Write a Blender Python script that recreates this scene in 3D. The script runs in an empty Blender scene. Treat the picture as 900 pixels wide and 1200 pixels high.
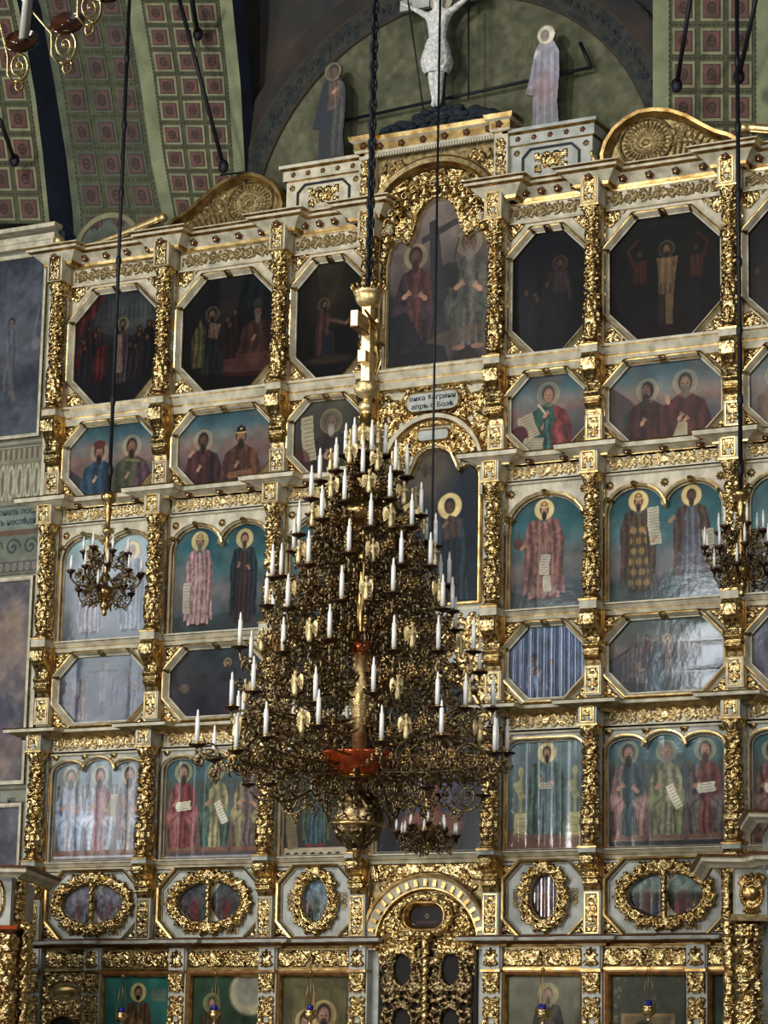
import bpy, bmesh, math, random
import numpy as np
from mathutils import Vector, Matrix
from mathutils.geometry import tessellate_polygon

random.seed(7)
SC = bpy.context.scene
COL = SC.collection
PI = math.pi
CAMZ = 1.6
# ------------------------------------------------------------------ camera
YAW, PITCH, ROLL = 0.49276773, 0.20823041, 0.01956165
FPX = 3188.93
CAM = np.array([20.4908, -40.0, CAMZ])

def cam_axes():
    cy, sy, cp, sp = math.cos(YAW), math.sin(YAW), math.cos(PITCH), math.sin(PITCH)
    f = np.array([-sy*cp, cy*cp, sp]); rt = np.array([cy, sy, 0.0]); up = np.cross(rt, f)
    cr, sr = math.cos(ROLL), math.sin(ROLL)
    return rt*cr+up*sr, -rt*sr+up*cr, f
RT, UP, FW = cam_axes()
cd = bpy.data.cameras.new('camera'); cam = bpy.data.objects.new('camera', cd); COL.objects.link(cam)
cd.sensor_fit = 'VERTICAL'; cd.sensor_height = 24.0; cd.lens = 24.0*FPX/1200.0
cd.clip_end = 300
M = Matrix.Identity(4)
for i in range(3):
    M[i][0] = RT[i]; M[i][1] = UP[i]; M[i][2] = -FW[i]; M[i][3] = CAM[i]
cam.matrix_world = M
SC.camera = cam

def at(x, y, Y=0.0):
    d = FW+RT*(x-450)/FPX+UP*(600-y)/FPX
    k = (Y-CAM[1])/d[1]
    p = CAM+d*k
    return Vector((float(p[0]), float(p[1]), float(p[2])))

def ray_at(x, y, dist):
    d = FW+RT*(x-450)/FPX+UP*(600-y)/FPX
    p = CAM+d*dist
    return Vector([float(v) for v in p])

# ------------------------------------------------------------------ light
SC.view_settings.view_transform = 'Standard'; SC.view_settings.look = 'None'
SC.view_settings.exposure = -0.2; SC.view_settings.gamma = 1.0
SC.view_settings.use_curve_mapping = False
w = bpy.data.worlds.new('world'); SC.world = w; w.use_nodes = True
bg = w.node_tree.nodes['Background']
bg.inputs[0].default_value = (0.75, 0.80, 0.82, 1); bg.inputs[1].default_value = 0.085

def area(name, loc, target, sx, sy, energy, color):
    l = bpy.data.lights.new(name, 'AREA'); l.shape = 'RECTANGLE'; l.size = sx; l.size_y = sy
    l.energy = energy; l.color = color
    o = bpy.data.objects.new(name, l); COL.objects.link(o); o.location = loc
    d = Vector(target)-Vector(loc)
    o.rotation_euler = d.to_track_quat('-Z', 'Y').to_euler()
    return o
# tall windows of the north wall (left of the nave), a high window, then added fill and sparkle lamps
DAY = (0.86, 0.94, 1.0)
area('window_and_fill_light', (-14, -11.2, 10.6), (0, -11.2, 9.5), 3.4, 8.0, 620, DAY)
area('window_and_fill_light', (-14, -35.5, 12.2), (0, -34.5, 11.0), 3.2, 8.0, 900, DAY)
area('window_and_fill_light', (-14, -49.0, 16.6), (0, -46.0, 15.0), 3.8, 5.0, 1900, DAY)
area('window_and_fill_light', (-5, -38.0, 24.0), (0, 0, 8.0), 2.6, 4.5, 6400, (1.0, 0.95, 0.86))
area('window_and_fill_light', (-8.9, -24.0, 6.4), (1, 0, 5.5), 2.0, 3.0, 1000, (1.0, 0.97, 0.92))  # low fill added for the lower rows, its reflection set on an oval
area('window_and_fill_light', (5, -46.0, 8.0), (0, 0, 8.0), 2.0, 4.0, 3600, (1.0, 0.95, 0.86))  # unseen low lamp added as front fill
area('window_and_fill_light', (17, -20.0, 12.0), (-1, 0, 8.0), 3.0, 7.0, 900, (0.95, 0.97, 1.0))  # unseen side lamp added as fill, also reaches the near chandelier
area('window_and_fill_light', (12, -30.0, 22.0), (0, 0, 9.0), 1.6, 3.0, 700, (1.0, 0.95, 0.88))  # small strong lamp added for sparkle on the gold
area('window_and_fill_light', (-11, -30.0, 5.0), (0, 0, 7.0), 1.2, 2.6, 500, (1.0, 0.93, 0.82))  # another small lamp added for gold glints
area('window_and_fill_light', (-9, -22.0, 20.0), (0, 0, 6.0), 2.0, 5.0, 500, (0.9, 0.96, 1.0))  # extra lamp added high on the left for glints and fill

# ------------------------------------------------------------------ materials
def lin(c):
    return tuple(((v/12.92) if v <= 0.04045 else ((v+0.055)/1.055)**2.4) for v in c)

def mat(name, col, col2=None, rough=0.6, metal=0.0, scale=6.0, bump=0.0, bscale=40.0, coat=0.0, detail=4.0, spec=0.5):
    m = bpy.data.materials.new(name); m.use_nodes = True; nt = m.node_tree; b = nt.nodes['Principled BSDF']
    b.inputs['Roughness'].default_value = rough; b.inputs['Metallic'].default_value = metal
    b.inputs['Coat Weight'].default_value = coat; b.inputs['Specular IOR Level'].default_value = spec
    c1 = lin(col)+(1,)
    tc = nt.nodes.new('ShaderNodeTexCoord')
    if col2 is not None:
        n = nt.nodes.new('ShaderNodeTexNoise'); n.inputs['Scale'].default_value = scale; n.inputs['Detail'].default_value = detail
        r = nt.nodes.new('ShaderNodeValToRGB'); r.color_ramp.elements[0].position = 0.35; r.color_ramp.elements[1].position = 0.65
        r.color_ramp.elements[0].color = c1; r.color_ramp.elements[1].color = lin(col2)+(1,)
        nt.links.new(tc.outputs['Object'], n.inputs['Vector']); nt.links.new(n.outputs['Fac'], r.inputs['Fac'])
        nt.links.new(r.outputs['Color'], b.inputs['Base Color'])
    else:
        b.inputs['Base Color'].default_value = c1
    if bump > 0:
        n2 = nt.nodes.new('ShaderNodeTexNoise'); n2.inputs['Scale'].default_value = bscale; n2.inputs['Detail'].default_value = 3
        bp = nt.nodes.new('ShaderNodeBump'); bp.inputs['Strength'].default_value = bump; bp.inputs['Distance'].default_value = 0.02
        nt.links.new(tc.outputs['Object'], n2.inputs['Vector']); nt.links.new(n2.outputs['Fac'], bp.inputs['Height'])
        nt.links.new(bp.outputs['Normal'], b.inputs['Normal'])
    return m

def vmat(name, rough=0.5, coat=0.0, crough=0.12, spec=0.5):
    m = bpy.data.materials.new(name); m.use_nodes = True; nt = m.node_tree; b = nt.nodes['Principled BSDF']
    a = nt.nodes.new('ShaderNodeAttribute'); a.attribute_name = 'paint'
    nt.links.new(a.outputs['Color'], b.inputs['Base Color'])
    b.inputs['Roughness'].default_value = rough; b.inputs['Coat Weight'].default_value = coat
    b.inputs['Coat Roughness'].default_value = crough; b.inputs['Specular IOR Level'].default_value = spec
    if coat > .5:                                  # uneven old varnish
        tc = nt.nodes.new('ShaderNodeTexCoord'); n2 = nt.nodes.new('ShaderNodeTexNoise'); n2.inputs['Scale'].default_value = 7; n2.inputs['Detail'].default_value = 4
        bp = nt.nodes.new('ShaderNodeBump'); bp.inputs['Strength'].default_value = .12; bp.inputs['Distance'].default_value = 0.01
        nt.links.new(tc.outputs['Object'], n2.inputs['Vector']); nt.links.new(n2.outputs['Fac'], bp.inputs['Height']); nt.links.new(bp.outputs['Normal'], b.inputs['Coat Normal'])
    return m

GOLD = mat('gold_leaf', (0.92, 0.82, 0.58), (0.42, 0.29, 0.15), rough=0.24, metal=1.0, scale=17, bump=0.4, bscale=28)
GOLDP = mat('pale_gold', (0.93, 0.84, 0.62), (0.80, 0.68, 0.45), rough=0.34, metal=0.85, scale=14, bump=0.3, bscale=30)
GOLDS = mat('smooth_gold', (0.84, 0.72, 0.48), (0.55, 0.42, 0.24), rough=0.28, metal=1.0, scale=5, bump=0.1)
BRONZE = mat('aged_brass', (0.64, 0.56, 0.41), (0.28, 0.22, 0.15), rough=0.28, metal=1.0, scale=16, bump=0.3, bscale=30)
BROWN = mat('brown_red_gilding', (0.42, 0.24, 0.13), (0.30, 0.17, 0.10), rough=0.45, metal=0.35, scale=7)
WHITE = mat('cream_paint', (0.84, 0.81, 0.72), (0.66, 0.64, 0.55), rough=0.5, scale=5, bump=0.15, bscale=12)
BLUEW = mat('blue_grey_paint', (0.72, 0.73, 0.71), (0.58, 0.60, 0.57), rough=0.5, scale=4, bump=0.15, bscale=12)
OLIVE = mat('olive_gilding', (0.60, 0.53, 0.36), (0.38, 0.31, 0.19), rough=0.42, metal=0.6, scale=14)
WOODG = mat('gilded_brown_wood', (0.58, 0.40, 0.20), (0.44, 0.29, 0.14), rough=0.4, metal=0.3, scale=10)
DARK = mat('recess_shade_black', (0.06, 0.055, 0.05), rough=0.8)  # black that stands in for the shade of a recess
BLACK = mat('dark_iron', (0.06, 0.07, 0.10), rough=0.55, metal=0.3)
CANDLE = mat('candle_white', (0.95, 0.95, 0.93), rough=0.35, coat=0.2)
AMBER = mat('red_enamel', (0.78, 0.33, 0.12), (0.58, 0.22, 0.08), rough=0.2, metal=0.55, scale=4, coat=0.6)
AMBERG = mat('amber_cup', (0.36, 0.20, 0.09), (0.20, 0.10, 0.05), rough=0.15, scale=20, coat=0.6)
PAN = mat('dark_bronze_pan', (0.26, 0.15, 0.10), (0.16, 0.09, 0.06), rough=0.35, metal=0.6)
BLUEG = mat('blue_glass', (0.10, 0.10, 0.55), rough=0.1, coat=0.8)
IVORY = mat('ivory_figure', (0.93, 0.86, 0.66), (0.80, 0.70, 0.48), rough=0.35, metal=0.35, scale=20)
INK = mat('dark_ink', (0.16, 0.17, 0.16), rough=0.6)
PAINT = vmat('icon_oil_paint', 0.5, 0.75, 0.09, spec=0.12)
PAINTM = vmat('icon_oil_paint_satin', 0.6, 0.10, 0.25, spec=0.15)
WALLP = vmat('wall_paint', 0.75, 0.0, spec=0.3)
BOARD = vmat('painted_board', 0.45, 0.2, 0.2)
PINK = mat('coffer_pink', (0.40, 0.26, 0.24), (0.30, 0.21, 0.20), rough=0.8, scale=4)
CGREEN = mat('coffer_green', (0.53, 0.52, 0.40), (0.42, 0.42, 0.32), rough=0.8, scale=3)
CGREEN2 = mat('coffer_light_border', (0.52, 0.54, 0.41), (0.40, 0.43, 0.32), rough=0.8, scale=2)
CDARK = mat('coffer_ornament', (0.20, 0.17, 0.11), rough=0.8)
COLV = mat('coffer_olive', (0.30, 0.31, 0.21), (0.22, 0.23, 0.16), rough=0.8, scale=6)
NAVY = mat('navy_paint', (0.10, 0.16, 0.24), (0.06, 0.10, 0.17), rough=0.8, scale=2)
MURAL = mat('dark_mural', (0.26, 0.21, 0.18), (0.12, 0.15, 0.16), rough=0.8, scale=1.1, detail=8)
ARCHB = mat('arch_band', (0.20, 0.21, 0.19), (0.08, 0.11, 0.12), rough=0.85, scale=7, detail=8)
FLOORM = mat('floor_stone', (0.45, 0.42, 0.38), (0.38, 0.35, 0.31), rough=0.5, scale=2)

# ------------------------------------------------------------------ mesh helpers
def link(name, me, parent=None, loc=(0, 0, 0), rot=None, scale=None):
    o = bpy.data.objects.new(name, me); COL.objects.link(o)
    o.location = loc
    if rot: o.rotation_euler = rot
    if scale: o.scale = scale
    if parent: o.parent = parent
    return o

def thing(name, label, cat, loc=(0, 0, 0), group=None, rotz=0.0):
    o = bpy.data.objects.new(name, None); COL.objects.link(o); o.empty_display_size = 0.1
    o.location = loc; o.rotation_euler = (0, 0, rotz); o['label'] = label; o['category'] = cat
    if group: o['group'] = group
    return o

def tag(o, label, cat, group=None):
    o['label'] = label; o['category'] = cat
    if group: o['group'] = group
    return o

def struct(name, me):
    o = link(name, me); o['kind'] = 'structure'; return o

def copy_tree(src, parent=None):
    c = src.copy(); COL.objects.link(c)
    if parent: c.parent = parent
    for ch in list(src.children):
        copy_tree(ch, c)
    return c

def text_mesh(body, size, mt, align='CENTER', extrude=.002, offset=.002):
    c = bpy.data.curves.new('lettering', 'FONT'); c.body = body; c.size = size; c.align_x = align; c.align_y = 'CENTER'; c.extrude = extrude; c.offset = offset
    t = bpy.data.objects.new('lettering', c); COL.objects.link(t); bpy.context.view_layer.update()
    me = bpy.data.meshes.new_from_object(t.evaluated_get(bpy.context.evaluated_depsgraph_get())); bpy.data.objects.remove(t)
    me.materials.clear(); me.materials.append(mt); return me

class MB:
    def __init__(s, mats):
        s.v = []; s.f = []; s.m = []; s.mats = mats; s.sm = []
    def add(s, vs, fs, m=0, smooth=False):
        o = len(s.v); s.v.extend([tuple(v) for v in vs])
        for i, f in enumerate(fs):
            s.f.append(tuple(a+o for a in f)); s.m.append(m[i] if isinstance(m, (list, tuple)) else m); s.sm.append(smooth)
        return s
    def box(s, x0, x1, y0, y1, z0, z1, m=0):
        v = [(x0,y0,z0),(x1,y0,z0),(x1,y1,z0),(x0,y1,z0),(x0,y0,z1),(x1,y0,z1),(x1,y1,z1),(x0,y1,z1)]
        return s.add(v, [(0,3,2,1),(4,5,6,7),(0,1,5,4),(1,2,6,5),(2,3,7,6),(3,0,4,7)], m)
    def prism(s, poly, y0, y1, m=0):      # polygon in XZ extruded over Y
        n = len(poly)
        v = [(a, y0, b) for a, b in poly]+[(a, y1, b) for a, b in poly]
        tri = tessellate_polygon([[Vector((a, b, 0)) for a, b in poly]])
        f = [tuple(t) for t in tri]+[tuple(i+n for i in t) for t in tri]
        f += [(i, (i+1) % n, (i+1) % n+n, i+n) for i in range(n)]
        return s.add(v, f, m)
    def sheet(s, outer, holes, y, m=0):
        polys = [[Vector((a, b, 0)) for a, b in outer]]+[[Vector((a, b, 0)) for a, b in h] for h in holes]
        tri = tessellate_polygon(polys)
        allv = [(a, y, b) for a, b in outer]
        for h in holes: allv += [(a, y, b) for a, b in h]
        return s.add(allv, [tuple(t) for t in tri], m)
    def sweep(s, path, prof, closed, place, segm=None, smooth=False):
        n = len(path); vs = []; rows = []
        for i in range(n):
            p = path[i]
            a = path[(i-1) % n] if (closed or i > 0) else None
            b = path[(i+1) % n] if (closed or i < n-1) else None
            def nrm(u, v_):
                dx, dy = v_[0]-u[0], v_[1]-u[1]; L = math.hypot(dx, dy) or 1e-9
                return (dy/L, -dx/L)
            if a is None: nn = nrm(p, b)
            elif b is None: nn = nrm(a, p)
            else:
                n1, n2 = nrm(a, p), nrm(p, b)
                sx, sy = n1[0]+n2[0], n1[1]+n2[1]; L2 = sx*sx+sy*sy
                k = 2.0/max(L2, 0.8); nn = (sx*k, sy*k)
            for (o, d) in prof: vs.append(place(p[0]+nn[0]*o, p[1]+nn[1]*o, d))
        m = len(prof); fs = []; ms = []
        for i in range(n if closed else n-1):
            j = (i+1) % n
            for k in range(m-1):
                fs.append((i*m+k, j*m+k, j*m+k+1, i*m+k+1)); ms.append(segm[k] if segm else 0)
        if not closed and m > 2:
            fs.append(tuple(range(m))); ms.append(0)
            fs.append(tuple((n-1)*m+k for k in reversed(range(m)))); ms.append(0)
        return s.add(vs, fs, ms, smooth)
    def lathe(s, prof, seg=20, m=0, c=(0, 0, 0), smooth=True, flute=None):
        vs = []; n = len(prof)
        for (r, z) in prof:
            for k in range(seg):
                a = 2*PI*k/seg; rr = r*(flute(a, z) if flute else 1)
                vs.append((c[0]+rr*math.cos(a), c[1]+rr*math.sin(a), c[2]+z))
        fs = []
        for i in range(n-1):
            for k in range(seg):
                fs.append((i*seg+k, i*seg+(k+1) % seg, (i+1)*seg+(k+1) % seg, (i+1)*seg+k))
        fs.append(tuple(reversed(range(seg)))); fs.append(tuple((n-1)*seg+k for k in range(seg)))
        return s.add(vs, fs, m, smooth)
    def tube(s, pts, r, seg=6, m=0, flat=1.0):
        pts = [Vector(p) for p in pts]; n = len(pts); vs = []
        for i, p in enumerate(pts):
            t = (pts[min(i+1, n-1)]-pts[max(i-1, 0)])
            if t.length < 1e-9: t = Vector((0, 0, 1))
            t.normalize()
            ref = Vector((0, 1, 0)) if abs(t.y) < 0.9 else Vector((1, 0, 0))
            a = t.cross(ref).normalized(); b = t.cross(a)
            rr = r[i] if isinstance(r, (list, tuple)) else r
            for k in range(seg):
                an = 2*PI*k/seg
                vs.append(p+a*rr*math.cos(an)+b*rr*math.sin(an)*flat)
        fs = [(i*seg+k, i*seg+(k+1) % seg, (i+1)*seg+(k+1) % seg, (i+1)*seg+k) for i in range(n-1) for k in range(seg)]
        fs += [tuple(reversed(range(seg))), tuple((n-1)*seg+k for k in range(seg))]
        return s.add(vs, fs, m, True)
    def ball(s, c, rx, ry, rz, m=0, seg=12, rings=8):
        vs = []; fs = []
        for i in range(rings+1):
            t = PI*i/rings; sr = max(math.sin(t), 0.02)
            for k in range(seg):
                a = 2*PI*k/seg
                vs.append((c[0]+rx*sr*math.cos(a), c[1]+ry*sr*math.sin(a), c[2]-rz*math.cos(t)))
        for i in range(rings):
            for k in range(seg):
                fs.append((i*seg+k, i*seg+(k+1) % seg, (i+1)*seg+(k+1) % seg, (i+1)*seg+k))
        return s.add(vs, fs, m, True)
    def mesh(s, name):
        me = bpy.data.meshes.new(name)
        me.from_pydata([tuple(v) for v in s.v], [], s.f)
        for m in s.mats: me.materials.append(m)
        me.polygons.foreach_set('material_index', s.m)
        me.polygons.foreach_set('use_smooth', s.sm)
        bm = bmesh.new(); bm.from_mesh(me); bmesh.ops.recalc_face_normals(bm, faces=bm.faces); bm.to_mesh(me); bm.free()
        me.update(); return me

def grid_mesh(name, P, keep, material, colors=None, smooth=True):
    """P (nz,nx,3) points, keep (nz-1,nx-1) faces"""
    nz, nx = P.shape[:2]
    idx = np.arange(nz*nx).reshape(nz, nx)
    f = np.stack([idx[:-1, :-1], idx[:-1, 1:], idx[1:, 1:], idx[1:, :-1]], -1)[keep]
    used = np.unique(f); remap = np.full(nz*nx, -1, np.int64); remap[used] = np.arange(len(used))
    f = remap[f]; V = P.reshape(-1, 3)[used]
    me = bpy.data.meshes.new(name)
    me.vertices.add(len(V)); me.vertices.foreach_set('co', V.astype(np.float32).ravel())
    me.loops.add(len(f)*4); me.loops.foreach_set('vertex_index', f.astype(np.int32).ravel())
    me.polygons.add(len(f)); me.polygons.foreach_set('loop_start', np.arange(0, len(f)*4, 4, dtype=np.int32))
    me.polygons.foreach_set('loop_total', np.full(len(f), 4, np.int32))
    me.polygons.foreach_set('use_smooth', np.full(len(f), smooth, bool))
    me.materials.append(material)
    me.update(calc_edges=True)
    if colors is not None:
        c = colors.reshape(-1, 3)[used]
        c = np.where(c <= 0.04045, c/12.92, ((np.clip(c, 0, 1)+0.055)/1.055)**2.4)
        ca = me.color_attributes.new('paint', 'FLOAT_COLOR', 'POINT')
        ca.data.foreach_set('color', np.concatenate([c, np.ones((len(c), 1))], 1).astype(np.float32).ravel())
    return me

# ------------------------------------------------------------------ carved relief
class Relief:
    def __init__(s, W, H, res=0.0125, wrap=False):
        s.W, s.Hh, s.wrap = W, H, wrap
        s.nx = max(4, int(W/res)+1); s.nz = max(4, int(H/res)+1)
        s.u = np.linspace(0, W, s.nx); s.v = np.linspace(0, H, s.nz)
        s.H = np.zeros((s.nz, s.nx))
    def _win(s, cx, cy, r):
        i0, i1 = np.searchsorted(s.u, [cx-r, cx+r]); j0, j1 = np.searchsorted(s.v, [cy-r, cy+r])
        if i1 <= i0 or j1 <= j0: return None
        U, V = np.meshgrid(s.u[i0:i1]-cx, s.v[j0:j1]-cy)
        return (slice(j0, j1), slice(i0, i1)), U, V
    def _cs(s, cx): return (cx-s.W, cx, cx+s.W) if s.wrap else (cx,)
    def dot(s, cx, cy, r, h):
        for x in s._cs(cx):
            w_ = s._win(x, cy, r)
            if w_ is None: continue
            sl, U, V = w_; d = 1-(U*U+V*V)/(r*r)
            s.H[sl] = np.maximum(s.H[sl], h*np.sqrt(np.clip(d, 0, 1)))
    def leaf(s, cx, cy, ang, L, wd, h):
        ca, sa = math.cos(ang), math.sin(ang)
        for x in s._cs(cx):
            w_ = s._win(x+ca*L/2, cy+sa*L/2, L*0.75+wd)
            if w_ is None: continue
            sl, U, V = w_; U = U+ca*L/2; V = V+sa*L/2
            a = (U*ca+V*sa)/L; t = -U*sa+V*ca
            a_ = np.clip(a, 0.001, 0.999)
            ws = wd*np.sin(PI*a_**0.8)**0.7*(1+0.22*np.sin(a_*22))
            q = 1-np.abs(t)/np.maximum(ws, 1e-5)
            hh = h*(0.35+0.65*np.clip(q, 0, 1)**0.6)*(0.75+0.4*np.sin(PI*a_))*(1-0.35*np.exp(-(t/(wd*0.16))**2))
            hh = np.where((a > 0) & (a < 1) & (q > 0), hh, 0)
            s.H[sl] = np.maximum(s.H[sl], hh)
    def stroke(s, pts, w0, h, w1=None):
        n = len(pts)
        for i, p in enumerate(pts):
            r = w0+(w1-w0)*i/(n-1) if w1 is not None else w0
            s.dot(p[0], p[1], r, h)
    def spiral(s, cx, cy, R, a0, sg, turns, w0, h, leaves=5):
        n = int(26*turns); pts = []
        for i in range(n+1):
            t = i/n; r = R*(1-0.86*t); a = a0+sg*2*PI*turns*t
            pts.append((cx+r*math.cos(a), cy+r*math.sin(a)))
        s.stroke(pts, w0, h, w0*0.6)
        for k in range(leaves):
            i = int(n*0.6*k/max(leaves, 1)); p = pts[i]; a = math.atan2(p[1]-cy, p[0]-cx)
            s.leaf(p[0], p[1], a+sg*0.7, R*0.55, R*0.2, h*0.85)
        s.dot(cx, cy, R*0.24, h*1.25)
    def rosette(s, cx, cy, r, h, n=8):
        for k in range(n): s.leaf(cx, cy, 2*PI*k/n, r, r*0.3, h*0.8)
        s.dot(cx, cy, r*0.3, h)
    def fill(s, n, L, h, rnd, x0=0, x1=None, y0=0, y1=None):
        x1 = s.W if x1 is None else x1; y1 = s.Hh if y1 is None else y1
        for k in range(n):
            l = L*rnd.uniform(0.6, 1.2)
            s.leaf(rnd.uniform(x0, x1), rnd.uniform(y0, y1), rnd.uniform(0, 2*PI), l, l*0.33, h*rnd.uniform(0.5, 1))
    def mesh(s, name, material, thr=0.003, mask=None, y=0.0, org=(0, 0)):
        U, V = np.meshgrid(s.u+org[0], s.v+org[1]); H = s.H.copy()
        H[0, :] = H[-1, :] = 0; H[:, 0] = H[:, -1] = 0
        if mask is not None: H = np.where(mask(U, V), H, 0)
        P = np.stack([U, y-H, V], -1)
        mx = np.maximum(np.maximum(H[:-1, :-1], H[1:, :-1]), np.maximum(H[:-1, 1:], H[1:, 1:]))
        keep = mx > thr
        if not keep.any(): keep[:] = True
        return grid_mesh(name, P, keep, material)
    def cyl(s, name, material, rad, squash=1.0):
        """wrap round Z, rad(v)->radius"""
        th = s.u/s.W*2*PI; R = np.array([rad(z) for z in s.v])[:, None]+s.H
        R[:, -1] = R[:, 0]
        P = np.stack([R*np.sin(th)[None], -R*np.cos(th)[None], np.repeat(s.v[:, None], s.nx, 1)], -1)
        return grid_mesh(name, P, np.ones((s.nz-1, s.nx-1), bool), material)

def foliage_frieze(W, H, seed, h=0.03, dense=1.0, res=0.0125):
    r = Relief(W, H, res); rnd = random.Random(seed)
    n = max(2, int(round(W/(H*1.15)/2))*2); st = W/n
    for i in range(n):
        left = i < n/2; sg = 1 if (i % 2 == 0) == left else -1
        cx = (i+0.5)*st; cy = H*0.5
        r.spiral(cx, cy, min(H*0.44, st*0.5), (-PI/2 if sg > 0 else PI/2), sg, 1.5, H*0.075, h, 4)
        r.leaf(cx, cy+H*0.1*sg, rnd.uniform(0, 6), H*0.3, H*0.1, h*0.8)
    for i in range(n+1):
        x = i*st
        for k in (-1, 1):
            r.leaf(x, H*0.5, k*PI/2+rnd.uniform(-.3, .3), H*0.44, H*0.12, h)
    r.rosette(W/2, H/2, H*0.36, h*1.4, 8)
    r.fill(int(5*dense*W/H/2), H*0.3, h*0.6, rnd)
    return r

def dense_foliage(W, H, seed, h=0.035, L=0.12, res=0.0125, sym=True):
    r = Relief(W, H, res); rnd = random.Random(seed)
    n = int(W*H/(L*L)*1.6)+4
    for k in range(max(2, n//8)):
        r.spiral(rnd.uniform(L*.5, W-L*.5), rnd.uniform(L*.5, H-L*.5), L*rnd.uniform(.45, .7), rnd.uniform(0, 6), rnd.choice((-1, 1)), 1.4, L*.11, h*.9, 5)
    r.fill(n, L, h, rnd)
    if sym:
        r.H = np.maximum(r.H, r.H[:, ::-1])*0.999
    return r
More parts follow.
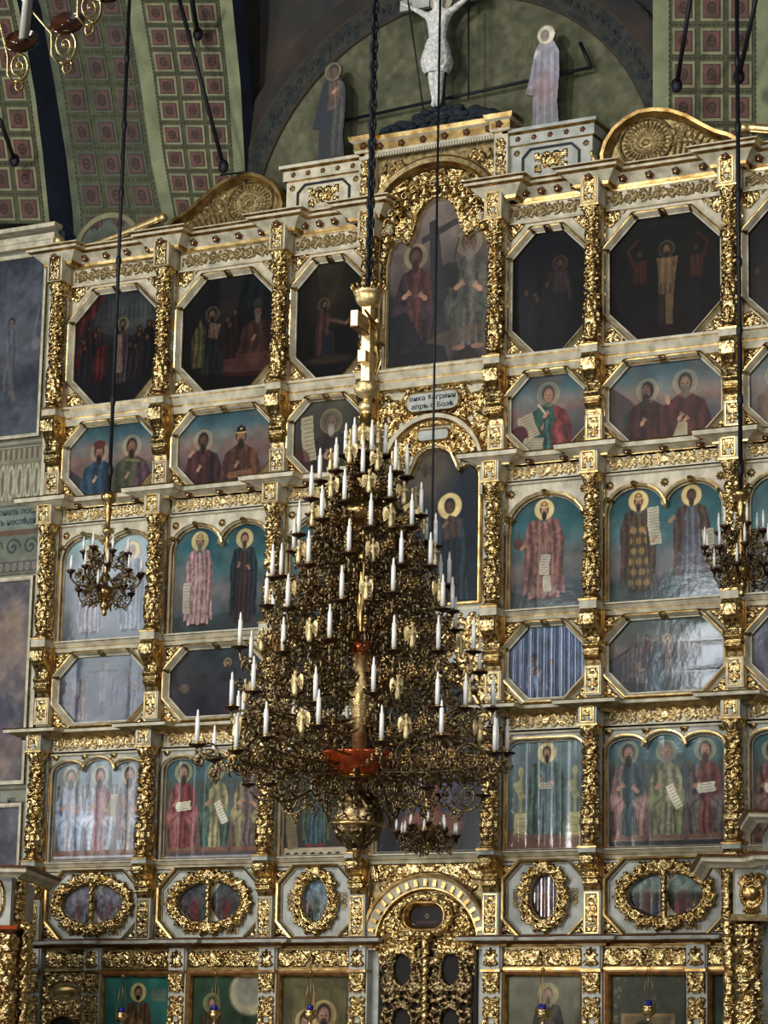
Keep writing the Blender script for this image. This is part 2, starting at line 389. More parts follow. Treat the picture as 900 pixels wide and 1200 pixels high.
# ------------------------------------------------------------------ painter (paintings are flat things in the place)
class Paint:
    def __init__(s, W, H, res=0.0125, seed=1):
        s.W, s.H = W, H; s.nx = int(W/res)+2; s.nz = int(H/res)+2
        s.u = np.linspace(0, W, s.nx); s.v = np.linspace(0, H, s.nz)
        s.U, s.V = np.meshgrid(s.u, s.v); s.I = np.zeros((s.nz, s.nx, 3)); s.rs = np.random.RandomState(seed)
        s.res = W/s.nx
    def grad(s, stops):
        z = s.V/s.H; zs = [a for a, c in stops]
        for k in range(3): s.I[..., k] = np.interp(z, zs, [c[k] for a, c in stops])
    def noise(s, cell, nx=None):
        gx = int(s.W/cell)+3; gz = int(s.H/cell)+3; g = s.rs.rand(gz, gx)
        a = s.U/cell; b = s.V/cell; i = a.astype(int); j = b.astype(int); fa = a-i; fb = b-j
        fa = fa*fa*(3-2*fa); fb = fb*fb*(3-2*fb)
        return (g[j, i]*(1-fa)*(1-fb)+g[j, i+1]*fa*(1-fb)+g[j+1, i]*(1-fa)*fb+g[j+1, i+1]*fa*fb)-0.5
    def mottle(s, amt, cell=0.3):
        n = s.noise(cell)+0.5*s.noise(cell/2)+0.35*s.noise(cell/4)+0.25*s.noise(cell/9)
        s.I *= (1+amt*n)[..., None]; np.clip(s.I, 0, 1, out=s.I)
    def tint(s, col, amt, cell):
        n = np.clip((s.noise(cell)+0.5*s.noise(cell/2.3))*2+0.2, 0, 1)*amt
        s._mix(n, col)
    def _mix(s, a, col):
        s.I += (np.array(col)-s.I)*np.asarray(a)[..., None]
    def ell(s, cx, cy, rx, ry, col, a=1.0, rot=0.0, soft=0.15):
        c, n = math.cos(rot), math.sin(rot); U = s.U-cx; V = s.V-cy
        d = np.sqrt(((U*c+V*n)/rx)**2+((-U*n+V*c)/ry)**2)
        s._mix(np.clip((1-d)/soft+0.5, 0, 1)*a*(d < 1.2), col)
    def ring(s, cx, cy, r, w, col, a=1.0):
        d = np.abs(np.hypot(s.U-cx, s.V-cy)-r); s._mix(np.clip(1.2-d/w, 0, 1)*a, col)
    def poly(s, pts, col, a=1.0, fold=0.0, foldn=6):
        U, V = s.U, s.V; inside = np.zeros(U.shape, bool); n = len(pts)
        for i in range(n):
            x0, y0 = pts[i]; x1, y1 = pts[(i+1) % n]
            if y0 == y1: continue
            c = ((V > min(y0, y1)) & (V <= max(y0, y1)) & (U < x0+(V-y0)*(x1-x0)/(y1-y0))); inside ^= c
        m = inside*a; col = np.array(col)
        if fold:
            xs = [p[0] for p in pts]; cx = (min(xs)+max(xs))/2; wd = max(xs)-min(xs)
            ph = (U-cx)/wd*foldn*2*PI/2+0.8*np.sin(V*5)+s.noise(0.16)*2.2
            sh = (1+fold*np.sin(ph)+fold*0.7*s.noise(0.045)*2)[..., None]
            s.I = np.where((m > 0)[..., None], s.I*(1-a)+np.clip(col*sh, 0, 1)*a, s.I)
        else: s._mix(m, col)
    def line(s, x0, y0, x1, y1, w, col, a=1.0):
        dx, dy = x1-x0, y1-y0; L2 = dx*dx+dy*dy+1e-9
        t = np.clip(((s.U-x0)*dx+(s.V-y0)*dy)/L2, 0, 1)
        d = np.hypot(s.U-x0-t*dx, s.V-y0-t*dy); s._mix(np.clip(1.3-d/w, 0, 1)*a, col)
    def halo(s, x, y, r, col=(0.86, 0.74, 0.44), solid=0.75):
        s.ell(x, y, r, r, col, solid, soft=0.05); s.ring(x, y, r, 0.010, (0.40, 0.28, 0.14), 0.5)
        s.ring(x, y, r*0.93, 0.008, (0.80, 0.70, 0.45), 0.3+.3*solid)
    def head(s, x, y, r, hair=(0.15, 0.1, 0.08), beard=1.0, skin=(0.60, 0.42, 0.32), halo=1.7, hsolid=0.75, hat=None, bc=None, turn=0.0):
        if halo: s.halo(x, y+r*0.1, r*halo, solid=hsolid)
        bc = bc or hair
        s.ell(x, y+r*0.14, r*0.80, r*1.04, hair, 1, soft=.2)
        s.ell(x+turn*r*.2, y-r*0.05, r*0.60, r*0.86, skin, 1, soft=.3)
        s.ell(x+turn*r*.35-r*.12, y+r*0.1, r*.25, r*.3, tuple(min(1, c*1.25) for c in skin), .6, soft=.6)
        for k in (-1, 1): s.ell(x+turn*r*.3+k*r*0.24, y+r*0.02, r*0.12, r*0.07, (0.12, 0.08, 0.06), .9)
        s.line(x+turn*r*.34, y+r*.02, x+turn*r*.38, y-r*.25, r*.05, (0.35, 0.22, 0.16), .7)
        if beard:
            s.ell(x+turn*r*.25, y-r*(0.72+.28*beard), r*0.42, r*(0.28+.42*beard), bc, .95, soft=.5); s.ell(x+turn*r*.3, y-r*.36, r*.3, r*.09, bc, .8, soft=.5)
            s.ell(x+turn*r*.3, y-r*.42, r*.16, r*.05, (0.45, 0.2, 0.16), .8)
        else: s.ell(x+turn*r*.3, y-r*.42, r*.16, r*.06, (0.5, 0.22, 0.18), .9)
        if hat is not None:
            s.poly([(x-r*.75, y+r*.4), (x+r*.75, y+r*.4), (x+r*.62, y+r*1.15), (x, y+r*1.55), (x-r*.62, y+r*1.15)], hat)
            s.line(x-r*.7, y+r*.5, x+r*.7, y+r*.5, r*.1, (0.85, 0.7, 0.35))
            s.ell(x, y+r*1.0, r*.16, r*.16, (0.85, 0.7, 0.35))
    def hand(s, x, y, r, skin=(0.66, 0.47, 0.36), ang=0.8):
        s.ell(x, y, r, r*.7, skin, 1, ang)
        for k in range(4): s.line(x, y, x+math.cos(ang+(k-1.5)*.25)*r*2, y+math.sin(ang+(k-1.5)*.25)*r*2, r*.18, skin)
    def scroll(s, x, y, w_, h, rot=0.0, col=(0.86, 0.83, 0.72), n=7):
        c, q = math.cos(rot), math.sin(rot)
        P = lambda a, b: (x+a*c-b*q, y+a*q+b*c)
        pts = [P(-w_/2, -h/2), P(w_/2, -h/2), P(w_*.42, 0), P(w_/2, h/2), P(-w_/2, h/2), P(-w_*.6, 0)]
        s.poly(pts, col)
        for k in range(n):
            b = -h/2+h*(k+.8)/(n+.6); s.line(*P(-w_*.38, b), *P(w_*.36, b), max(.006, h*.011), (0.35, 0.28, 0.2), .7)
    def stand(s, x, z0, h, robe, cloak, hair=(0.15, 0.1, 0.08), beard=1.0, hat=None, bc=None, halo=1.75, pattern=None, hsolid=.8, turn=0, hands=True, skin=(0.60, 0.42, 0.32), wide=1.0):
        r = h*0.062; zt = z0+h-r*1.4; wd = h*0.125*wide; sh = zt-r*1.9
        # under robe
        s.poly([(x-wd*1.05, z0+h*.02), (x+wd*1.05, z0+h*.02), (x+wd*.95, z0+h*.4), (x+wd*.9, sh), (x-wd*.9, sh), (x-wd*1.0, z0+h*.4)], robe, 1, .22, 9)
        for k in (-1, 1): s.ell(x+k*wd*.5, z0+h*.018, wd*.38, h*.018, (0.2, 0.14, 0.1))
        if pattern:
            for j in range(6):
                for i in range(-1, 2): s.ell(x+i*wd*.62+(j % 2)*wd*.25, z0+h*(.1+j*.105), wd*.24, wd*.24, pattern, .8, soft=.5)
        # cloak sides
        for k in (-1, 1):
            s.poly([(x+k*r*.4, sh+r*.8), (x+k*wd*1.0, sh+r*.15), (x+k*wd*1.35, sh-h*.16), (x+k*wd*1.3, z0+h*.32), (x+k*wd*1.42, z0+h*.06), (x+k*wd*.8, z0+h*.1), (x+k*wd*.55, sh-h*.1)], cloak, 1, .25, 5)
        for q in np.linspace(-.8, .8, 7): s.line(x+q*wd*.8, sh-h*.22, x+q*wd*1.05, z0+h*.04, .007, tuple(c*.55 for c in robe), .6)
        s.line(x, sh, x, z0+h*.05, .010, tuple(min(1, c*1.35) for c in robe), .5)
        if hands:
            s.hand(x-wd*.55, sh-h*.17, r*.36, skin, 1.2); s.hand(x+wd*.5, sh-h*.2, r*.36, skin, 2.2)
        s.head(x, zt, r, hair, beard, skin, halo, hsolid, hat, bc, turn)
    def bust(s, x, z0, h, robe, cloak, **kw):
        r = h*0.135; zt = z0+h-r*1.6; wd = h*0.36; sh = zt-r*1.6
        s.poly([(x-wd*1.15, z0), (x+wd*1.15, z0), (x+wd*1.08, sh-h*.3), (x+wd*.85, sh-h*.06), (x+r*.5, sh+r*.6), (x-r*.5, sh+r*.6), (x-wd*.85, sh-h*.06), (x-wd*1.05, sh-h*.3)], robe, 1, .2, 8)
        s.poly([(x+r*.5, sh+r*.5), (x+wd*.85, sh-h*.05), (x+wd*1.1, sh-h*.3), (x+wd*1.2, z0), (x+wd*.2, z0), (x+wd*.35, sh-h*.2)], cloak, 1, .25, 4)
        s.hand(x-wd*.25, sh-h*.3, r*.35, ang=1.0)
        s.head(x, zt, r, kw.get('hair', (.13, .09, .07)), kw.get('beard', 1.0), kw.get('skin', (.55, .38, .28)), kw.get('halo', 1.5), kw.get('hsolid', .2), kw.get('hat'), kw.get('bc'), kw.get('turn', 0))
    def seated(s, x, z0, h, robe, cloak, **kw):
        r = h*0.085; zt = z0+h-r*1.5; wd = h*0.17; sh = zt-r*1.7; kn = z0+h*.36
        s.poly([(x-wd*1.25, kn+h*.05), (x-wd*1.0, z0+h*.04), (x+wd*1.0, z0+h*.04), (x+wd*1.3, kn+h*.05), (x+wd*.9, kn+h*.2), (x-wd*.9, kn+h*.2)], cloak, 1, .3, 7)
        s.poly([(x-wd*.45, z0+h*.03), (x+wd*.5, z0+h*.03), (x+wd*.35, kn), (x-wd*.35, kn)], robe, 1, .25, 5)
        s.poly([(x-wd*.95, kn), (x+wd*.95, kn), (x+wd*1.0, sh-h*.12), (x+wd*.72, sh), (x+r*.4, sh+r*.6), (x-r*.4, sh+r*.6), (x-wd*.72, sh), (x-wd*1.0, sh-h*.12)], robe, 1, .22, 6)
        s.poly([(x-r*.3, sh+r*.5), (x-wd*.75, sh), (x-wd*1.08, sh-h*.15), (x-wd*1.1, kn), (x-wd*.35, kn), (x-wd*.5, sh-h*.1)], cloak, 1, .25, 4)
        for k in (-1, 1):
            s.ell(x+k*wd*.78, kn+h*.0, wd*.5, wd*.42, tuple(min(1, c*1.45) for c in cloak), .8, soft=.7); s.ell(x+k*wd*.74, kn-h*.13, wd*.2, h*.12, tuple(min(1, c*1.3) for c in cloak), .5, soft=.9)
            s.line(x+k*wd*.25, kn+h*.06, x+k*wd*.95, kn-h*.05, .016, tuple(c*.6 for c in cloak), .45); s.line(x+k*wd*1.15, kn, x+k*wd*.95, z0+h*.05, .014, tuple(c*.5 for c in cloak), .5)
            s.line(x+k*wd*.8, kn, x+k*wd*.55, z0+h*.06, .012, tuple(c*.6 for c in cloak), .5)
            s.ell(x+k*wd*.5, z0+h*.02, wd*.35, h*.022, (.5, .35, .27))
        s.hand(x-wd*.6, kn+h*.16, r*.4, ang=.6); s.hand(x+wd*.55, kn+h*.13, r*.4, ang=2.4)
        if kw.get('book'): s.scroll(x+wd*.1, kn+h*.14, wd*1.1, h*.1, kw.get('brot', 0.1), n=3)
        if kw.get('roll'): s.scroll(x+wd*.5, kn+h*.06, wd*.5, h*.26, .45, n=7)
        s.head(x, zt, r, kw.get('hair', (.16, .1, .08)), kw.get('beard', 1.0), kw.get('skin', (.6, .43, .33)), kw.get('halo', 1.4), kw.get('hsolid', .3), None, kw.get('bc'), kw.get('turn', 0))
    def crowd(s, x0, x1, z0, z1, n, pal, hr=.05):
        for k in range(n):
            x = s.rs.uniform(x0, x1); z = z0+(z1-z0)*(1-(k+.5)/n)+s.rs.uniform(-.03, .03)
            c = np.array(pal[s.rs.randint(len(pal))])*s.rs.uniform(.7, 1.2)
            s.poly([(x-hr*2, z-hr*9), (x+hr*2, z-hr*9), (x+hr*1.6, z-hr*1.6), (x+hr*.5, z-hr*.6), (x-hr*.5, z-hr*.6), (x-hr*1.6, z-hr*1.6)], tuple(c), .9, .3, 4)
            s.ell(x, z, hr*.8, hr, (.13, .09, .07)); s.ell(x+hr*.1, z-hr*.1, hr*.5, hr*.7, (.48, .33, .25), .85, soft=.5)
    def mesh(s, name, inside, wave=None, material=None, y=0.0, org=(0, 0)):
        x = s.u+org[0]; z = s.v+org[1]; U, V = np.meshgrid(x, z)
        Y = np.full(U.shape, y)
        if wave is not None: Y = Y+wave(U, V)
        P = np.stack([U, Y, V], -1)
        uc = (U[:-1, :-1]+U[1:, 1:])/2; vc = (V[:-1, :-1]+V[1:, 1:])/2
        g = s.I.mean(-1, keepdims=True); I = np.clip((g+(s.I-g)*.76)*getattr(s, 'gain', 1.0), 0, 1)
        return grid_mesh(name, P, inside(uc, vc), material or PAINT, I)

def in_poly(pts):
    def f(U, V):
        ins = np.zeros(U.shape, bool); n = len(pts)
        for i in range(n):
            x0, y0 = pts[i]; x1, y1 = pts[(i+1) % n]
            if y0 == y1: continue
            ins ^= ((V > min(y0, y1)) & (V <= max(y0, y1)) & (U < x0+(V-y0)*(x1-x0)/(y1-y0)))
        return ins
    return f

# outline shapes, counter-clockwise in X (right) and Z (up)
def octo(x0, x1, z0, z1, c, cz=None):
    cz = cz or c
    return [(x0+c, z0), (x1-c, z0), (x1, z0+cz), (x1, z1-cz), (x1-c, z1), (x0+c, z1), (x0, z1-cz), (x0, z0+cz)]
def rect(x0, x1, z0, z1): return [(x0, z0), (x1, z0), (x1, z1), (x0, z1)]
def arches(x0, x1, z0, zs, zt, n, flat=1.0, seg=12, rise=None):
    w_ = (x1-x0)/n; pts = [(x0, z0), (x1, z0)]
    for k in range(n-1, -1, -1):
        c = x0+(k+.5)*w_; top = zt+(rise[k] if rise else 0)
        a0 = 0 if k == n-1 else .14; a1 = PI if k == 0 else PI-.14
        for i in range(seg+1):
            a = a0+(a1-a0)*i/seg
            pts.append((c+w_/2*math.cos(a), zs+(top-zs)*math.sin(a)**flat))
    return pts
def round_top(x0, x1, z0, zt, r, seg=6):
    pts = [(x0, z0), (x1, z0)]
    for i in range(seg+1):
        a = PI/2*i/seg; pts.append((x1-r+r*math.cos(a), zt-r+r*math.sin(a)))
    for i in range(seg+1):
        a = PI/2+PI/2*i/seg; pts.append((x0+r+r*math.cos(a), zt-r+r*math.sin(a)))
    return pts
def ellp(cx, cz, rx, rz, n=28): return [(cx+rx*math.cos(2*PI*i/n), cz+rz*math.sin(2*PI*i/n)) for i in range(n)]

XZ = lambda a, b, d: (a, d, b)
XY = lambda a, b, d: (a, b, d)
# ------------------------------------------------------------------ the place: floor, walls
mb = MB([FLOORM]); mb.box(-20, 26, -60, 6, -0.2, 0); struct('floor', mb.mesh('floor'))
mb = MB([MURAL]); mb.box(-13, 14, 0.55, 0.9, 0, 26); struct('wall_back', mb.mesh('wall_back'))

# ------------------------------------------------------------------ iconostasis body
CX_ = [-7.74, -5.42, -3.0, -1.22, 1.22, 3.0, 5.42]
CALL = CX_+[7.74]
BAYS = {'AB': (-7.5, -5.64), 'BC': (-5.16, -3.2), 'CD': (-2.78, -1.42), 'EF': (1.42, 2.78), 'FG': (3.2, 5.16), 'GH': (5.64, 7.5)}
WING = {'AB': 'far left', 'BC': 'left', 'CD': 'inner left', 'EF': 'inner right', 'FG': 'right', 'GH': 'far right'}
body = thing('iconostasis', 'tall cream and gilt iconostasis structure holding all the rows of icons', 'iconostasis', (0, 0, 0))
mb = MB([WHITE]); mb.box(-7.95, 8.0, 0.02, 0.45, 4.0, 16.3); link('backing_board', mb.mesh('backing_board'), body)
mb = MB([BLUEW]); mb.box(-7.95, 8.0, 0.02, 0.45, 0.0, 4.0); link('lower_backing_board', mb.mesh('lower_backing_board'), body)
mb = MB([BLUEW]); mb.box(-9.4, 9.4, -2.5, 0.02, 0.0, 0.35); link('platform', mb.mesh('platform'), body)
pm = {}
def pilaster(x, z0, z1, mt, hw=0.155, d=0.13):
    k = (round(z1-z0, 3), mt.name)
    if k not in pm:
        m_ = MB([mt, GOLDS]); m_.box(-hw, hw, -d, 0.02, 0, z1-z0)
        for s_ in (-1, 1): m_.box(s_*hw-.012, s_*hw+.012, -d-.012, -d+.01, 0.02, z1-z0-.02, 1)
        pm[k] = m_.mesh('pilaster')
    link('pilaster', pm[k], body, (x, 0, z0))
for x in CALL:
    pilaster(x, 11.9, 16.3, WHITE); pilaster(x, 7.7, 11.6, WHITE); pilaster(x, 4.0, 7.45, BLUEW)

# rails and cornices -------------------------------------------------
def rail(name, label, z0, z1, spans, mt, out=0.2):
    h = z1-z0
    prof = [(0, 0), (out*.45, 0.0), (out*.55, h*.1), (out*.5, h*.13), (out*.7, h*.4), (out*.72, h*.46), (out*.62, h*.5), (out*.95, h*.8), (out, h*.86), (out, h*.97), (0, h)]
    sg = [0, 1, 0, 0, 1, 1, 0, 1, 0, 0]
    o = thing(name, label, 'moulding', (0, 0, z0), 'horizontal rails between the icon rows')
    for (a, b) in spans:
        m_ = MB([mt, GOLDS]); m_.sweep([(a, 0), (b, 0)], prof, False, lambda p, q, d: (p, q, d), sg)
        link('rail_length', m_.mesh('rail_length'), o)
    return o
SP = [(-7.62, -5.54), (-5.3, -3.1), (-2.88, -1.32), (1.32, 2.88), (3.1, 5.3), (5.54, 7.62)]
rail('moulded_rail', 'cream moulded rail under the top row of dark passion scenes', 13.27, 13.66, SP+[(-1.12, 1.12)], WHITE)
rail('moulded_rail', 'cream moulded rail under the full-length standing saints', 9.10, 9.32, SP, WHITE, .18)
rail('moulded_rail', 'cream moulded rail under the row of seated apostles', 5.19, 5.37, SP+[(-1.12, 1.12)], WHITE, .18)

ros = MB([BROWN, GOLD]); ros.lathe([(0.0, -.03), (.03, -.03), (.055, -.012), (.065, 0.0), (.0, .0)], 10, 0, flute=lambda a, z: 1+.15*math.cos(5*a)); ros.ball((0, 0, -.035), .024, .024, .018, 1, 8, 5)
ROSM = ros.mesh('rosette')
rosb = MB([GOLD]); rosb.lathe([(0.0, -.045), (.03, -.045), (.06, -.02), (.075, 0.0), (.0, .0)], 16, 0, flute=lambda a, z: 1+.14*math.cos(8*a)); rosb.ball((0, 0, -.045), .026, .026, .02, 0, 8, 5)
ROSB = rosb.mesh('boss')
def plan(breaks, x0, x1, out, hw=.24, base=0.0):
    p = []; 
    if x0 is not None: p.append((x0, base))
    for b in breaks:
        p += [(b-hw, base), (b-hw, base-out), (b+hw, base-out), (b+hw, base)]
    p.append((x1, base))
    q = [p[0]]
    for a in p[1:]:
        if abs(a[0]-q[-1][0])+abs(a[1]-q[-1][1]) > 1e-6: q.append(a)
    return q
def cornice(label, z, path, prof, seg, mats, dots=None, dotoff=(0.13, 0.0), tilt=0.6, group='stepped cornices of the iconostasis'):
    o = thing('cornice', label, 'cornice', (0, 0, z), group)
    m_ = MB(mats); m_.sweep(path, prof, False, XY, seg); link('moulding', m_.mesh('moulding'), o)
    for (x, y, zz) in (dots or []):
        link('rosette', ROSM, o, (x, y, zz), (-tilt, 0, 0), (1.15,)*3)
    return o
# top cornice (left and right of the middle arch)
P1 = [(0, -.30), (.03, -.30), (.05, -.27), (.07, -.22), (.22, -.07), (.30, -.04), (.31, -.0), (.36, .03), (.36, .05), (0.0, .07)]
S1 = [0, 1, 1, 0, 1, 0, 1, 0, 0]
def dots1(x0, x1, n): return [(x0+(x1-x0)*(i+.5)/n, -.17, -.16) for i in range(n)]
L1 = plan([-7.74, -5.42, -3.0, -1.3], -7.99, -1.05, .3, .25)
for side in (-1, 1):
    path = L1 if side < 0 else [(-a, b) for a, b in reversed(L1)]
    d = dots1(-7.5, -5.65, 4)+dots1(-5.15, -3.25, 4)+dots1(-2.75, -1.55, 4)+[(x, -.47, -.16) for x in (-7.74, -5.42, -3.0)]
    if side > 0: d = [(-a, b, c) for a, b, c in d]
    cornice('cream crowning cornice with dark rosettes above the dark passion scenes, %s of the middle arch' % ('left' if side < 0 else 'right'), 16.62, path, P1, S1, [WHITE, GOLDS], d, tilt=.9)
# cornice between prophets and standing saints
P3 = [(0, -.20), (.06, -.20), (.06, -.17), (.24, -.09), (.30, -.09), (.31, -.02), (.33, 0), (0.0, .02)]
S3 = [0, 1, 0, 1, 0, 1, 1]
L3 = plan([-7.74, -5.42, -3.0, -1.24], -8.02, -.99, .3, .24)
def dots3(x0, x1, n): return [(x0+(x1-x0)*(i+.5)/n, -.17, -.13) for i in range(n)]
for side in (-1, 1):
    path = L3 if side < 0 else [(-a, b) for a, b in reversed(L3)]
    d = dots3(-7.5, -5.65, 3)+dots3(-5.15, -3.25, 3)+dots3(-2.75, -1.5, 2)
    if side > 0: d = [(-a, b, c) for a, b, c in d]
    cornice('cream cornice with rosettes under the half-length prophets, %s of the middle arch' % ('left' if side < 0 else 'right'), 11.93, path, P3, S3, [WHITE, GOLDS], d, tilt=.9)
P4 = [(0, -.18), (.06, -.18), (.08, -.15), (.26, -.07), (.30, -.07), (.31, -.02), (.33, 0), (0.0, .02)]
L4 = plan([-7.74, -5.42, -3.0, -1.24], -8.05, -.99, .3, .24)
for side in (-1, 1):
    path = L4 if side < 0 else [(-a, b) for a, b in reversed(L4)]
    cornice('cream and brown cornice over the seated apostles, %s of the great chandelier' % ('left' if side < 0 else 'right'), 7.72, path, P4, [0, 1, 2, 1, 0, 1, 1], [WHITE, GOLDS, OLIVE])
P6 = [(0, -.14), (.05, -.14), (.06, -.10), (.24, -.06), (.28, -.05), (.30, 0.0), (.26, .03), (0.0, .04)]
L6 = [( -8.1, 0)]+plan([-6.75, -4.70, -2.95, -1.22], None, -.98, .14, .22)
L6 = plan([-6.75, -4.70, -2.95, -1.22], -8.1, -.98, .14, .22)
for side in (-1, 1):
    path = L6 if side < 0 else [(-a, b) for a, b in reversed(L6)]
    cornice('dark-edged lower cornice above the bottom row of icons, %s of the royal doors' % ('left' if side < 0 else 'right'), 3.98, path, P6, [2, 1, 2, 1, 0, 2, 2], [BLUEW, GOLDS, BROWN])

GOLDF = mat('frieze_gold', (.90, .82, .62), (.62, .50, .30), rough=.3, metal=.8, scale=12, bump=.2)
# carved friezes --------------------------------------------------------
def frieze(bay, z0, h, label, seed, ground=WHITE, dense=1.0, yy=-.06, gold=None, x=None, depth=.035):
    x0, x1 = x or BAYS[bay]; x0 -= .04; x1 += .04
    o = thing('carved_frieze', label, 'frieze', (x0, 0, z0), 'carved friezes of the iconostasis')
    m_ = MB([ground, GOLDS]); m_.box(-.04, x1-x0+.04, yy, .02, -.06, h+.05)
    m_.sweep([(-.04, yy), (x1-x0+.04, yy)], [(0, -.09), (.05, -.09), (.06, -.06), (.0, -.05)], False, XY, [1, 0, 0])
    m_.sweep([(-.04, yy), (x1-x0+.04, yy)], [(0, h+.01), (.03, h+.01), (.035, h+.045), (.0, h+.05)], False, XY, [1, 1, 0])
    link('ground', m_.mesh('ground'), o)
    r = foliage_frieze(x1-x0, h, seed, depth, dense)
    link('foliage_carving', r.mesh('foliage_carving', gold or GOLDF, y=yy), o)
WHAT1 = {'AB': 'the judgement scene with a red drape', 'BC': 'the scene with red curved steps', 'CD': 'the kneeling praying figure',
         'EF': 'the near-black icon with one pale haloed figure', 'FG': 'the scourging scene with three figures', 'GH': 'the dark icon cut by the right edge'}
for i, b in enumerate(BAYS):
    frieze(b, 16.04, .24, 'narrow carved foliage frieze directly above %s' % WHAT1[b], 10+i, WHITE, 1.5, gold=OLIVE)
WHAT3 = {'AB': 'the glaring twin-arched icon at far left', 'BC': 'the bishop in pale pink and the dark monk', 'CD': 'the single-arched icon behind the great chandelier',
         'EF': 'the crowned bishop in a rose brocade robe', 'FG': 'the bishop with gold roundels and the monk in grey', 'GH': 'the twin-arched icon cut by the right edge'}
for i, b in enumerate(BAYS):
    frieze(b, 11.52, .23, 'gilded scrollwork frieze directly above %s' % WHAT3[b], 20+i, WHITE)
WHAT5 = {'AB': 'the silvery glaring three apostles at far left', 'BC': 'the three apostles with a red robed one', 'CD': 'the icon of a figure in green and blue',
         'EF': 'the lone standing saint with striped glare', 'FG': 'the three seated bearded apostles', 'GH': 'the apostle icon cut by the right edge'}
for i, b in enumerate(BAYS):
    frieze(b, 7.35, .24, 'gilded scrollwork frieze directly above %s' % WHAT5[b], 30+i, WHITE)

# columns ----------------------------------------------------------------
def shaft_mesh(H, r0, seed):
    w_ = 2*PI*r0; R = Relief(w_, H, 0.0125, True); rnd = random.Random(seed)
    zl = H*.36
    for k in range(7):                       # lower third: upright acanthus leaves in rows
        a = k*w_/7; R.leaf(a, .03, PI/2, zl*.42, w_/15, .055); R.leaf(a+w_/14, zl*.3, PI/2, zl*.42, w_/16, .065); R.leaf(a, zl*.58, PI/2, zl*.38, w_/16, .06)
    for k in range(24): R.dot(rnd.uniform(0, w_), rnd.uniform(.03, zl), .028, .06)
    turns = 2.2; n = int((H-zl)/.02)
    for i in range(n):                       # upper two thirds: climbing vine with leaves and grapes
        z = zl+.05+(H-zl-.08)*i/n
        for ph in (0, .5):
            x = ((ph+turns*i/n) % 1)*w_; R.dot(x, z, .03, .05)
            if i % 5 == 0:
                R.leaf(x, z, rnd.choice((0.5, 2.6, -.6)), .15, .05, .07)
                for q in range(5): R.dot(x+w_*.25+rnd.uniform(-.05, .05), z+rnd.uniform(-.06, .06), .026, .065)
    def rad(z):
        t = z/H
        b = .74+.16*math.sin(min(t/.36, 1)*PI) if t < .36 else .74-.10*(t-.36)/.64
        if abs(t-.36) < .012 or t < .02 or t > .985: b += .16
        return r0*b
    return R.cyl('shaft', GOLD, rad)
def capital_mesh(r0, h):
    R = Relief(2*PI*r0, h, .011, True); w_ = 2*PI*r0
    for k in range(8): R.leaf(k*w_/8, 0, PI/2, h*.62, w_/15, .035); R.leaf((k+.5)*w_/8, h*.25, PI/2, h*.6, w_/15, .04)
    for k in range(4): R.dot((k+.5)*w_/4, h*.82, .04, .05)
    return R.cyl('capital', GOLD, lambda z: r0*(.85+.45*(z/h)**2))
colcache = {}
def column(x, zb, zp, zt, zc, zblk, r0, label, group, y=-.29, seed=1, mt=WHITE, blockgold=True):
    """zb..zp plinth, zp..zt shaft, zt..zc capital, zc..zblk block"""
    o = thing('carved_column', label, 'column', (x, y, zb), group)
    key = (zb, zp, zt, zc, zblk, r0, mt.name)
    if key not in colcache:
        a = MB([mt, GOLDS]); a.box(-.15, .15, -.15, .2, 0, zp-zb-.03); a.box(-.165, .165, -.165, .2, zp-zb-.03, zp-zb, 1)
        b = MB([GOLDS]); b.lathe([(.0, 0), (r0*1.25, 0), (r0*1.35, .025), (r0*1.2, .05), (r0*1.02, .06), (r0*1.12, .085), (r0*.95, .10), (0, .1)], 20)
        sh = shaft_mesh(zt-zp-.09, r0, seed)
        cp = capital_mesh(r0, zc-zt)
        e = MB([mt, GOLDS]); e.box(-.16, .16, -.15, .2, 0, zblk-zc); e.box(-.175, .175, -.165, .2, 0, .03, 1)
        e.sweep(rect(-.10, .10, .07, zblk-zc-.06), [(0, -.15), (.0, -.165), (.02, -.165), (.02, -.15)], True, XZ, [1, 1, 1])
        rl = dense_foliage(.2, zblk-zc-.13, 3, .025, .09, .011)
        colcache[key] = (a.mesh('plinth'), b.mesh('base'), sh, cp, e.mesh('block'), rl.mesh('block_carving', GOLD, y=-.15, org=(-.1, .07)))
    a, b, sh, cp, e, rl = colcache[key]
    link('plinth', a, o); link('base', b, o, (0, 0, zp-zb)); link('shaft', sh, o, (0, 0, zp-zb+.09)); link('capital', cp, o, (0, 0, zt-zb))
    bo = link('block', e, o, (0, 0, zc-zb)); link('block_carving', rl, bo)
    return o
NB1 = ['at the far left end beside the painted wall', 'between the judgement scene and the scene with red curved steps', 'between the scene with red curved steps and the kneeling figure',
       'left of the tall middle icon with the leaning cross', 'right of the tall middle icon with the leaning cross', 'between the near-black icon and the scourging scene', 'right of the large scourging scene']
NB3 = ['at the far left end beside the painted wall', 'between the glaring twin-arched icon and the bishop in pale pink', 'between the dark monk and the great chandelier',
       'hidden mostly behind the great chandelier', 'right of the blue middle icon with a dove', 'between the crowned bishop and the roundel-robed bishop', 'behind the small chandelier on the right']
NB5 = ['at the far left end beside the painted wall', 'between the silvery apostles and the apostles with a red robe', 'under the lower left side of the great chandelier',
       'behind the pierced globe of the great chandelier', 'between the dim middle icon and the lone standing saint', 'between the lone standing saint and the three bearded apostles', 'right of the three bearded apostles']
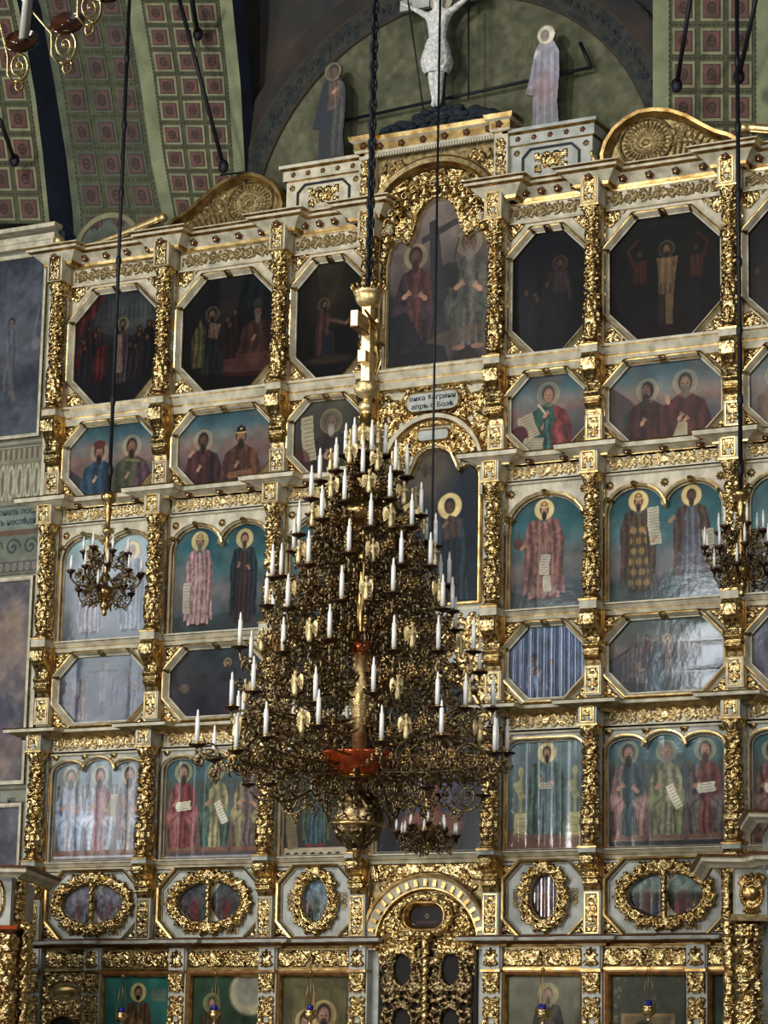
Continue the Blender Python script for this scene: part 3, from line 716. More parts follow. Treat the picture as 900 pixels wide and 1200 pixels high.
for i, x in enumerate(CX_):
    column(x, 13.47, 13.61, 15.80, 15.98, 16.52, .125, 'gilded top-row column '+NB1[i], 'columns of the top row')
    column(x, 9.20, 9.36, 11.25, 11.43, 11.84, .125, 'gilded column in the standing saints row, '+NB3[i], 'columns of the standing saints row', seed=5)
    column(x, 5.29, 5.39, 7.12, 7.30, 7.66, .13, 'gilded column in the apostles row, '+NB5[i], 'columns of the apostles row', seed=9, mt=BLUEW)

# consoles ------------------------------------------------------------------
def console_meshes(h, hb, mt):
    hw = .135; n = 60; m_ = 22
    t = np.linspace(0, 1, n)
    out = np.interp(t, [0, .04, .1, .3, .42, .5, .58, .66, .74, .8, .9, 1], [.36, .40, .42, .40, .30, .24, .26, .31, .25, .29, .2, .17])
    R = Relief(hw*2, h, h/(n-1)*1.001)
    R = Relief(hw*2, h, .012); rn = random.Random(4)
    for k in range(3): R.leaf(hw*(.5+.5*k), h*.97, -PI/2, h*.42, .055, .04)
    R.leaf(hw, h*.62, -PI/2, h*.3, .1, .04); R.leaf(hw*.5, h*.98, -PI/2-.3, h*.3, .05, .05); R.leaf(hw*1.5, h*.98, -PI/2+.3, h*.3, .05, .05)
    for q in (.18, .26, .36): 
        for k in range(9): R.dot(hw*2*(k+.5)/9, h*q, .022, .03)
    rows = R.nz; tt = 1-R.v/h; oo = np.interp(tt, t, out)
    U, V = np.meshgrid(R.u-hw, R.v); P = np.stack([U, -(oo[:, None]+R.H), V], -1)
    front = grid_mesh('leaf_front', P, np.ones((R.nz-1, R.nx-1), bool), GOLD)
    s_ = MB([GOLDS]); prof = [(0.02, 0)]+[(-float(np.interp(1-z/h, t, out)), z) for z in np.linspace(0, h, 30)]+[(.02, h)]
    for sx in (-hw, hw):
        vs = [(sx, a, b) for a, b in prof]; tri = tessellate_polygon([[Vector((a, b, 0)) for a, b in prof]])
        s_.add(vs, [tuple(q) for q in tri])
    for sx in (-hw-.012, hw-.002):
        for (yy, zz, rr) in ((-.28, h*.82, .10), (-.17, h*.28, .065)):
            sp = [(sx+.007, yy+rr*(1-.8*k/20)*math.cos(k*.6), zz+rr*(1-.8*k/20)*math.sin(k*.6)) for k in range(21)]
            s_.tube(sp, .012, 5)
    b = MB([mt, GOLDS]); b.box(-.15, .15, -.2, .02, -hb, 0); b.sweep(rect(-.105, .105, -hb+.05, -.04), [(0, -.2), (.0, -.215), (.02, -.215), (.02, -.2)], True, XZ, [1, 1, 1])
    rl = dense_foliage(.21, hb-.1, 6, .025, .09, .011)
    return front, s_.mesh('console_body'), b.mesh('block'), rl.mesh('block_carving', GOLD, y=-.2, org=(-.105, -hb+.05))
concache = {}
def console(x, z0, z1, zb, label, group, mt=WHITE):
    key = (z0, z1, zb)
    if key not in concache: concache[key] = console_meshes(z1-z0, z0-zb, mt)
    f, s_, b, r = concache[key]
    o = thing('scroll_console', label, 'bracket', (x, -.04, z0), group)
    link('leaf_front', f, o); link('console_body', s_, o); bo = link('block', b, o); link('block_carving', r, bo)
NB2 = ['at the far left end of the prophets row', 'between the turbaned prophet and the priest in a tall hat', 'left of the white-bearded prophet holding up a scroll',
       'right of the white-bearded prophet, behind the chandelier crucifix', 'left of the young prophet in red and green', 'between the young prophet and the two bearded prophets', 'right of the two bearded prophets']
NB4 = ['at the far left end of the low octagons row', 'between the grey crucifixion octagon and the octagon with gold haloes', 'left of the great chandelier in the low octagons row',
       'behind the middle of the great chandelier', 'left of the blue glaring octagon', 'between the blue glaring octagon and the burial octagon', 'right of the burial octagon with white glare']
NB6 = ['at the far left above the left icon case', 'between the two left pairs of ovals', 'left of the single blue oval', 'left of the arch over the royal doors', 'right of the arch over the royal doors',
       'between the red oval and right twin ovals', 'behind the canopy at the right edge']
for i, x in enumerate(CX_):
    console(x, 12.45, 13.47, 12.0, 'gilded scroll bracket '+NB2[i], 'brackets of the prophets row')
    console(x, 8.30, 9.20, 7.82, 'gilded scroll bracket '+NB4[i], 'brackets of the low octagons row')
    console(x, 4.70, 5.29, 4.0, 'gilded scroll bracket over a carved block '+NB6[i], 'brackets of the oval icons row', BLUEW)
# ------------------------------------------------------------------ icons
def plank(n_w, amp, phase=0.0, horiz=False, keep=None):
    def f(U, V):
        q = (V if horiz else U); a = q/n_w+phase+.16*np.sin(q*5.1/n_w*.3+1)
        t = a-np.floor(a)
        y = -amp*4*t*(1-t)
        return y if keep is None else y*keep(U, V)
    return f
FR_OCT = ([(0, .0), (.0, -.03), (.065, -.17), (.085, -.175), (.10, -.165), (.105, -.06)], [1, 0, 1, 1, 0])
FR_ARC = ([(0, .0), (.0, -.05), (.03, -.10), (.05, -.135), (.075, -.13), (.085, -.06)], [0, 1, 0, 1, 1])
FR_WOOD = ([(0, .0), (.0, -.05), (.03, -.09), (.07, -.12), (.10, -.12), (.105, .02)], [0, 1, 0, 0, 0])
cornmesh = {}
def corner(parent, px, pz, sx, sz, c, mt_y=-.07):
    if c not in cornmesh:
        r = dense_foliage(c, c, 12, .035, .11, .011, sym=False)
        r.leaf(.02, .02, PI/4, c*.62, c*.2, .05)
        cornmesh[c] = r.mesh('corner_carving', GOLD, y=0, mask=lambda U, V: (U+V < c*.93) & (U > .015) & (V > .015))
    link('corner_carving', cornmesh[c], parent, (px, mt_y, pz), None, (sx, 1, sz))
def icon(label, out, paint, org, frame='oct', ext=None, mt=WHITE, wave=None, pm=None, group='icons of the iconostasis', corners=None, clasps=None, yy=0.0, cat='icon', name='icon', tilt=0.0, panelmat=None):
    xs = [p[0] for p in out]; zs = [p[1] for p in out]; cx = (min(xs)+max(xs))/2; zb = min(zs)
    o = thing(name, label, cat, (cx, yy, zb), group)
    loc = [(a-cx, b-zb) for a, b in out]; org = (org[0]-cx, org[1]-zb)
    g = link('painting', paint.mesh('painting', in_poly([(a*1.0, b) for a, b in loc]), wave, pm, 0.0, org), o)
    g.location.y = -0.004
    prof, seg = {'oct': FR_OCT, 'arc': FR_ARC, 'wood': FR_WOOD}[frame]
    m_ = MB([mt if frame != 'wood' else WOODG, GOLDS]); m_.sweep(loc, prof, True, XZ, seg)
    fo = link('frame', m_.mesh('frame'), o)
    if ext:
        e = MB([panelmat or mt]); e.sheet([(a-cx, b-zb) for a, b in rect(*ext)], [loc], -.06)
        link('surround', e.mesh('surround'), o)
    if clasps:
        for (a, b, rot) in clasps:
            c_ = MB([GOLD, BROWN])
            c, s_ = math.cos(rot), math.sin(rot); w_, h = .07, .055
            pts = [(-w_, -.01), (w_, -.01), (w_*.8, .075), (0, .095), (-w_*.8, .075)]
            q = [(a-cx+p*c-r*s_, b-zb+p*s_+r*c) for p, r in pts]; n = len(q)
            # clasp follows the bevel of the frame
            vs = [(x, (-.045 if r < .02 else -.20), z) for (x, z), (p, r) in zip(q, pts)]+[(x, -.0, z) for (x, z) in q]
            c_.add(vs, [tuple(range(n))]+[(i, (i+1) % n, (i+1) % n+n, i+n) for i in range(n)], 0)
            link('frame_clasp', c_.mesh('frame_clasp'), fo)
    if corners:
        x0, x1, z0, z1, ct, cb = corners
        x0 -= cx; x1 -= cx; z0 -= zb; z1 -= zb
        corner(o, x0, z1, 1, -1, ct); corner(o, x1, z1, -1, -1, ct); corner(o, x0, z0, 1, 1, cb); corner(o, x1, z0, -1, 1, cb)
    return o
def oct_icon(bay, z0, z1, c, label, paint, mt=WHITE, wave=None, ext=None, pm=None, group='', cl=True):
    x0, x1 = BAYS[bay]; out = octo(x0, x1, z0, z1, c)
    clasp = []
    if cl:
        xm = (x0+x1)/2
        clasp = [(x0+c, z1, .4), (x1-c, z1, -.4), (xm, z1, 0), (x0, z1-c, 1.2), (x1, z1-c, -1.2)]
    return icon(label, out, paint, (x0, z0), 'oct', ext, mt, wave, pm, group, (x0-.1, x1+.1, ext[2]+.02, ext[3]-.02, round(c*.98, 3), round(c*.98, 3)), clasp)

PAINTD = vmat('dark_icon_oil', .5, .04, .15, spec=.08)
# --- top row: dark passion scenes
Z0, Z1 = 13.69, 15.76
def T1(bay, seed, stops, fn, label):
    x0, x1 = BAYS[bay]; p = Paint(x1-x0, Z1-Z0, .0125, seed); p.grad(stops); fn(p); p.mottle(.35, .25); p.gain = .62
    c = .5 if x1-x0 > 1.5 else .42
    oct_icon(bay, Z0, Z1, c, label, p, ext=(x0-.14, x1+.14, 13.62, 16.0), pm=PAINTD, group='dark octagonal passion scenes of the top row')
def f(p):
    p.poly([(0, 1.25), (.0, 1.9), (.45, 2.07), (.62, 2.07), (.42, 1.7)], (.40, .13, .13), .9, .3)
    p.ell(1.15, 1.62, .65, .33, (.42, .47, .46), .65, soft=.8)
    for k in range(12): p.line(.55+k*.1, 1.55, .55+k*.1, 1.85+.1*math.sin(k), .012, (.20, .20, .19), .7)
    p.crowd(.1, .75, .95, 1.5, 8, [(.34, .10, .11), (.25, .13, .14), (.18, .16, .2)], .06)
    p.crowd(1.15, 1.9, 1.0, 1.5, 10, [(.12, .12, .15), (.15, .12, .12), (.1, .1, .12)], .07)
    p.poly([(.42, .45), (.62, .45), (.72, 1.1), (.45, 1.1)], (.42, .12, .12), .8, .3)
    p.poly([(.82, .35), (1.12, .35), (1.16, 1.05), (1.1, 1.35), (.9, 1.36), (.84, 1.0)], (.33, .26, .26), 1, .2)
    p.poly([(.90, .55), (1.04, .55), (1.02, 1.28), (.93, 1.28)], (.62, .50, .46), 1, .2)
    p.head(1.02, 1.46, .09, beard=.6, halo=1.5, hsolid=.35, skin=(.5, .35, .3)); p.line(0.05, .72, .4, .72, .02, (.15, .25, .2), .7)
T1('AB', 1, [(0, (.11, .11, .14)), (.5, (.16, .15, .17)), (1, (.22, .26, .28))], f, 'octagonal dark icon of a judgement, pale robed figure in a crowd, red drape upper left')
def f(p):
    p.poly([(.75, 1.1), (.75, 2.07), (1.2, 2.07), (1.1, 1.1)], (.19, .17, .16), .8); p.poly([(1.25, 1.4), (1.2, 2.07), (1.96, 2.07), (1.96, 1.2), (1.6, 1.5)], (.07, .12, .14), .9, .3)
    for k, (a, b) in enumerate(((.92, .30), (.78, .18))):
        p.ell(1.5, .52-k*.16, .75, .16, (.30, .10, .10)); p.ell(1.5, .56-k*.16, .75, .12, (.45, .26, .22), .8)
    p.bust(1.55, .62, .95, (.32, .17, .15), (.24, .11, .11), halo=0, bc=(.5, .45, .4), skin=(.5, .36, .3)); p.ell(1.55, 1.52, .1, .1, (.2, .2, .2))
    p.crowd(.15, .55, .9, 1.3, 5, [(.12, .12, .12), (.2, .18, .1)], .07)
    p.poly([(.2, .45), (.42, .45), (.5, 1.1), (.35, 1.35), (.18, 1.0)], (.38, .34, .17), .9, .3)
    p.poly([(.45, .3), (.85, .3), (.85, 1.0), (.78, 1.3), (.5, 1.3), (.45, 1.0)], (.12, .15, .15), 1, .2)
    p.poly([(.52, 1.0), (.72, .95), (.78, 1.22), (.55, 1.28)], (.58, .42, .33), .9, .15)
    p.head(.6, 1.42, .1, beard=.8, halo=1.45, hsolid=.25, skin=(.58, .42, .32)); p.crowd(.85, 1.1, 1.1, 1.45, 3, [(.2, .1, .1)], .07)
T1('BC', 2, [(0, (.10, .055, .06)), (.4, (.10, .08, .09)), (1, (.10, .11, .12))], f, 'octagonal dark icon of a bound haloed figure before a seated priest, red curved steps')
def f(p):
    p.poly([(.35, 2.07), (.95, 2.07), (.7, 1.3), (.5, 1.2)], (.34, .28, .17), .45); p.ell(.6, 1.45, .45, .5, (.30, .25, .15), .5, soft=1)
    p.ell(.65, .32, .45, .08, (.28, .22, .14), .8, soft=.6)
    p.poly([(.35, .4), (.75, .4), (.72, .8), (.62, .85), (.68, 1.15), (.42, 1.2), (.36, .9)], (.32, .18, .16), 1, .25)
    p.poly([(.5, .42), (.75, .4), (.7, .8), (.5, .75)], (.07, .13, .19), .9, .2); p.line(.62, 1.05, .95, .95, .04, (.45, .3, .24)); p.hand(.98, .95, .04)
    p.head(.52, 1.32, .085, beard=.7, halo=1.45, hsolid=.2, skin=(.5, .36, .27), turn=1)
T1('CD', 3, [(0, (.05, .06, .07)), (.5, (.07, .07, .07)), (1, (.14, .12, .09))], f, 'octagonal dark icon of a kneeling haloed figure praying under a shaft of light')
def f(p):
    p.crowd(.1, .7, .9, 1.35, 6, [(.14, .09, .10), (.10, .08, .10)], .07); p.poly([(.65, .3), (1.0, .3), (1.05, 1.0), (1.0, 1.35), (.7, 1.35), (.66, 1.0)], (.10, .09, .16), 1, .2)
    p.poly([(.72, 1.0), (.98, 1.0), (1.0, 1.36), (.74, 1.36)], (.34, .25, .22), .8, .1); p.line(1.0, 1.2, 1.05, .85, .035, (.36, .26, .22))
    p.head(.86, 1.5, .095, beard=.5, halo=1.45, hsolid=.2, skin=(.4, .28, .22)); p.tint((.15, .09, .08), .5, .5)
T1('EF', 4, [(0, (.06, .06, .09)), (.5, (.05, .05, .10)), (1, (.04, .06, .14))], f, 'narrow octagonal near-black blue icon with one pale haloed figure right of centre')
def f(p):
    p.poly([(.75, .3), (.78, 2.0), (1.15, 2.0), (1.1, .3)], (.055, .075, .14), .9)
    p.ell(1.0, 1.0, .95, 1.0, (.14, .14, .12), .35, soft=.6); p.ring(.98, 1.05, .93, .02, (.18, .17, .13), .7)
    for x, col, hx in ((.52, (.35, .15, .11), 0), (1.52, (.34, .16, .12), 1)):
        p.poly([(x-.12, .3), (x+.12, .3), (x+.16, 1.1), (x+.1, 1.38), (x-.1, 1.38), (x-.15, 1.1)], (.10, .09, .10), .9, .2)
        p.poly([(x-.12, 1.0), (x+.1, .95), (x+.13, 1.35), (x-.12, 1.36)], col, .95, .15); p.head(x, 1.46, .075, beard=.3, halo=0, skin=(.38, .22, .17))
        s_ = 1 if hx else -1; p.line(x+.12*s_, 1.3, x+.2*s_, 1.55, .035, col); p.line(x+.2*s_, 1.55, x+.02*s_, 1.72, .03, col)
    sk = (.58, .43, .26)
    p.poly([(.85, .75), (1.13, .75), (1.16, 1.1), (1.2, 1.36), (.82, 1.36), (.86, 1.1)], sk, 1, .12); p.poly([(.86, .72), (1.12, .72), (1.1, .92), (.88, .92)], (.45, .34, .22), 1, .2)
    p.poly([(.98, .2), (1.1, .2), (1.12, .72), (.98, .74)], sk, .9, .1); p.poly([(.84, .25), (.95, .25), (.98, .74), (.86, .74)], (.25, .18, .13), .9, .1)
    p.head(1.0, 1.5, .10, beard=.6, halo=1.45, hsolid=.15, skin=(.5, .36, .24)); p.poly([(.3, .0), (1.7, .0), (1.7, .2), (.3, .25)], (.16, .07, .08), .6)
T1('FG', 5, [(0, (.12, .06, .08)), (.2, (.06, .06, .10)), (1, (.06, .07, .08))], f, 'large octagonal dark icon of a scourging, bare-chested haloed figure between two men')
def f(p):
    p.crowd(.1, 1.7, .9, 1.5, 9, [(.10, .07, .08), (.14, .09, .09)], .08); p.tint((.03, .05, .12), .7, .5)
T1('GH', 6, [(0, (.04, .05, .11)), (1, (.07, .06, .07))], f, 'dark octagonal passion icon cut off by the right edge of the photograph')

# --- second row: half-length prophets
def T2(bay, seed, fn, label):
    x0, x1 = BAYS[bay]; z0, z1 = 12.0, 13.26; p = Paint(x1-x0, z1-z0, .0125, seed)
    p.grad([(0, (.24, .20, .24)), (.3, (.34, .27, .27)), (.55, (.50, .38, .34)), (.68, (.44, .42, .40)), (.85, (.20, .34, .38)), (1, (.13, .26, .30))])
    p.tint((.42, .30, .28), .5, .4); p.tint((.22, .40, .44), .3, .25); fn(p, x1-x0); p.mottle(.25, .3)
    c = .36 if x1-x0 > 1.5 else .34
    oct_icon(bay, z0, z1, c, label, p, ext=(x0-.14, x1+.14, 11.93, 13.32), pm=PAINTM, group='octagonal half-length prophet icons')
def f(p, W):
    p.poly([(0, 0), (0, .5), (.3, .3), (.5, 0)], (.18, .18, .22)); p.bust(.62, 0, 1.0, (.12, .22, .30), (.10, .17, .26), skin=(.5, .33, .26)); p.ell(.62, .93, .13, .08, (.34, .13, .10))
    p.bust(1.32, 0, 1.05, (.24, .25, .18), (.28, .18, .22), skin=(.45, .3, .22)); p.line(1.2, .6, 1.5, .55, .03, (.4, .4, .2))
T2('AB', 11, f, 'octagonal icon of two half-length prophets, the left in a red turban and blue robe')
def f(p, W):
    p.bust(.5, 0, 1.0, (.26, .13, .13), (.18, .11, .12), skin=(.3, .2, .16)); p.hand(.24, .55, .05)
    p.bust(1.28, 0, 1.02, (.26, .15, .12), (.34, .19, .13), halo=0, hat=(.07, .07, .10)); p.scroll(1.3, .12, .5, .12, 0.05, (.5, .3, .2), 3)
T2('BC', 12, f, 'octagonal icon of two half-length prophets, the right one a priest in a tall dark hat')
def f(p, W):
    p.grad([(0, (.12, .11, .12)), (.5, (.20, .19, .18)), (1, (.26, .25, .21))]); p.bust(.72, 0, 1.12, (.16, .13, .12), (.13, .17, .14), bc=(.55, .52, .47), skin=(.42, .32, .25), hair=(.3, .27, .24))
    p.scroll(.28, .62, .24, .8, .12, (.62, .58, .45), 10); p.ell(.12, .2, .2, .25, (.30, .12, .12), .7)
T2('CD', 13, f, 'octagonal icon of a white-bearded prophet holding up a long pale scroll')
def f(p, W):
    p.bust(.66, 0.1, 1.06, (.14, .28, .25), (.44, .13, .14), beard=0, hair=(.25, .14, .09), skin=(.6, .43, .33))
    p.poly([(.5, .0), (1.1, .0), (1.02, .4), (.8, .52), (.7, .3)], (.45, .16, .16), 1, .3, 4); p.poly([(.55, 0), (.72, 0), (.72, .55), (.58, .5)], (.16, .30, .28), 1, .3, 3)
    p.scroll(.3, .42, .3, .42, .35, (.60, .56, .44), 7); p.ell(.14, .25, .16, .2, (.28, .1, .1)); p.scroll(.4, .12, .36, .2, -.1, (.6, .56, .44), 4); p.line(.48, .78, .62, .6, .02, (.8, .75, .6)); p.hand(.6, .58, .05)
T2('EF', 14, f, 'small octagonal icon of a beardless young prophet in red and green with a scroll')
def f(p, W):
    p.poly([(0, .95), (.35, .7), (.6, .4), (.8, 0), (0, 0)], (.27, .22, .22)); p.poly([(.25, .0), (.22, .4), (.45, .6), (.6, .3), (.7, 0)], (.10, .19, .17), 1, .3, 4)
    p.bust(.66, 0, 1.03, (.22, .11, .10), (.24, .12, .10), bc=(.10, .08, .07), skin=(.42, .28, .22), turn=-1); p.ell(.62, .6, .07, .1, (.2, .17, .15))
    p.bust(1.32, 0, 1.12, (.26, .11, .11), (.25, .09, .09), bc=(.36, .32, .28), skin=(.50, .35, .27)); p.hand(1.02, .6, .055, ang=1.7)
    p.poly([(1.1, .0), (1.35, .0), (1.35, .22), (1.2, .25)], (.60, .55, .42), 1); p.hand(1.3, .25, .05)
T2('FG', 15, f, 'octagonal icon of two bearded half-length prophets in dark red turned together')
def f(p, W): p.bust(.45, 0, 1.05, (.35, .25, .2), (.3, .2, .16)); p.bust(1.3, 0, 1.05, (.15, .2, .25), (.2, .2, .3))
T2('GH', 16, f, 'octagonal prophet icon cut off by the right edge, brown robed figure under blue sky')

# --- third row: full-length standing saints
TEAL = [(0, (.17, .20, .25)), (.12, (.22, .27, .32)), (.3, (.38, .38, .38)), (.42, (.42, .42, .42)), (.6, (.22, .44, .46)), (.85, (.07, .32, .36)), (1, (.05, .26, .31))]
def T3(bay, seed, n, fn, label, wave=None, stops=TEAL):
    x0, x1 = BAYS[bay]; z0 = 9.34; zt = 11.20; W = x1-x0; zs = zt-(W/n)/2*.92; p = Paint(W, zt-z0, .0125, seed)
    p.grad(stops); p.tint((.5, .40, .38), .45, .5) if n != 0 else None
    p.tint((.06, .22, .26), .35, .3); p.poly([(0, .0), (W, .0), (W, .22), (W*.6, .34), (W*.3, .24), (0, .3)], (.18, .22, .22), .7); fn(p, W); p.mottle(.22, .3)
    icon(label, arches(x0, x1, z0, zs, zt, n, .9), p, (x0, z0), 'arc', (x0-.14, x1+.14, 9.28, 11.5), WHITE, wave, PAINT, 'arched icons of standing saints',
         clasps=[(x0+W*(k+.5)/n, zt, 0) for k in range(n)]+[(x0+.05, zs+.22, .9), (x1-.05, zs+.22, -.9)])
    # gilt bosses in the spandrels
    return p
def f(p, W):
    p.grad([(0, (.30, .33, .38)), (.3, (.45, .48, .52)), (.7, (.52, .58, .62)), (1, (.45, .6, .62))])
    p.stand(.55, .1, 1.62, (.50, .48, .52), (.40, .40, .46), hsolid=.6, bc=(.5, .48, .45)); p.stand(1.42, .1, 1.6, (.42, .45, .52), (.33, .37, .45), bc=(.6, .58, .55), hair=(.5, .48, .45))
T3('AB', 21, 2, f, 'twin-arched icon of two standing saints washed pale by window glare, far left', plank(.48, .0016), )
def f(p, W):
    p.stand(.5, .1, 1.66, (.66, .50, .50), (.60, .44, .45), hat=(.55, .42, .3), bc=(.35, .33, .33), pattern=(.72, .58, .55)); p.scroll(.26, .62, .14, .55, 0, (.72, .68, .58), 9)
    p.stand(1.42, .1, 1.64, (.22, .16, .17), (.12, .17, .20), bc=(.2, .14, .12))
T3('BC', 22, 2, f, 'twin-arched icon of a bishop in pale pink vestments beside a monk in dark robes')
def f(p, W): p.stand(.68, .1, 1.64, (.20, .24, .26), (.32, .22, .2))
T3('CD', 23, 1, f, 'teal single-arched saint icon mostly hidden behind the left of the great chandelier')
def f(p, W):
    p.stand(.6, .12, 1.66, (.52, .34, .31), (.46, .29, .27), hat=(.5, .36, .25), hair=(.1, .07, .06), pattern=(.62, .45, .36), hsolid=.9, wide=1.3)
    p.scroll(.62, .72, .17, .34, -.1, (.75, .72, .62), 7); p.scroll(.66, .40, .14, .26, .1, (.75, .72, .62), 6); p.ell(.13, 1.1, .09, .1, (.35, .2, .18)); p.line(.13, 1.1, .13, 1.27, .02, (.35, .2, .18)); p.hand(.2, 1.02, .045)
T3('EF', 24, 1, f, 'single-arched icon of a crowned bishop in rose brocade holding a small church')
def f(p, W):
    p.stand(.5, .14, 1.64, (.28, .22, .15), (.26, .18, .14), hair=(.1, .07, .06), bc=(.14, .11, .1), hat=(.5, .38, .2), pattern=(.62, .48, .20), hsolid=1, wide=1.15)
    p.scroll(.78, 1.22, .2, .62, .1, (.68, .66, .55), 12); p.hand(.76, .98, .045)
    p.stand(1.42, .16, 1.64, (.32, .33, .38), (.27, .19, .15), hair=(.15, .1, .07), hsolid=1, skin=(.35, .22, .17), wide=1.15); p.hand(1.06, 1.28, .05); p.scroll(1.72, .85, .2, .5, .1, (.6, .57, .48), 8); p.ell(1.2, 1.3, .12, .1, (.25, .17, .14), 0)
    p.poly([(0, .3), (.2, .42), (.35, .3), (.3, 0), (0, 0)], (.2, .28, .28), .6); p.poly([(1.0, .3), (1.12, .5), (1.2, .3), (1.1, 0), (.9, 0)], (.16, .3, .28), .7)
T3('FG', 25, 2, f, 'twin-arched icon of a bishop with gold roundels on his robe and a monk in grey')
def f(p, W): p.stand(.55, .12, 1.6, (.5, .42, .42), (.4, .32, .34), hsolid=1); p.stand(1.4, .12, 1.6, (.3, .3, .35), (.25, .2, .2))
T3('GH', 26, 2, f, 'twin-arched standing saint icon cut off by the right edge behind the small chandelier')
bi = 0
BOSSL = ['above the far left twin arches', 'above the pink bishop and dark monk', 'above the rose brocade bishop', 'above the roundel bishop and grey monk', 'above the arch cut by the right edge', 'above the teal arch behind the chandelier']
for b, t in zip(['AB', 'BC', 'EF', 'FG', 'GH', 'CD'], BOSSL):
    x0, x1 = BAYS[b]; xs = [x0+.02, x1-.02]+([(x0+x1)/2] if x1-x0 > 1.5 else [])
    for x in xs:
        o = link('flower_boss', ROSB, body, (x, -.06, 11.27 if x in (x0+.02, x1-.02) else 11.25), (-PI/2, 0, 0))

# --- fourth row: low octagons
def T4(bay, seed, fn, label, stops, wave=None):
    x0, x1 = BAYS[bay]; z0, z1 = 7.85, 9.02; p = Paint(x1-x0, z1-z0, .0125, seed); p.grad(stops); fn(p, x1-x0); p.mottle(.35, .22)
    oct_icon(bay, z0, z1, .36, label, p, ext=(x0-.14, x1+.14, 7.74, 9.12), wave=wave, group='low octagonal feast icons')
GREY = [(0, (.22, .20, .27)), (.5, (.30, .30, .38)), (1, (.26, .32, .36))]
def f(p, W):
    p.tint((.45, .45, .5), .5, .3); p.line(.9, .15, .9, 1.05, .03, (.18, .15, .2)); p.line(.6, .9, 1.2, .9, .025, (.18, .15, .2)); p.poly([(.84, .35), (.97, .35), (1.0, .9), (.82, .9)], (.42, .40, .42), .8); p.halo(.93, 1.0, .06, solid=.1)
    p.crowd(.15, .6, .5, .8, 5, [(.3, .28, .35), (.36, .30, .32)], .05); p.crowd(1.1, 1.7, .5, .95, 5, [(.28, .27, .36)], .05); p.halo(1.58, .62, .07, solid=.1); p.halo(.18, .25, .06, solid=.1)
T4('AB', 31, f, 'low octagonal grey-violet crucifixion icon with glare, beneath the far left twin arches', GREY, plank(.65, .0035))
def f(p, W):
    p.halo(1.15, .92, .08, solid=.35); p.head(1.15, .9, .05, halo=0); p.ell(.28, .5, .12, .09, (.35, .3, .3)); p.halo(.28, .5, .07, solid=.3); p.tint((.35, .25, .25), .4, .4)
T4('BC', 32, f, 'low octagonal dim icon with two small gold haloes left of the chandelier', [(0, (.12, .12, .17)), (.5, (.19, .19, .23)), (1, (.15, .21, .22))])
T4('CD', 33, lambda p, W: p.crowd(.2, 1.1, .5, .9, 6, [(.15, .13, .13)], .06), 'low octagonal icon hidden behind the left of the great chandelier', [(0, (.1, .1, .12)), (1, (.2, .22, .25))])
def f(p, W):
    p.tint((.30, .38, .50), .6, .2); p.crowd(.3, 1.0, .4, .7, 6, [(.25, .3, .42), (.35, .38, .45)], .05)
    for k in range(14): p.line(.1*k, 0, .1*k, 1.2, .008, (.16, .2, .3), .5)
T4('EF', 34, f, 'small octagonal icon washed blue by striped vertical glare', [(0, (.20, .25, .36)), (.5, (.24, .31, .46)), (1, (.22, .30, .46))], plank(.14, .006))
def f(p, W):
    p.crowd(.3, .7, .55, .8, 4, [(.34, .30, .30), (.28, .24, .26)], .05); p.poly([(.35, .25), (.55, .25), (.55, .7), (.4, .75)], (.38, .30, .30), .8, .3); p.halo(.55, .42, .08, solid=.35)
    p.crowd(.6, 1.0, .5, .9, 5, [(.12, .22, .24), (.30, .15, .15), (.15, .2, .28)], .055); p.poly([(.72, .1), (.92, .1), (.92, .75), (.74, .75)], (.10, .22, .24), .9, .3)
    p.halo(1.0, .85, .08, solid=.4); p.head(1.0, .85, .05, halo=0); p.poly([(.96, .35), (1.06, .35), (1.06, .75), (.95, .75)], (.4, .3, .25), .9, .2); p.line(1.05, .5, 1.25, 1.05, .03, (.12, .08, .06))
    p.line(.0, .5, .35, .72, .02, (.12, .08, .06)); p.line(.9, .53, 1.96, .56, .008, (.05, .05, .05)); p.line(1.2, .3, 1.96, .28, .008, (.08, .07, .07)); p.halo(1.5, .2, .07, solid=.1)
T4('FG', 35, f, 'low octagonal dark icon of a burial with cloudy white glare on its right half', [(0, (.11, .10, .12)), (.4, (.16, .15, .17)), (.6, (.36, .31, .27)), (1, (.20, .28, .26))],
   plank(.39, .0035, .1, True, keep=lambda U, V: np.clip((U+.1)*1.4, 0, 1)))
T4('GH', 36, lambda p, W: p.tint((.5, .5, .52), .6, .3), 'low octagonal greyish icon cut off by the right edge', GREY)

# --- fifth row: apostles
def T5(bay, seed, n, fn, label, stops, wave=None):
    x0, x1 = BAYS[bay]; W = x1-x0; z0 = 5.40; zt = 7.16; p = Paint(W, zt-z0, .0115, seed); p.grad(stops); fn(p, W); p.mottle(.22, .2)
    out = arches(x0, x1, z0, zt-W/n*.40, zt, n, .8, rise=[-.05, 0.0, -.05]) if n == 3 else round_top(x0, x1, z0, zt-.03, .22)
    icon(label, out, p, (x0, z0), 'arc', (x0-.14, x1+.14, 5.34, 7.33), BLUEW, wave, PAINT, 'icons of the apostles row')
    xs = [x0+.01, x1-.01]+([x0+W/3, x0+2*W/3] if n == 3 else [])
    for x in xs:
        o = link('flower_boss', ROSB, body, (x, -.06, 7.24), (-PI/2, 0, 0))
SK5 = [(0, (.24, .20, .20)), (.15, (.42, .32, .30)), (.5, (.30, .32, .32)), (1, (.18, .38, .42))]
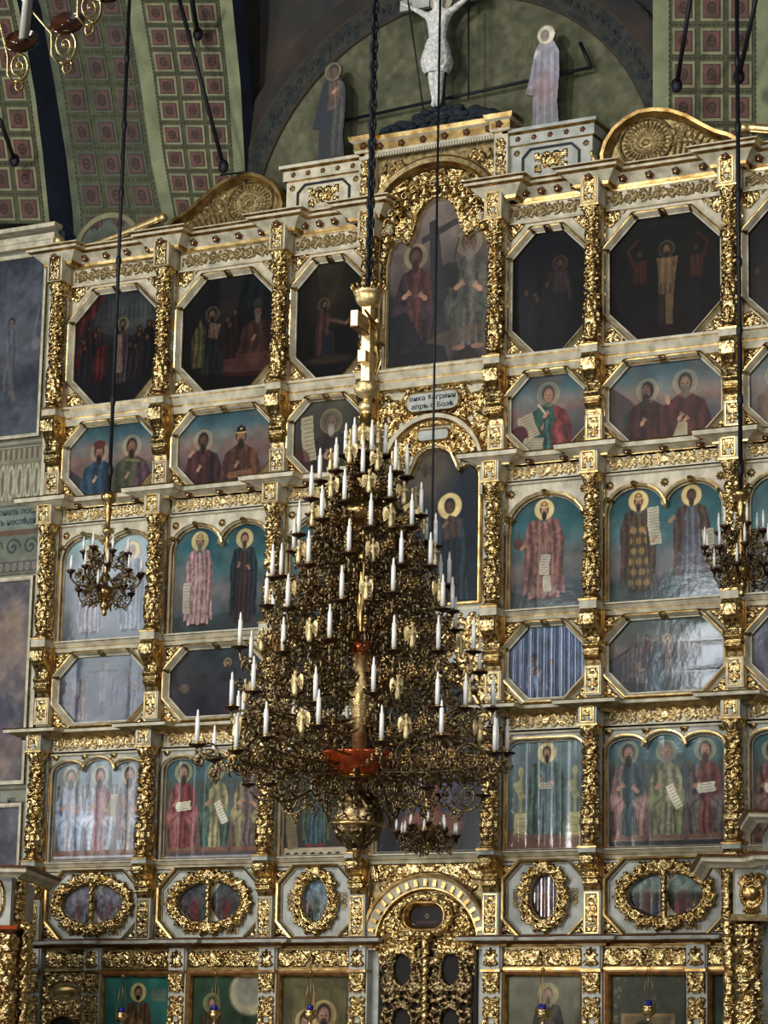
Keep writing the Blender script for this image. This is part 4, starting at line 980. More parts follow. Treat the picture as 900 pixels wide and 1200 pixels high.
def throne(p, x, h):
    for k in (-1, 1):
        p.line(x+k*.26, .15, x+k*.26, h*.72, .022, (.30, .26, .20)); p.ell(x+k*.26, h*.76, .035, .05, (.35, .3, .2)); p.spot = 1
    p.poly([(x-.3, .08), (x+.3, .08), (x+.3, .2), (x-.3, .2)], (.45, .30, .24))
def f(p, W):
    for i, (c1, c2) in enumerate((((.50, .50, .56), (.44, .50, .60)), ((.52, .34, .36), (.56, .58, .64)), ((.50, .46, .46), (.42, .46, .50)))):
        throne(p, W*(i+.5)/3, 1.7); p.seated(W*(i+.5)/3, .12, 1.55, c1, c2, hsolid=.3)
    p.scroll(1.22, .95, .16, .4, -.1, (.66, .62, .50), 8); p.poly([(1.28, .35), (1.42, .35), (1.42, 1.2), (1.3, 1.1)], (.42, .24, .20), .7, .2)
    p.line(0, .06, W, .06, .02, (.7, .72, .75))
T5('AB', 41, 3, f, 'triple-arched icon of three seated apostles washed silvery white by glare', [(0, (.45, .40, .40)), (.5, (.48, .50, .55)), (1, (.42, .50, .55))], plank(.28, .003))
def f(p, W):
    for i, (c1, c2) in enumerate((((.46, .18, .18), (.50, .28, .27)), ((.50, .47, .32), (.22, .32, .27)), ((.38, .32, .31), (.44, .40, .28)))):
        throne(p, W*(i+.5)/3, 1.7); p.seated(W*(i+.5)/3, .12, 1.55, c1, c2, book=i == 0, roll=i == 1, hsolid=.4)
    p.line(0, .06, W, .06, .02, (.3, .3, .34)); p.line(0, .02, W, .02, .02, (.6, .6, .66))
T5('BC', 42, 3, f, 'triple-arched icon of three seated apostles, the first in bright red', SK5, plank(.245, .003))
def f(p, W):
    p.poly([(0, 0), (W, 0), (W, .12), (0, .12)], (.66, .60, .48)); 
    for k in range(9): p.poly([(k*.16, .0), (k*.16+.08, .05), (k*.16+.16, 0)], (.1, .1, .12))
    p.stand(.6, .14, 1.5, (.19, .28, .31), (.22, .28, .20), beard=0, hair=(.2, .1, .1)); p.ell(.5, .16, .08, .03, (.45, .15, .15)); p.ell(.7, .16, .08, .03, (.45, .15, .15))
    p.poly([(1.0, .5), (1.15, .5), (1.15, .9), (1.0, .9)], (.4, .16, .16), .8); p.scroll(.15, .4, .2, .6, .1, (.45, .40, .28), 4)
T5('CD', 43, 1, f, 'icon of a standing figure in green and blue left of the pierced globe', [(0, (.2, .16, .12)), (.5, (.22, .22, .2)), (1, (.2, .26, .28))])
def f(p, W):
    for x in (.22, 1.18):
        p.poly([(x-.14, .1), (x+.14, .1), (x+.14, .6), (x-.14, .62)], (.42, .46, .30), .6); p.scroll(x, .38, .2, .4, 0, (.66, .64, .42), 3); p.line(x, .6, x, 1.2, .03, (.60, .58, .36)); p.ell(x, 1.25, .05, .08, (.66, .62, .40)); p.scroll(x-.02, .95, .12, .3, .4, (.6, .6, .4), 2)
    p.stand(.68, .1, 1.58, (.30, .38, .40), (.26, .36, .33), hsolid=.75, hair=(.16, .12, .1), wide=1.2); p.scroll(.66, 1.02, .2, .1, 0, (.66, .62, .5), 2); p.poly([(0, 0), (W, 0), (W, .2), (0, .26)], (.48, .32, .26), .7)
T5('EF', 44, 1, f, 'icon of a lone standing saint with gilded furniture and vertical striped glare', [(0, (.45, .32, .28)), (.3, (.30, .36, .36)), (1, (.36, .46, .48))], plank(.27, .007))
def f(p, W):
    for i, (c1, c2) in enumerate((((.20, .27, .30), (.48, .36, .34)), ((.48, .47, .36), (.38, .40, .26)), ((.42, .23, .22), (.34, .31, .30)))):
        throne(p, W*(i+.5)/3, 1.7); p.seated(W*(i+.5)/3, .12, 1.56, c1, c2, roll=i == 1, book=i == 2, hsolid=.3, bc=((.14, .1, .08), (.50, .46, .42), (.26, .18, .13))[i], hair=((.14, .1, .08), (.42, .38, .34), (.24, .16, .12))[i])
    p.line(0, .05, W, .05, .03, (.16, .17, .19)); 
    for q in range(3): p.line(q*W/3+.06, .1, q*W/3+.55, .1, .012, (.5, .42, .4))
    for q in (.18, .33, .5): p.line(q, .1, q, 1.5, .006, (.2, .15, .15), .6)
T5('FG', 45, 3, f, 'triple-arched icon of three seated bearded apostles, middle one holding an open scroll', SK5, plank(.327, .0012))
def f(p, W):
    for i in range(3): throne(p, W*(i+.5)/3, 1.7); p.seated(W*(i+.5)/3, .12, 1.5, (.45, .16, .16), (.40, .30, .28), book=True)
T5('GH', 46, 3, f, 'triple-arched apostle icon cut off by the right edge, figure in red with a book', SK5)

# --- sixth row: ovals in carved wreaths
def wreath(parent, cx, cz, rx, rz, wd, seed, z0, pm_y=-.10, doub=False):
    W, H = 2*(rx+wd+.05), 2*(rz+wd+.05); R = Relief(W, H, .0115); rn = random.Random(seed)
    n = 18 if rx > .4 else 13
    for k in range(n):
        a = 2*PI*k/n; ex, ez = W/2+(rx+wd*.45)*math.cos(a), H/2+(rz+wd*.45)*math.sin(a); t = math.atan2(rz*math.cos(a), -rx*math.sin(a))
        R.spiral(ex, ez, wd*.46, a, 1 if k % 2 else -1, 1.3, .022, .07, 5)
        R.leaf(ex, ez, t+rn.uniform(-.6, .6), wd*.8, wd*.26, .09); R.leaf(ex, ez, a+rn.uniform(-.9, .9), wd*.45, wd*.2, .07)
        R.spiral(ex+.3*wd*math.cos(t), ez+.3*wd*math.sin(t), wd*.36, a+2, -1, 1.3, .02, .08, 3)
    R.rosette(W/2, H/2+rz+wd*.5, wd*.62, .09, 9); R.rosette(W/2, H/2-rz-wd*.4, wd*.5, .08, 9)
    q = 40 if rx < .4 else 70
    for k in range(q*2):
        a = PI*k/q; R.dot(W/2+(rx+.02)*math.cos(a), H/2+(rz+.02)*math.sin(a), .022, .05)
    if doub:
        for z in np.linspace(-rz, rz, 24): R.dot(W/2, H/2+z, .045, .06)
        for z in np.linspace(-rz*.8, rz*.8, 5): R.leaf(W/2, H/2+z, PI/2, .12, .05, .08)
    m_ = lambda U, V: (((U/rx)**2+(V/rz)**2) > .94) | ((np.abs(U) < .05) if doub else False)
    link('wreath_carving', R.mesh('wreath_carving', GOLD, thr=.004, y=pm_y, mask=m_, org=(-W/2, -H/2)), parent, (cx, 0, cz))
def T6(bay, seed, two, pal, sky, label, glare=.0008):
    x0, x1 = BAYS[bay]; z0, z1 = 4.03, 5.18; xm = (x0+x1)/2; cx = xm; o = thing('icon', label, 'icon', (xm, 0, z0), 'oval icons in carved wreaths')
    c = .30 if two else .26; out = [(a-xm, b-z0) for a, b in octo(x0+.02, x1-.02, z0+.02, z1-.02, c)]
    m_ = MB([BLUEW, GOLDS, OLIVE]); m_.sweep(out, [(0, -.02), (.0, -.05), (.04, -.14), (.07, -.15), (.075, -.06)], True, XZ, [1, 2, 1, 0]); link('frame', m_.mesh('frame'), o)
    rx, rz = (.64, .34) if two else (.25, .35); zc = .60
    hol = ellp(0, zc, rx, rz, 36)
    e = MB([BLUEW]); e.sheet(out, [hol], -.03); e.sheet([(a-xm, b-z0) for a, b in rect(x0-.14, x1+.14, z0-.04, z1+.02)], [out], -.07); link('surround', e.mesh('surround'), o)
    xs = [(-.32, .31), (.32, .31)] if two else [(0, .25)]
    for q, (a, r) in enumerate(xs):
        p = Paint(2*r+.04, 2*rz+.04, .011, seed+q); p.grad(sky)
        p.crowd(.02, 2*r, .15, .35, 7, pal, .03); p.ell(r, rz*.75, r*.25, rz*.5, pal[0], .6, soft=.6); p.mottle(.5, .07)
        poly = ellp(a*1.0, zc, r, rz, 30)
        link('painting', p.mesh('painting', in_poly(poly), plank(.15, glare), PAINT, -.015, (a-r-.02, zc-rz-.02)), o)
    wreath(o, 0, zc, rx, rz, .22, seed, 0, doub=two)
    cc = round(c+.04, 3)
    corner(o, x0-.1-xm, z1-z0-.02, 1, -1, cc, -.075); corner(o, x1+.1-xm, z1-z0-.02, -1, -1, cc, -.075); corner(o, x0-.1-xm, .0, 1, 1, cc, -.075); corner(o, x1+.1-xm, .0, -1, 1, cc, -.075)
    for q in ((-.42, 0, .42) if two else ()):
        R = foliage_frieze(.32, .1, 3, .02, .5, .01); link('label_carving', R.mesh('label_carving', OLIVE, y=-.03, org=(-.16, -.05)), o, (q, 0, .10))
    if not two:
        for k in (-1, 1):
            R = foliage_frieze(.30, .1, 3, .02, .5, .01); link('label_carving', R.mesh('label_carving', OLIVE, y=-.03, org=(-.15, -.05)), o, (k*.53, 0, .58), (0, -PI/2, 0))
GY = [(0, (.36, .32, .36)), (1, (.46, .48, .55))]
T6('AB', 51, True, [(.40, .22, .24), (.3, .34, .36), (.5, .45, .48)], GY, 'twin oval icon of pale reddish scenes in a gilded wreath, far left', .003)
T6('BC', 53, True, [(.42, .10, .12), (.15, .28, .25), (.3, .2, .2)], [(0, (.25, .14, .15)), (1, (.26, .32, .34))], 'twin oval icon of red and green crowds in a gilded wreath, left')
T6('CD', 55, False, [(.14, .22, .14), (.5, .38, .36), (.3, .4, .45)], [(0, (.42, .36, .34)), (1, (.36, .52, .60))], 'single upright oval icon in sky blue tones in a gilded wreath')
T6('EF', 57, False, [(.38, .12, .10), (.2, .12, .1), (.5, .4, .4)], [(0, (.26, .16, .12)), (.5, (.40, .3, .32)), (1, (.30, .28, .34))], 'single upright oval icon in dark red tones in a gilded wreath', .004)
T6('FG', 59, True, [(.40, .14, .12), (.16, .18, .3), (.5, .42, .38)], [(0, (.14, .1, .09)), (.5, (.20, .20, .16)), (.6, (.45, .5, .45)), (1, (.36, .50, .50))], 'twin oval icon with green skies over red robed crowds in a gilded wreath, right')

# --- bottom row: local icons
BX = [-4.70, -2.95, -1.20]
def T7(x0, x1, seed, fn, stops, label, extra=None, wood=WOODG):
    z0, z1 = .95, 3.37; W = x1-x0; p = Paint(W, z1-z0, .0125, seed); p.grad(stops); fn(p, W, z1-z0); p.mottle(.25, .2)
    icon(label, rect(x0, x1, z0, z1), p, (x0, z0), 'wood', None, wood, None, PAINTM, 'large icons of the bottom row')
H_ = 2.42
def f(p, W, H):
    p.stand(W*.52, .62, 1.68, (.40, .30, .18), (.34, .22, .14), halo=1.6, beard=.3, pattern=(.55, .42, .2)); p.scroll(W*.85, H-.3, .3, .2, 0, (.30, .42, .36), 2)
T7(-6.28, -4.98, 61, f, [(0, (.15, .3, .28)), (1, (.12, .42, .38))], 'bottom row icon with bright teal ground and a gold-brown haloed figure')
def f(p, W, H):
    p.ell(W*.85, H-.25, .4, .38, (.62, .58, .44)); p.ell(W*.85, H-.2, .3, .28, (.50, .50, .42)); p.stand(W*.28, .5, 1.62, (.24, .18, .14), (.20, .14, .1), halo=1.7, hsolid=.3)
    p.poly([(W*.4, .6), (W*.7, 1.5), (W*.9, .7)], (.20, .30, .16), .8); p.scroll(W*.55, 1.2, .4, .35, .5, (.4, .44, .3), 4)
T7(-4.48, -3.17, 62, f, [(0, (.10, .14, .08)), (1, (.13, .26, .16))], 'bottom row icon in dark green with a cream cloud in its upper right corner')
def f(p, W, H):
    for k in (.25, .6, .85): p.poly([(W*k-.12, 1.4), (W*k+.12, 1.4), (W*k+.12, 2.2), (W*k-.12, 2.25)], (.42, .38, .20), .7)
    p.seated(W*.62, .0, 2.05, (.16, .11, .09), (.26, .15, .1), hsolid=.5); p.seated(W*.35, .2, 1.7, (.24, .2, .12), (.16, .12, .1), hsolid=.5); p.line(W*.45, 1.8, W*.47, 2.15, .03, (.7, .5, .2))
T7(-2.72, -1.45, 63, f, [(0, (.14, .1, .07)), (1, (.34, .32, .18))], 'bottom row icon in brown and ochre left of the royal doors')
def f(p, W, H):
    p.stand(W*.55, .62, 1.66, (.12, .10, .08), (.10, .08, .07), halo=1.8, hsolid=.35, hair=(.3, .28, .22)); 
    for k in (-1, 1): p.poly([(W*.55+k*.4, .0), (W*.55+k*.6, .0), (W*.55+k*.45, 1.5), (W*.55+k*.3, 1.4)], (.46, .40, .22), .8)
    p.tint((.36, .36, .26), .5, .12)
T7(1.45, 2.72, 64, f, [(0, (.20, .18, .12)), (1, (.40, .40, .30))], 'bottom row icon of a dark haloed figure right of the royal doors')
def f(p, W, H):
    for k in range(120): p.ell(p.rs.uniform(0, W), p.rs.uniform(0, H), .04, .025, ((.45, .42, .26), (.16, .20, .12), (.30, .32, .2))[k % 3], .8, p.rs.uniform(0, 3))
    p.poly([(W*.12, .0), (W*.85, .0), (W*.85, 1.85), (W*.12, 1.85)], (.55, .44, .24)); p.poly([(W*.17, .0), (W*.8, .0), (W*.8, 1.8), (W*.17, 1.8)], (.44, .35, .20)); p.ell(W*.42, 1.35, .3, .38, (.10, .07, .06)); p.ell(W*.44, 1.25, .17, .25, (.30, .2, .14))
T7(3.25, 4.50, 65, f, [(0, (.18, .2, .14)), (1, (.22, .24, .16))], 'bottom row silver-green framed icon with a small dark face panel inside', wood=WOODG)
def f(p, W, H): p.crowd(.2, .6, 1.9, 2.2, 3, [(.4, .15, .12)], .06); p.tint((.2, .32, .2), .5, .2)
T7(4.95, 6.1, 66, f, [(0, (.16, .22, .14)), (1, (.12, .16, .10))], 'bottom row dark green icon beside the carved pillar at the right edge')
for i, (x, t) in enumerate(((-6.48, 'between the arched side door and the teal icon'), (-4.73, 'between the teal icon and the dark green icon'), (-2.95, 'between the dark green icon and the ochre icon'), (-1.22, 'left of the royal doors'), (1.22, 'right of the royal doors'), (2.97, 'between the dark haloed figure and the silver-green icon'), (4.73, 'between the silver-green icon and the right carved pillar'), (-7.74, 'behind the icon case at the left edge'))):
    o = thing('carved_pilaster', 'gilded openwork pilaster of the bottom row, '+t, 'column', (x, -.1, .35), 'pilasters of the bottom row')
    if i == 0:
        m_ = MB([BLUEW, GOLDS]); m_.box(-.17, .17, -.05, .12, 0, 3.52); PLB = m_.mesh('pilaster_board')
        r = dense_foliage(.30, 3.05, 77, .09, .15, .0115); PLC = r.mesh('openwork_carving', GOLD, y=-.05, org=(-.15, .03))
        r = Relief(.28, .34, .0115); r.rosette(.14, .2, .12, .06, 8); r.leaf(.14, .02, PI/2, .2, .08, .06); r.spiral(.06, .07, .05, 0, 1, 1.2, .016, .05, 3); r.spiral(.22, .07, .05, PI, -1, 1.2, .016, .05, 3); r.dot(.14, .24, .055, .09)
        PLH = r.mesh('mask_carving', GOLD, y=-.10, org=(-.14, 3.15))
        m_ = MB([BLUEW, GOLDS]); m_.box(-.15, .15, -.10, .12, 3.13, 3.5); m_.box(-.17, .17, -.12, .12, 3.09, 3.13, 1); PLK = m_.mesh('capital_block')
    link('pilaster_board', PLB, o); link('openwork_carving', PLC, o); link('capital_block', PLK, o); link('mask_carving', PLH, o)
def frieze7(x0, x1, label, seed):
    W = x1-x0; o = thing('carved_frieze', label, 'frieze', (x0, 0, 3.53), 'friezes over the bottom row')
    m_ = MB([OLIVE, GOLDS]); m_.box(0, W, -.09, .02, -.05, .31); m_.box(0, W, -.13, .02, -.06, -.02, 1); link('ground', m_.mesh('ground'), o)
    r = Relief(W, .28, .0115)
    for k in (0, 1):
        a = .03 if k == 0 else W-.03
        for j in range(6): r.leaf(a, .02, (.1+.28*j) if k == 0 else PI-(.1+.28*j), .26, .035, .05)
    for q in (.32, .68):
        r.rosette(W*q, .14, .10, .05); 
        for k in range(20): r.dot(W*q+.12*math.cos(k*.314), .14+.12*math.sin(k*.314), .02, .04)
    r.rosette(W*.5, .14, .10, .07, 6); r.dot(W*.5, .14, .05, .09); r.fill(int(W*60), .12, .04, random.Random(seed)); r.spiral(W*.2, .14, .1, 0, 1, 1.4, .018, .055, 5); r.spiral(W*.8, .14, .1, PI, -1, 1.4, .018, .055, 5)
    link('foliage_carving', r.mesh('foliage_carving', GOLD, y=-.09), o)
for x0, x1, t in ((-7.5, -6.65, 'over the arched side door'), (-6.3, -4.9, 'over the teal icon'), (-4.55, -3.12, 'over the dark green icon'), (-2.78, -1.4, 'over the ochre icon'),
                  (1.4, 2.78, 'over the dark haloed figure'), (3.15, 4.55, 'over the silver-green icon'), (4.9, 6.3, 'behind the canopy at right')):
    frieze7(x0, x1, 'short gilded frieze of fans and rosettes '+t, int(x0*10)+200)
# arched side door at far left
o = thing('side_door_portal', 'gilded carved portal with an oval gold mirror over a dark arched side door', 'door', (-7.08, 0, .35))
r = dense_foliage(.98, 3.1, 5, .06, .14, .012)
link('portal_carving', r.mesh('portal_carving', GOLD, y=-.06, org=(-.49, 0), mask=lambda U, V: ((U/.42)**2+((V-1.75)/.62)**2 > 1) & ~((np.abs(U) < .42) & (V < 1.75)) & ((U/.34)**2+((V-2.78)/.17)**2 > 1)), o)
m_ = MB([OLIVE]); m_.box(-.5, .5, -.06, .02, 0, 3.1); link('portal_board', m_.mesh('portal_board'), o)
m_ = MB([DARK, GOLDS]); arc = [(-.42, 0), (.42, 0)]+[(.42*math.cos(PI*k/16), 1.75+.6*math.sin(PI*k/16)) for k in range(17)]  # flat black board in place of the shaded depth of the doorway
m_.prism(arc, -.075, -.062, 0); m_.sweep(arc[1:], [(-.0, -.07), (0, -.12), (.03, -.13), (.04, -.07)], False, XZ, [1, 1, 1]); link('door_shade_board', m_.mesh('door_shade_board'), o)
m_ = MB([GOLDS]); m_.ball((0, -.06, 2.78), .27, .06, .11, 0, 20, 10); link('oval_mirror', m_.mesh('oval_mirror'), o)
# ------------------------------------------------------------------ middle bay
def arcpts(cx, cz, rx, rz, a0, a1, n): return [(cx+rx*math.cos(a0+(a1-a0)*i/n), cz+rz*math.sin(a0+(a1-a0)*i/n)) for i in range(n+1)]
# tall top icon
p = Paint(1.96, 3.0, .0125, 71); p.grad([(0, (.15, .12, .10)), (.12, (.10, .10, .13)), (.35, (.13, .11, .13)), (.6, (.30, .26, .25)), (1, (.52, .46, .42))]); p.tint((.50, .43, .38), .6, .5)
def rot(px, pz, ln, w_, a, col): 
    c, s_ = math.cos(a), math.sin(a); p.poly([(px-s_*-w_/2, pz-c*w_/2*0-0), (px+c*ln, pz+s_*ln), (px+c*ln-s_*w_, pz+s_*ln+c*w_), (px-s_*w_, pz+c*w_)], col, .9)
p.poly([(.78, 2.55), (.93, 2.6), (1.25, .3), (.85, .3)], (.17, .16, .18), .95); p.poly([(.62, 2.28), (1.42, 2.62), (1.44, 2.50), (.64, 2.16)], (.20, .19, .20), .95)
p.seated(.52, .25, 1.95, (.30, .16, .16), (.17, .12, .14), hsolid=.2, skin=(.30, .2, .16)); p.seated(1.55, .2, 2.15, (.30, .29, .26), (.22, .23, .20), hsolid=.2, bc=(.45, .42, .38), hair=(.3, .26, .22), skin=(.42, .31, .25))
p.ell(1.18, 1.55, .2, .22, (.15, .14, .15)); p.line(1.25, 1.75, 1.35, 2.2, .02, (.2, .18, .17)); p.ell(1.3, .45, .6, .15, (.34, .27, .22), .7, .2); p.poly([(.05, 0), (.0, .9), (.35, 1.0), (.7, .4), (1.1, .3), (1.2, 0)], (.07, .08, .12), .8); p.mottle(.25, .25); p.gain = .98
top = [(-.97, 13.70), (.97, 13.70), (.97, 15.55)]+arcpts(.73, 15.62, .22, .34, 0, PI*.8, 6)+arcpts(0, 16.0, .42, .62, .15, PI-.15, 14)+arcpts(-.73, 15.62, .22, .34, PI*.2, PI, 6)+[(-.97, 15.55)]
icon('tall arched middle icon of two seated figures beside a leaning dark cross on pale clouds', top, p, (-.98, 13.70), 'arc', None, WHITE, None, PAINTM, 'middle icons of the iconostasis')
o = thing('crowning_arch', 'gilded carved arch with shell curls over the tall middle icon', 'arch', (0, 0, 15.3))
m_ = MB([WHITE, GOLDS, OLIVE])
ao = [(1.12, -1.7)]+arcpts(0, .95, 1.12, .92, 0, PI, 28)+[(-1.12, -1.7)]
m_.sweep(ao, [(0, -.06), (0, -.22), (.06, -.30), (.14, -.32), (.18, -.28), (.2, -.06)], False, XZ, [2, 1, 2, 1, 0]); link('arch_moulding', m_.mesh('arch_moulding'), o)
r = dense_foliage(2.24, 2.1, 88, .09, .24, .0125)
mk = lambda U, V: ((U/1.10)**2+(np.maximum(V-.95, 0)/.9)**2 < 1) & ~in_poly([(a, b-15.3) for a, b in [(p_[0]*1.03, p_[1]+.02) for p_ in top]])(U, V)
link('arch_foliage', r.mesh('arch_foliage', GOLD, y=-.10, mask=mk, org=(-1.12, -.1)), o)
m_ = MB([OLIVE]); m_.sheet(rect(-1.12, 1.12, -1.7, .95)[:2]+[(1.12, .95)]+arcpts(0, .95, 1.12, .9, 0, PI, 20)[1:], [[(a, b-15.3) for a, b in top]], -.08); link('arch_board', m_.mesh('arch_board'), o)
for k in range(15):                     # scalloped curls hanging round the icon head
    m_ = MB([GOLD, WHITE])
    a = .06+(PI-.12)*k/14; x, z = .92*math.cos(a), .62+1.02*math.sin(a)*.82
    m_.lathe([(0, 0), (.07, .02), (.085, .07), (.06, .13), (.075, .17), (.0, .19)], 10, k % 2 if k in (1, 2, 12, 13) else 0, (x, -.2, z-.1))
    m_.tube([(x+.09*math.cos(t)*(1-t/9), -.28, z+.1+.09*math.sin(t)*(1-t/9)) for t in np.linspace(0, 7, 18)], .018, 5); link('shell_curl', m_.mesh('shell_curl'), o)

# attic above the arch
o = thing('attic', 'raised middle block of the crown with dark rosettes and gilt leaf corners over the arch', 'attic', (0, 0, 16.6))
m_ = MB([WHITE, GOLDS]); m_.sweep([(-1.45, 0), (-1.45, -.35), (-1.18, -.35), (-1.18, -.22), (1.18, -.22), (1.18, -.35), (1.45, -.35), (1.45, 0)][0:8], [(0, .95), (.04, .96), (.06, 1.0), (.06, 1.14), (.12, 1.17), (.14, 1.25), (0, 1.27)], False, XY, [1, 0, 1, 0, 1, 1])
link('crown_cornice', m_.mesh('crown_cornice'), o)
m_ = MB([WHITE, GOLDS, OLIVE]); 
for s_ in (-1, 1):
    m_.box(*(sorted((s_*1.18, s_*1.44))), -.33, .3, -.2, .97)
m_.sheet([(1.18, -.1), (1.18, .97), (-1.18, .97), (-1.18, -.1)]+arcpts(0, -.35, 1.14, .98, PI-.25, .25, 20), [], -.12, 2); m_.box(-1.18, 1.18, .1, .3, -.2, .97)
link('block', m_.mesh('block'), o)
for s_ in (-1, 1):
    R = Relief(.6, .8, .012)
    for k in range(6): R.leaf(.05, .06, .2+k*.24, .62, .07, .07)
    R.spiral(.4, .55, .12, 0, 1, 1.4, .02, .05, 5)
    if s_ > 0: R.H = R.H[:, ::-1].copy()
    link('leaf_spray', R.mesh('leaf_spray', GOLD, y=-.12, org=(-1.16 if s_ < 0 else .56, .12)), o)
    R = foliage_frieze(.7, .2, 5, .04, 1.2); link('pilaster_carving', R.mesh('pilaster_carving', GOLD, y=-.33, org=(-.35, -.1)), o, (s_*1.31, 0, .5), (0, PI/2, 0))
for x in np.linspace(-1.05, 1.05, 6).tolist()+[-1.31, 1.31]:
    link('rosette', ROSM, o, (x, -.30 if abs(x) < 1.2 else -.43, 1.07), (-1.4, 0, 0))
m_ = MB([WHITE]); m_.box(-1.18, 1.18, -.27, -.2, .9, .95)
link('dentil_band', m_.mesh('dentil_band'), o); m_ = MB([WHITE]); m_.box(-.014, .014, -.30, -.26, .88, .94); dn = m_.mesh('dentil')
for k in range(44): link('dentil', dn, o, (-1.15+k*.053, 0, 0))

# side attic panels with a gilded octagon ornament
for s_ in (-1, 1):
    o = thing('attic_block', 'grey-white attic block with gilt flower scroll, under the painted figure %s of the crucifix' % ('left' if s_ < 0 else 'right'), 'attic', (s_*2.2, 0, 16.62), 'attic blocks beside the crowning arch')
    m_ = MB([BLUEW if s_ > 0 else WHITE, GOLDS, BLACK]); m_.box(-.76, .76, -.22, .4, 0, .95)
    m_.sweep([(-.76, -.22), (.76, -.22)] if 0 else [(-.76, .3), (-.76, -.22), (.76, -.22), (.76, .3)], [(0, .66), (.05, .68), (.05, .86), (.11, .90), (.11, .96), (0, .97)], False, XY, [1, 0, 1, 0, 1]); link('block', m_.mesh('block'), o)
    m_ = MB([BLACK, GOLDS]); m_.sweep(octo(-.52, .52, .06, .58, .14), [(-.02, -.22), (-.02, -.245), (.02, -.245), (.02, -.22)], True, XZ, [0, 0, 0]); link('octagon_moulding', m_.mesh('octagon_moulding'), o)
    R = Relief(.62, .38, .0115)
    for a, b, g in ((.18, .24, 1), (.44, .24, -1)): R.spiral(a, b, .11, -PI/2, g, 1.5, .02, .05, 6)
    R.rosette(.31, .2, .12, .07); R.fill(16, .12, .045, random.Random(3)); R.H = np.maximum(R.H, R.H[:, ::-1])
    link('gilt_scroll', R.mesh('gilt_scroll', GOLD, y=-.22, org=(-.31, .13)), o)
    for x in (-.6, -.3, 0, .3, .6): link('rosette', ROSM, o, (x, -.27, .78), (-1.5, 0, 0), (.8,)*3)
    for x in (-.64, .64): link('flower_boss', ROSB, o, (x, -.22, .55), (-PI/2, 0, 0), (.8,)*3)
# shell pediments
for s_ in (-1, 1):
    o = thing('shell_pediment', 'gilded fan pediment with a sunburst rosette, resting on the crowning cornice %s' % ('left of the middle' if s_ < 0 else 'right of the middle'), 'pediment', (s_*3.86, -.05, 16.70), 'sunburst pediments on the cornice')
    top = [(-.74, .0), (-.76, .25), (-.70, .45), (-.55, .66), (-.35, .80), (-.1, .90), (.15, .90), (.45, .84), (.75, .70), (1.0, .52), (1.25, .36), (1.5, .25), (1.6, .18), (1.6, 0)]
    T = lambda P: [(s_*a, b) for a, b in P] if s_ > 0 else [(s_*a, b) for a, b in reversed(P)]
    m_ = MB([OLIVE]); m_.prism(T(top), .05, .15, 0); link('board', m_.mesh('board'), o)
    m_ = MB([GOLDS, OLIVE]); pth = T(list(reversed(top))); m_.sweep(pth, [(-.12, .05), (-.10, -.02), (-.03, -.12), (.03, -.12), (.05, .05)], False, XZ, [1, 0, 0, 0]); link('rim_moulding', m_.mesh('rim_moulding'), o)
    R = Relief(2.4, .95, .012); cx, cz = .78, .40
    for k in range(30):
        a = 2*PI*k/30; R.leaf(cx+.16*math.cos(a), cz+.13*math.sin(a), a, .26, .026, .06)
    for k in range(60): a = 2*PI*k/60; R.dot(cx+.47*math.cos(a), cz+.40*math.sin(a), .03, .07); R.dot(cx+.16*math.cos(a), cz+.13*math.sin(a), .02, .05)
    for k in range(22): R.dot(cx+.1*math.cos(k), cz+.08*math.sin(k), .045, .03)
    for k in range(9):
        x0_, z0_ = 1.28+k*.1, .02+.0*k
        n = 14
        for i in range(n+1):
            t = i/n; R.dot(x0_+.22*t*t-.0, z0_+(.72-.075*k)*t, .03*(1-.5*t), .06)
    R.fill(26, .14, .05, random.Random(8), 1.25, 2.1, .25, .6)
    if s_ < 0: R.H = R.H[:, ::-1].copy()
    link('fan_relief', R.mesh('fan_relief', OLIVE, y=.05, org=(-.8 if s_ > 0 else -1.6, 0), mask=lambda U, V: in_poly(T([(a*.97, b*.93) for a, b in top]))(U, V)), o)
for s_ in (-1, 1):
    o = link('scroll_moulding', None); bpy.data.objects.remove(o)
    m_ = MB([GOLDP, GOLDS])
    P = [(s_*(5.68+1.75*t), -.12, 16.70+.34*(1-t)**1.3) for t in np.linspace(0, 1, 24)]
    m_.tube(P, [.09-.05*t for t in np.linspace(0, 1, 24)], 8, 0); m_.tube([(a, b-.03, c-.07) for a, b, c in P], .035, 6, 1)
    for zz, xx, rr in ((17.06, 5.62, .09), (16.76, 7.5, .09)): m_.ball((s_*xx, -.12, zz-.02), rr, rr, rr, 0, 12, 8)
    m_.v = [(a, b, c) for a, b, c in m_.v]
    o = link('scroll_moulding', m_.mesh('scroll_moulding')); tag(o, 'pale gilt sloping scroll moulding on the crowning cornice at the far %s end' % ('left' if s_ < 0 else 'right'), 'moulding', 'sloping scrolls on the cornice ends')
m_ = MB([GOLDP]); m_.lathe([(0, 0), (.10, 0), (.06, .03), (.10, .09), (.115, .15), (.08, .21), (0, .24)], 14, 0, (-7.78, -.3, 16.69)); o = link('finial', m_.mesh('finial')); tag(o, 'pale gilt ball finial on the left end of the crowning cornice', 'finial')
m_ = MB([GOLDP]); m_.ball((3.0, -.25, 16.85), .05, .05, .07); m_.ball((3.0, -.25, 16.75), .08, .07, .05); m_.ball((2.96, -.25, 16.96), .035, .035, .06); o = link('flower_finial', m_.mesh('flower_finial')); tag(o, 'tiny white flower finial left of the right sunburst pediment', 'finial')

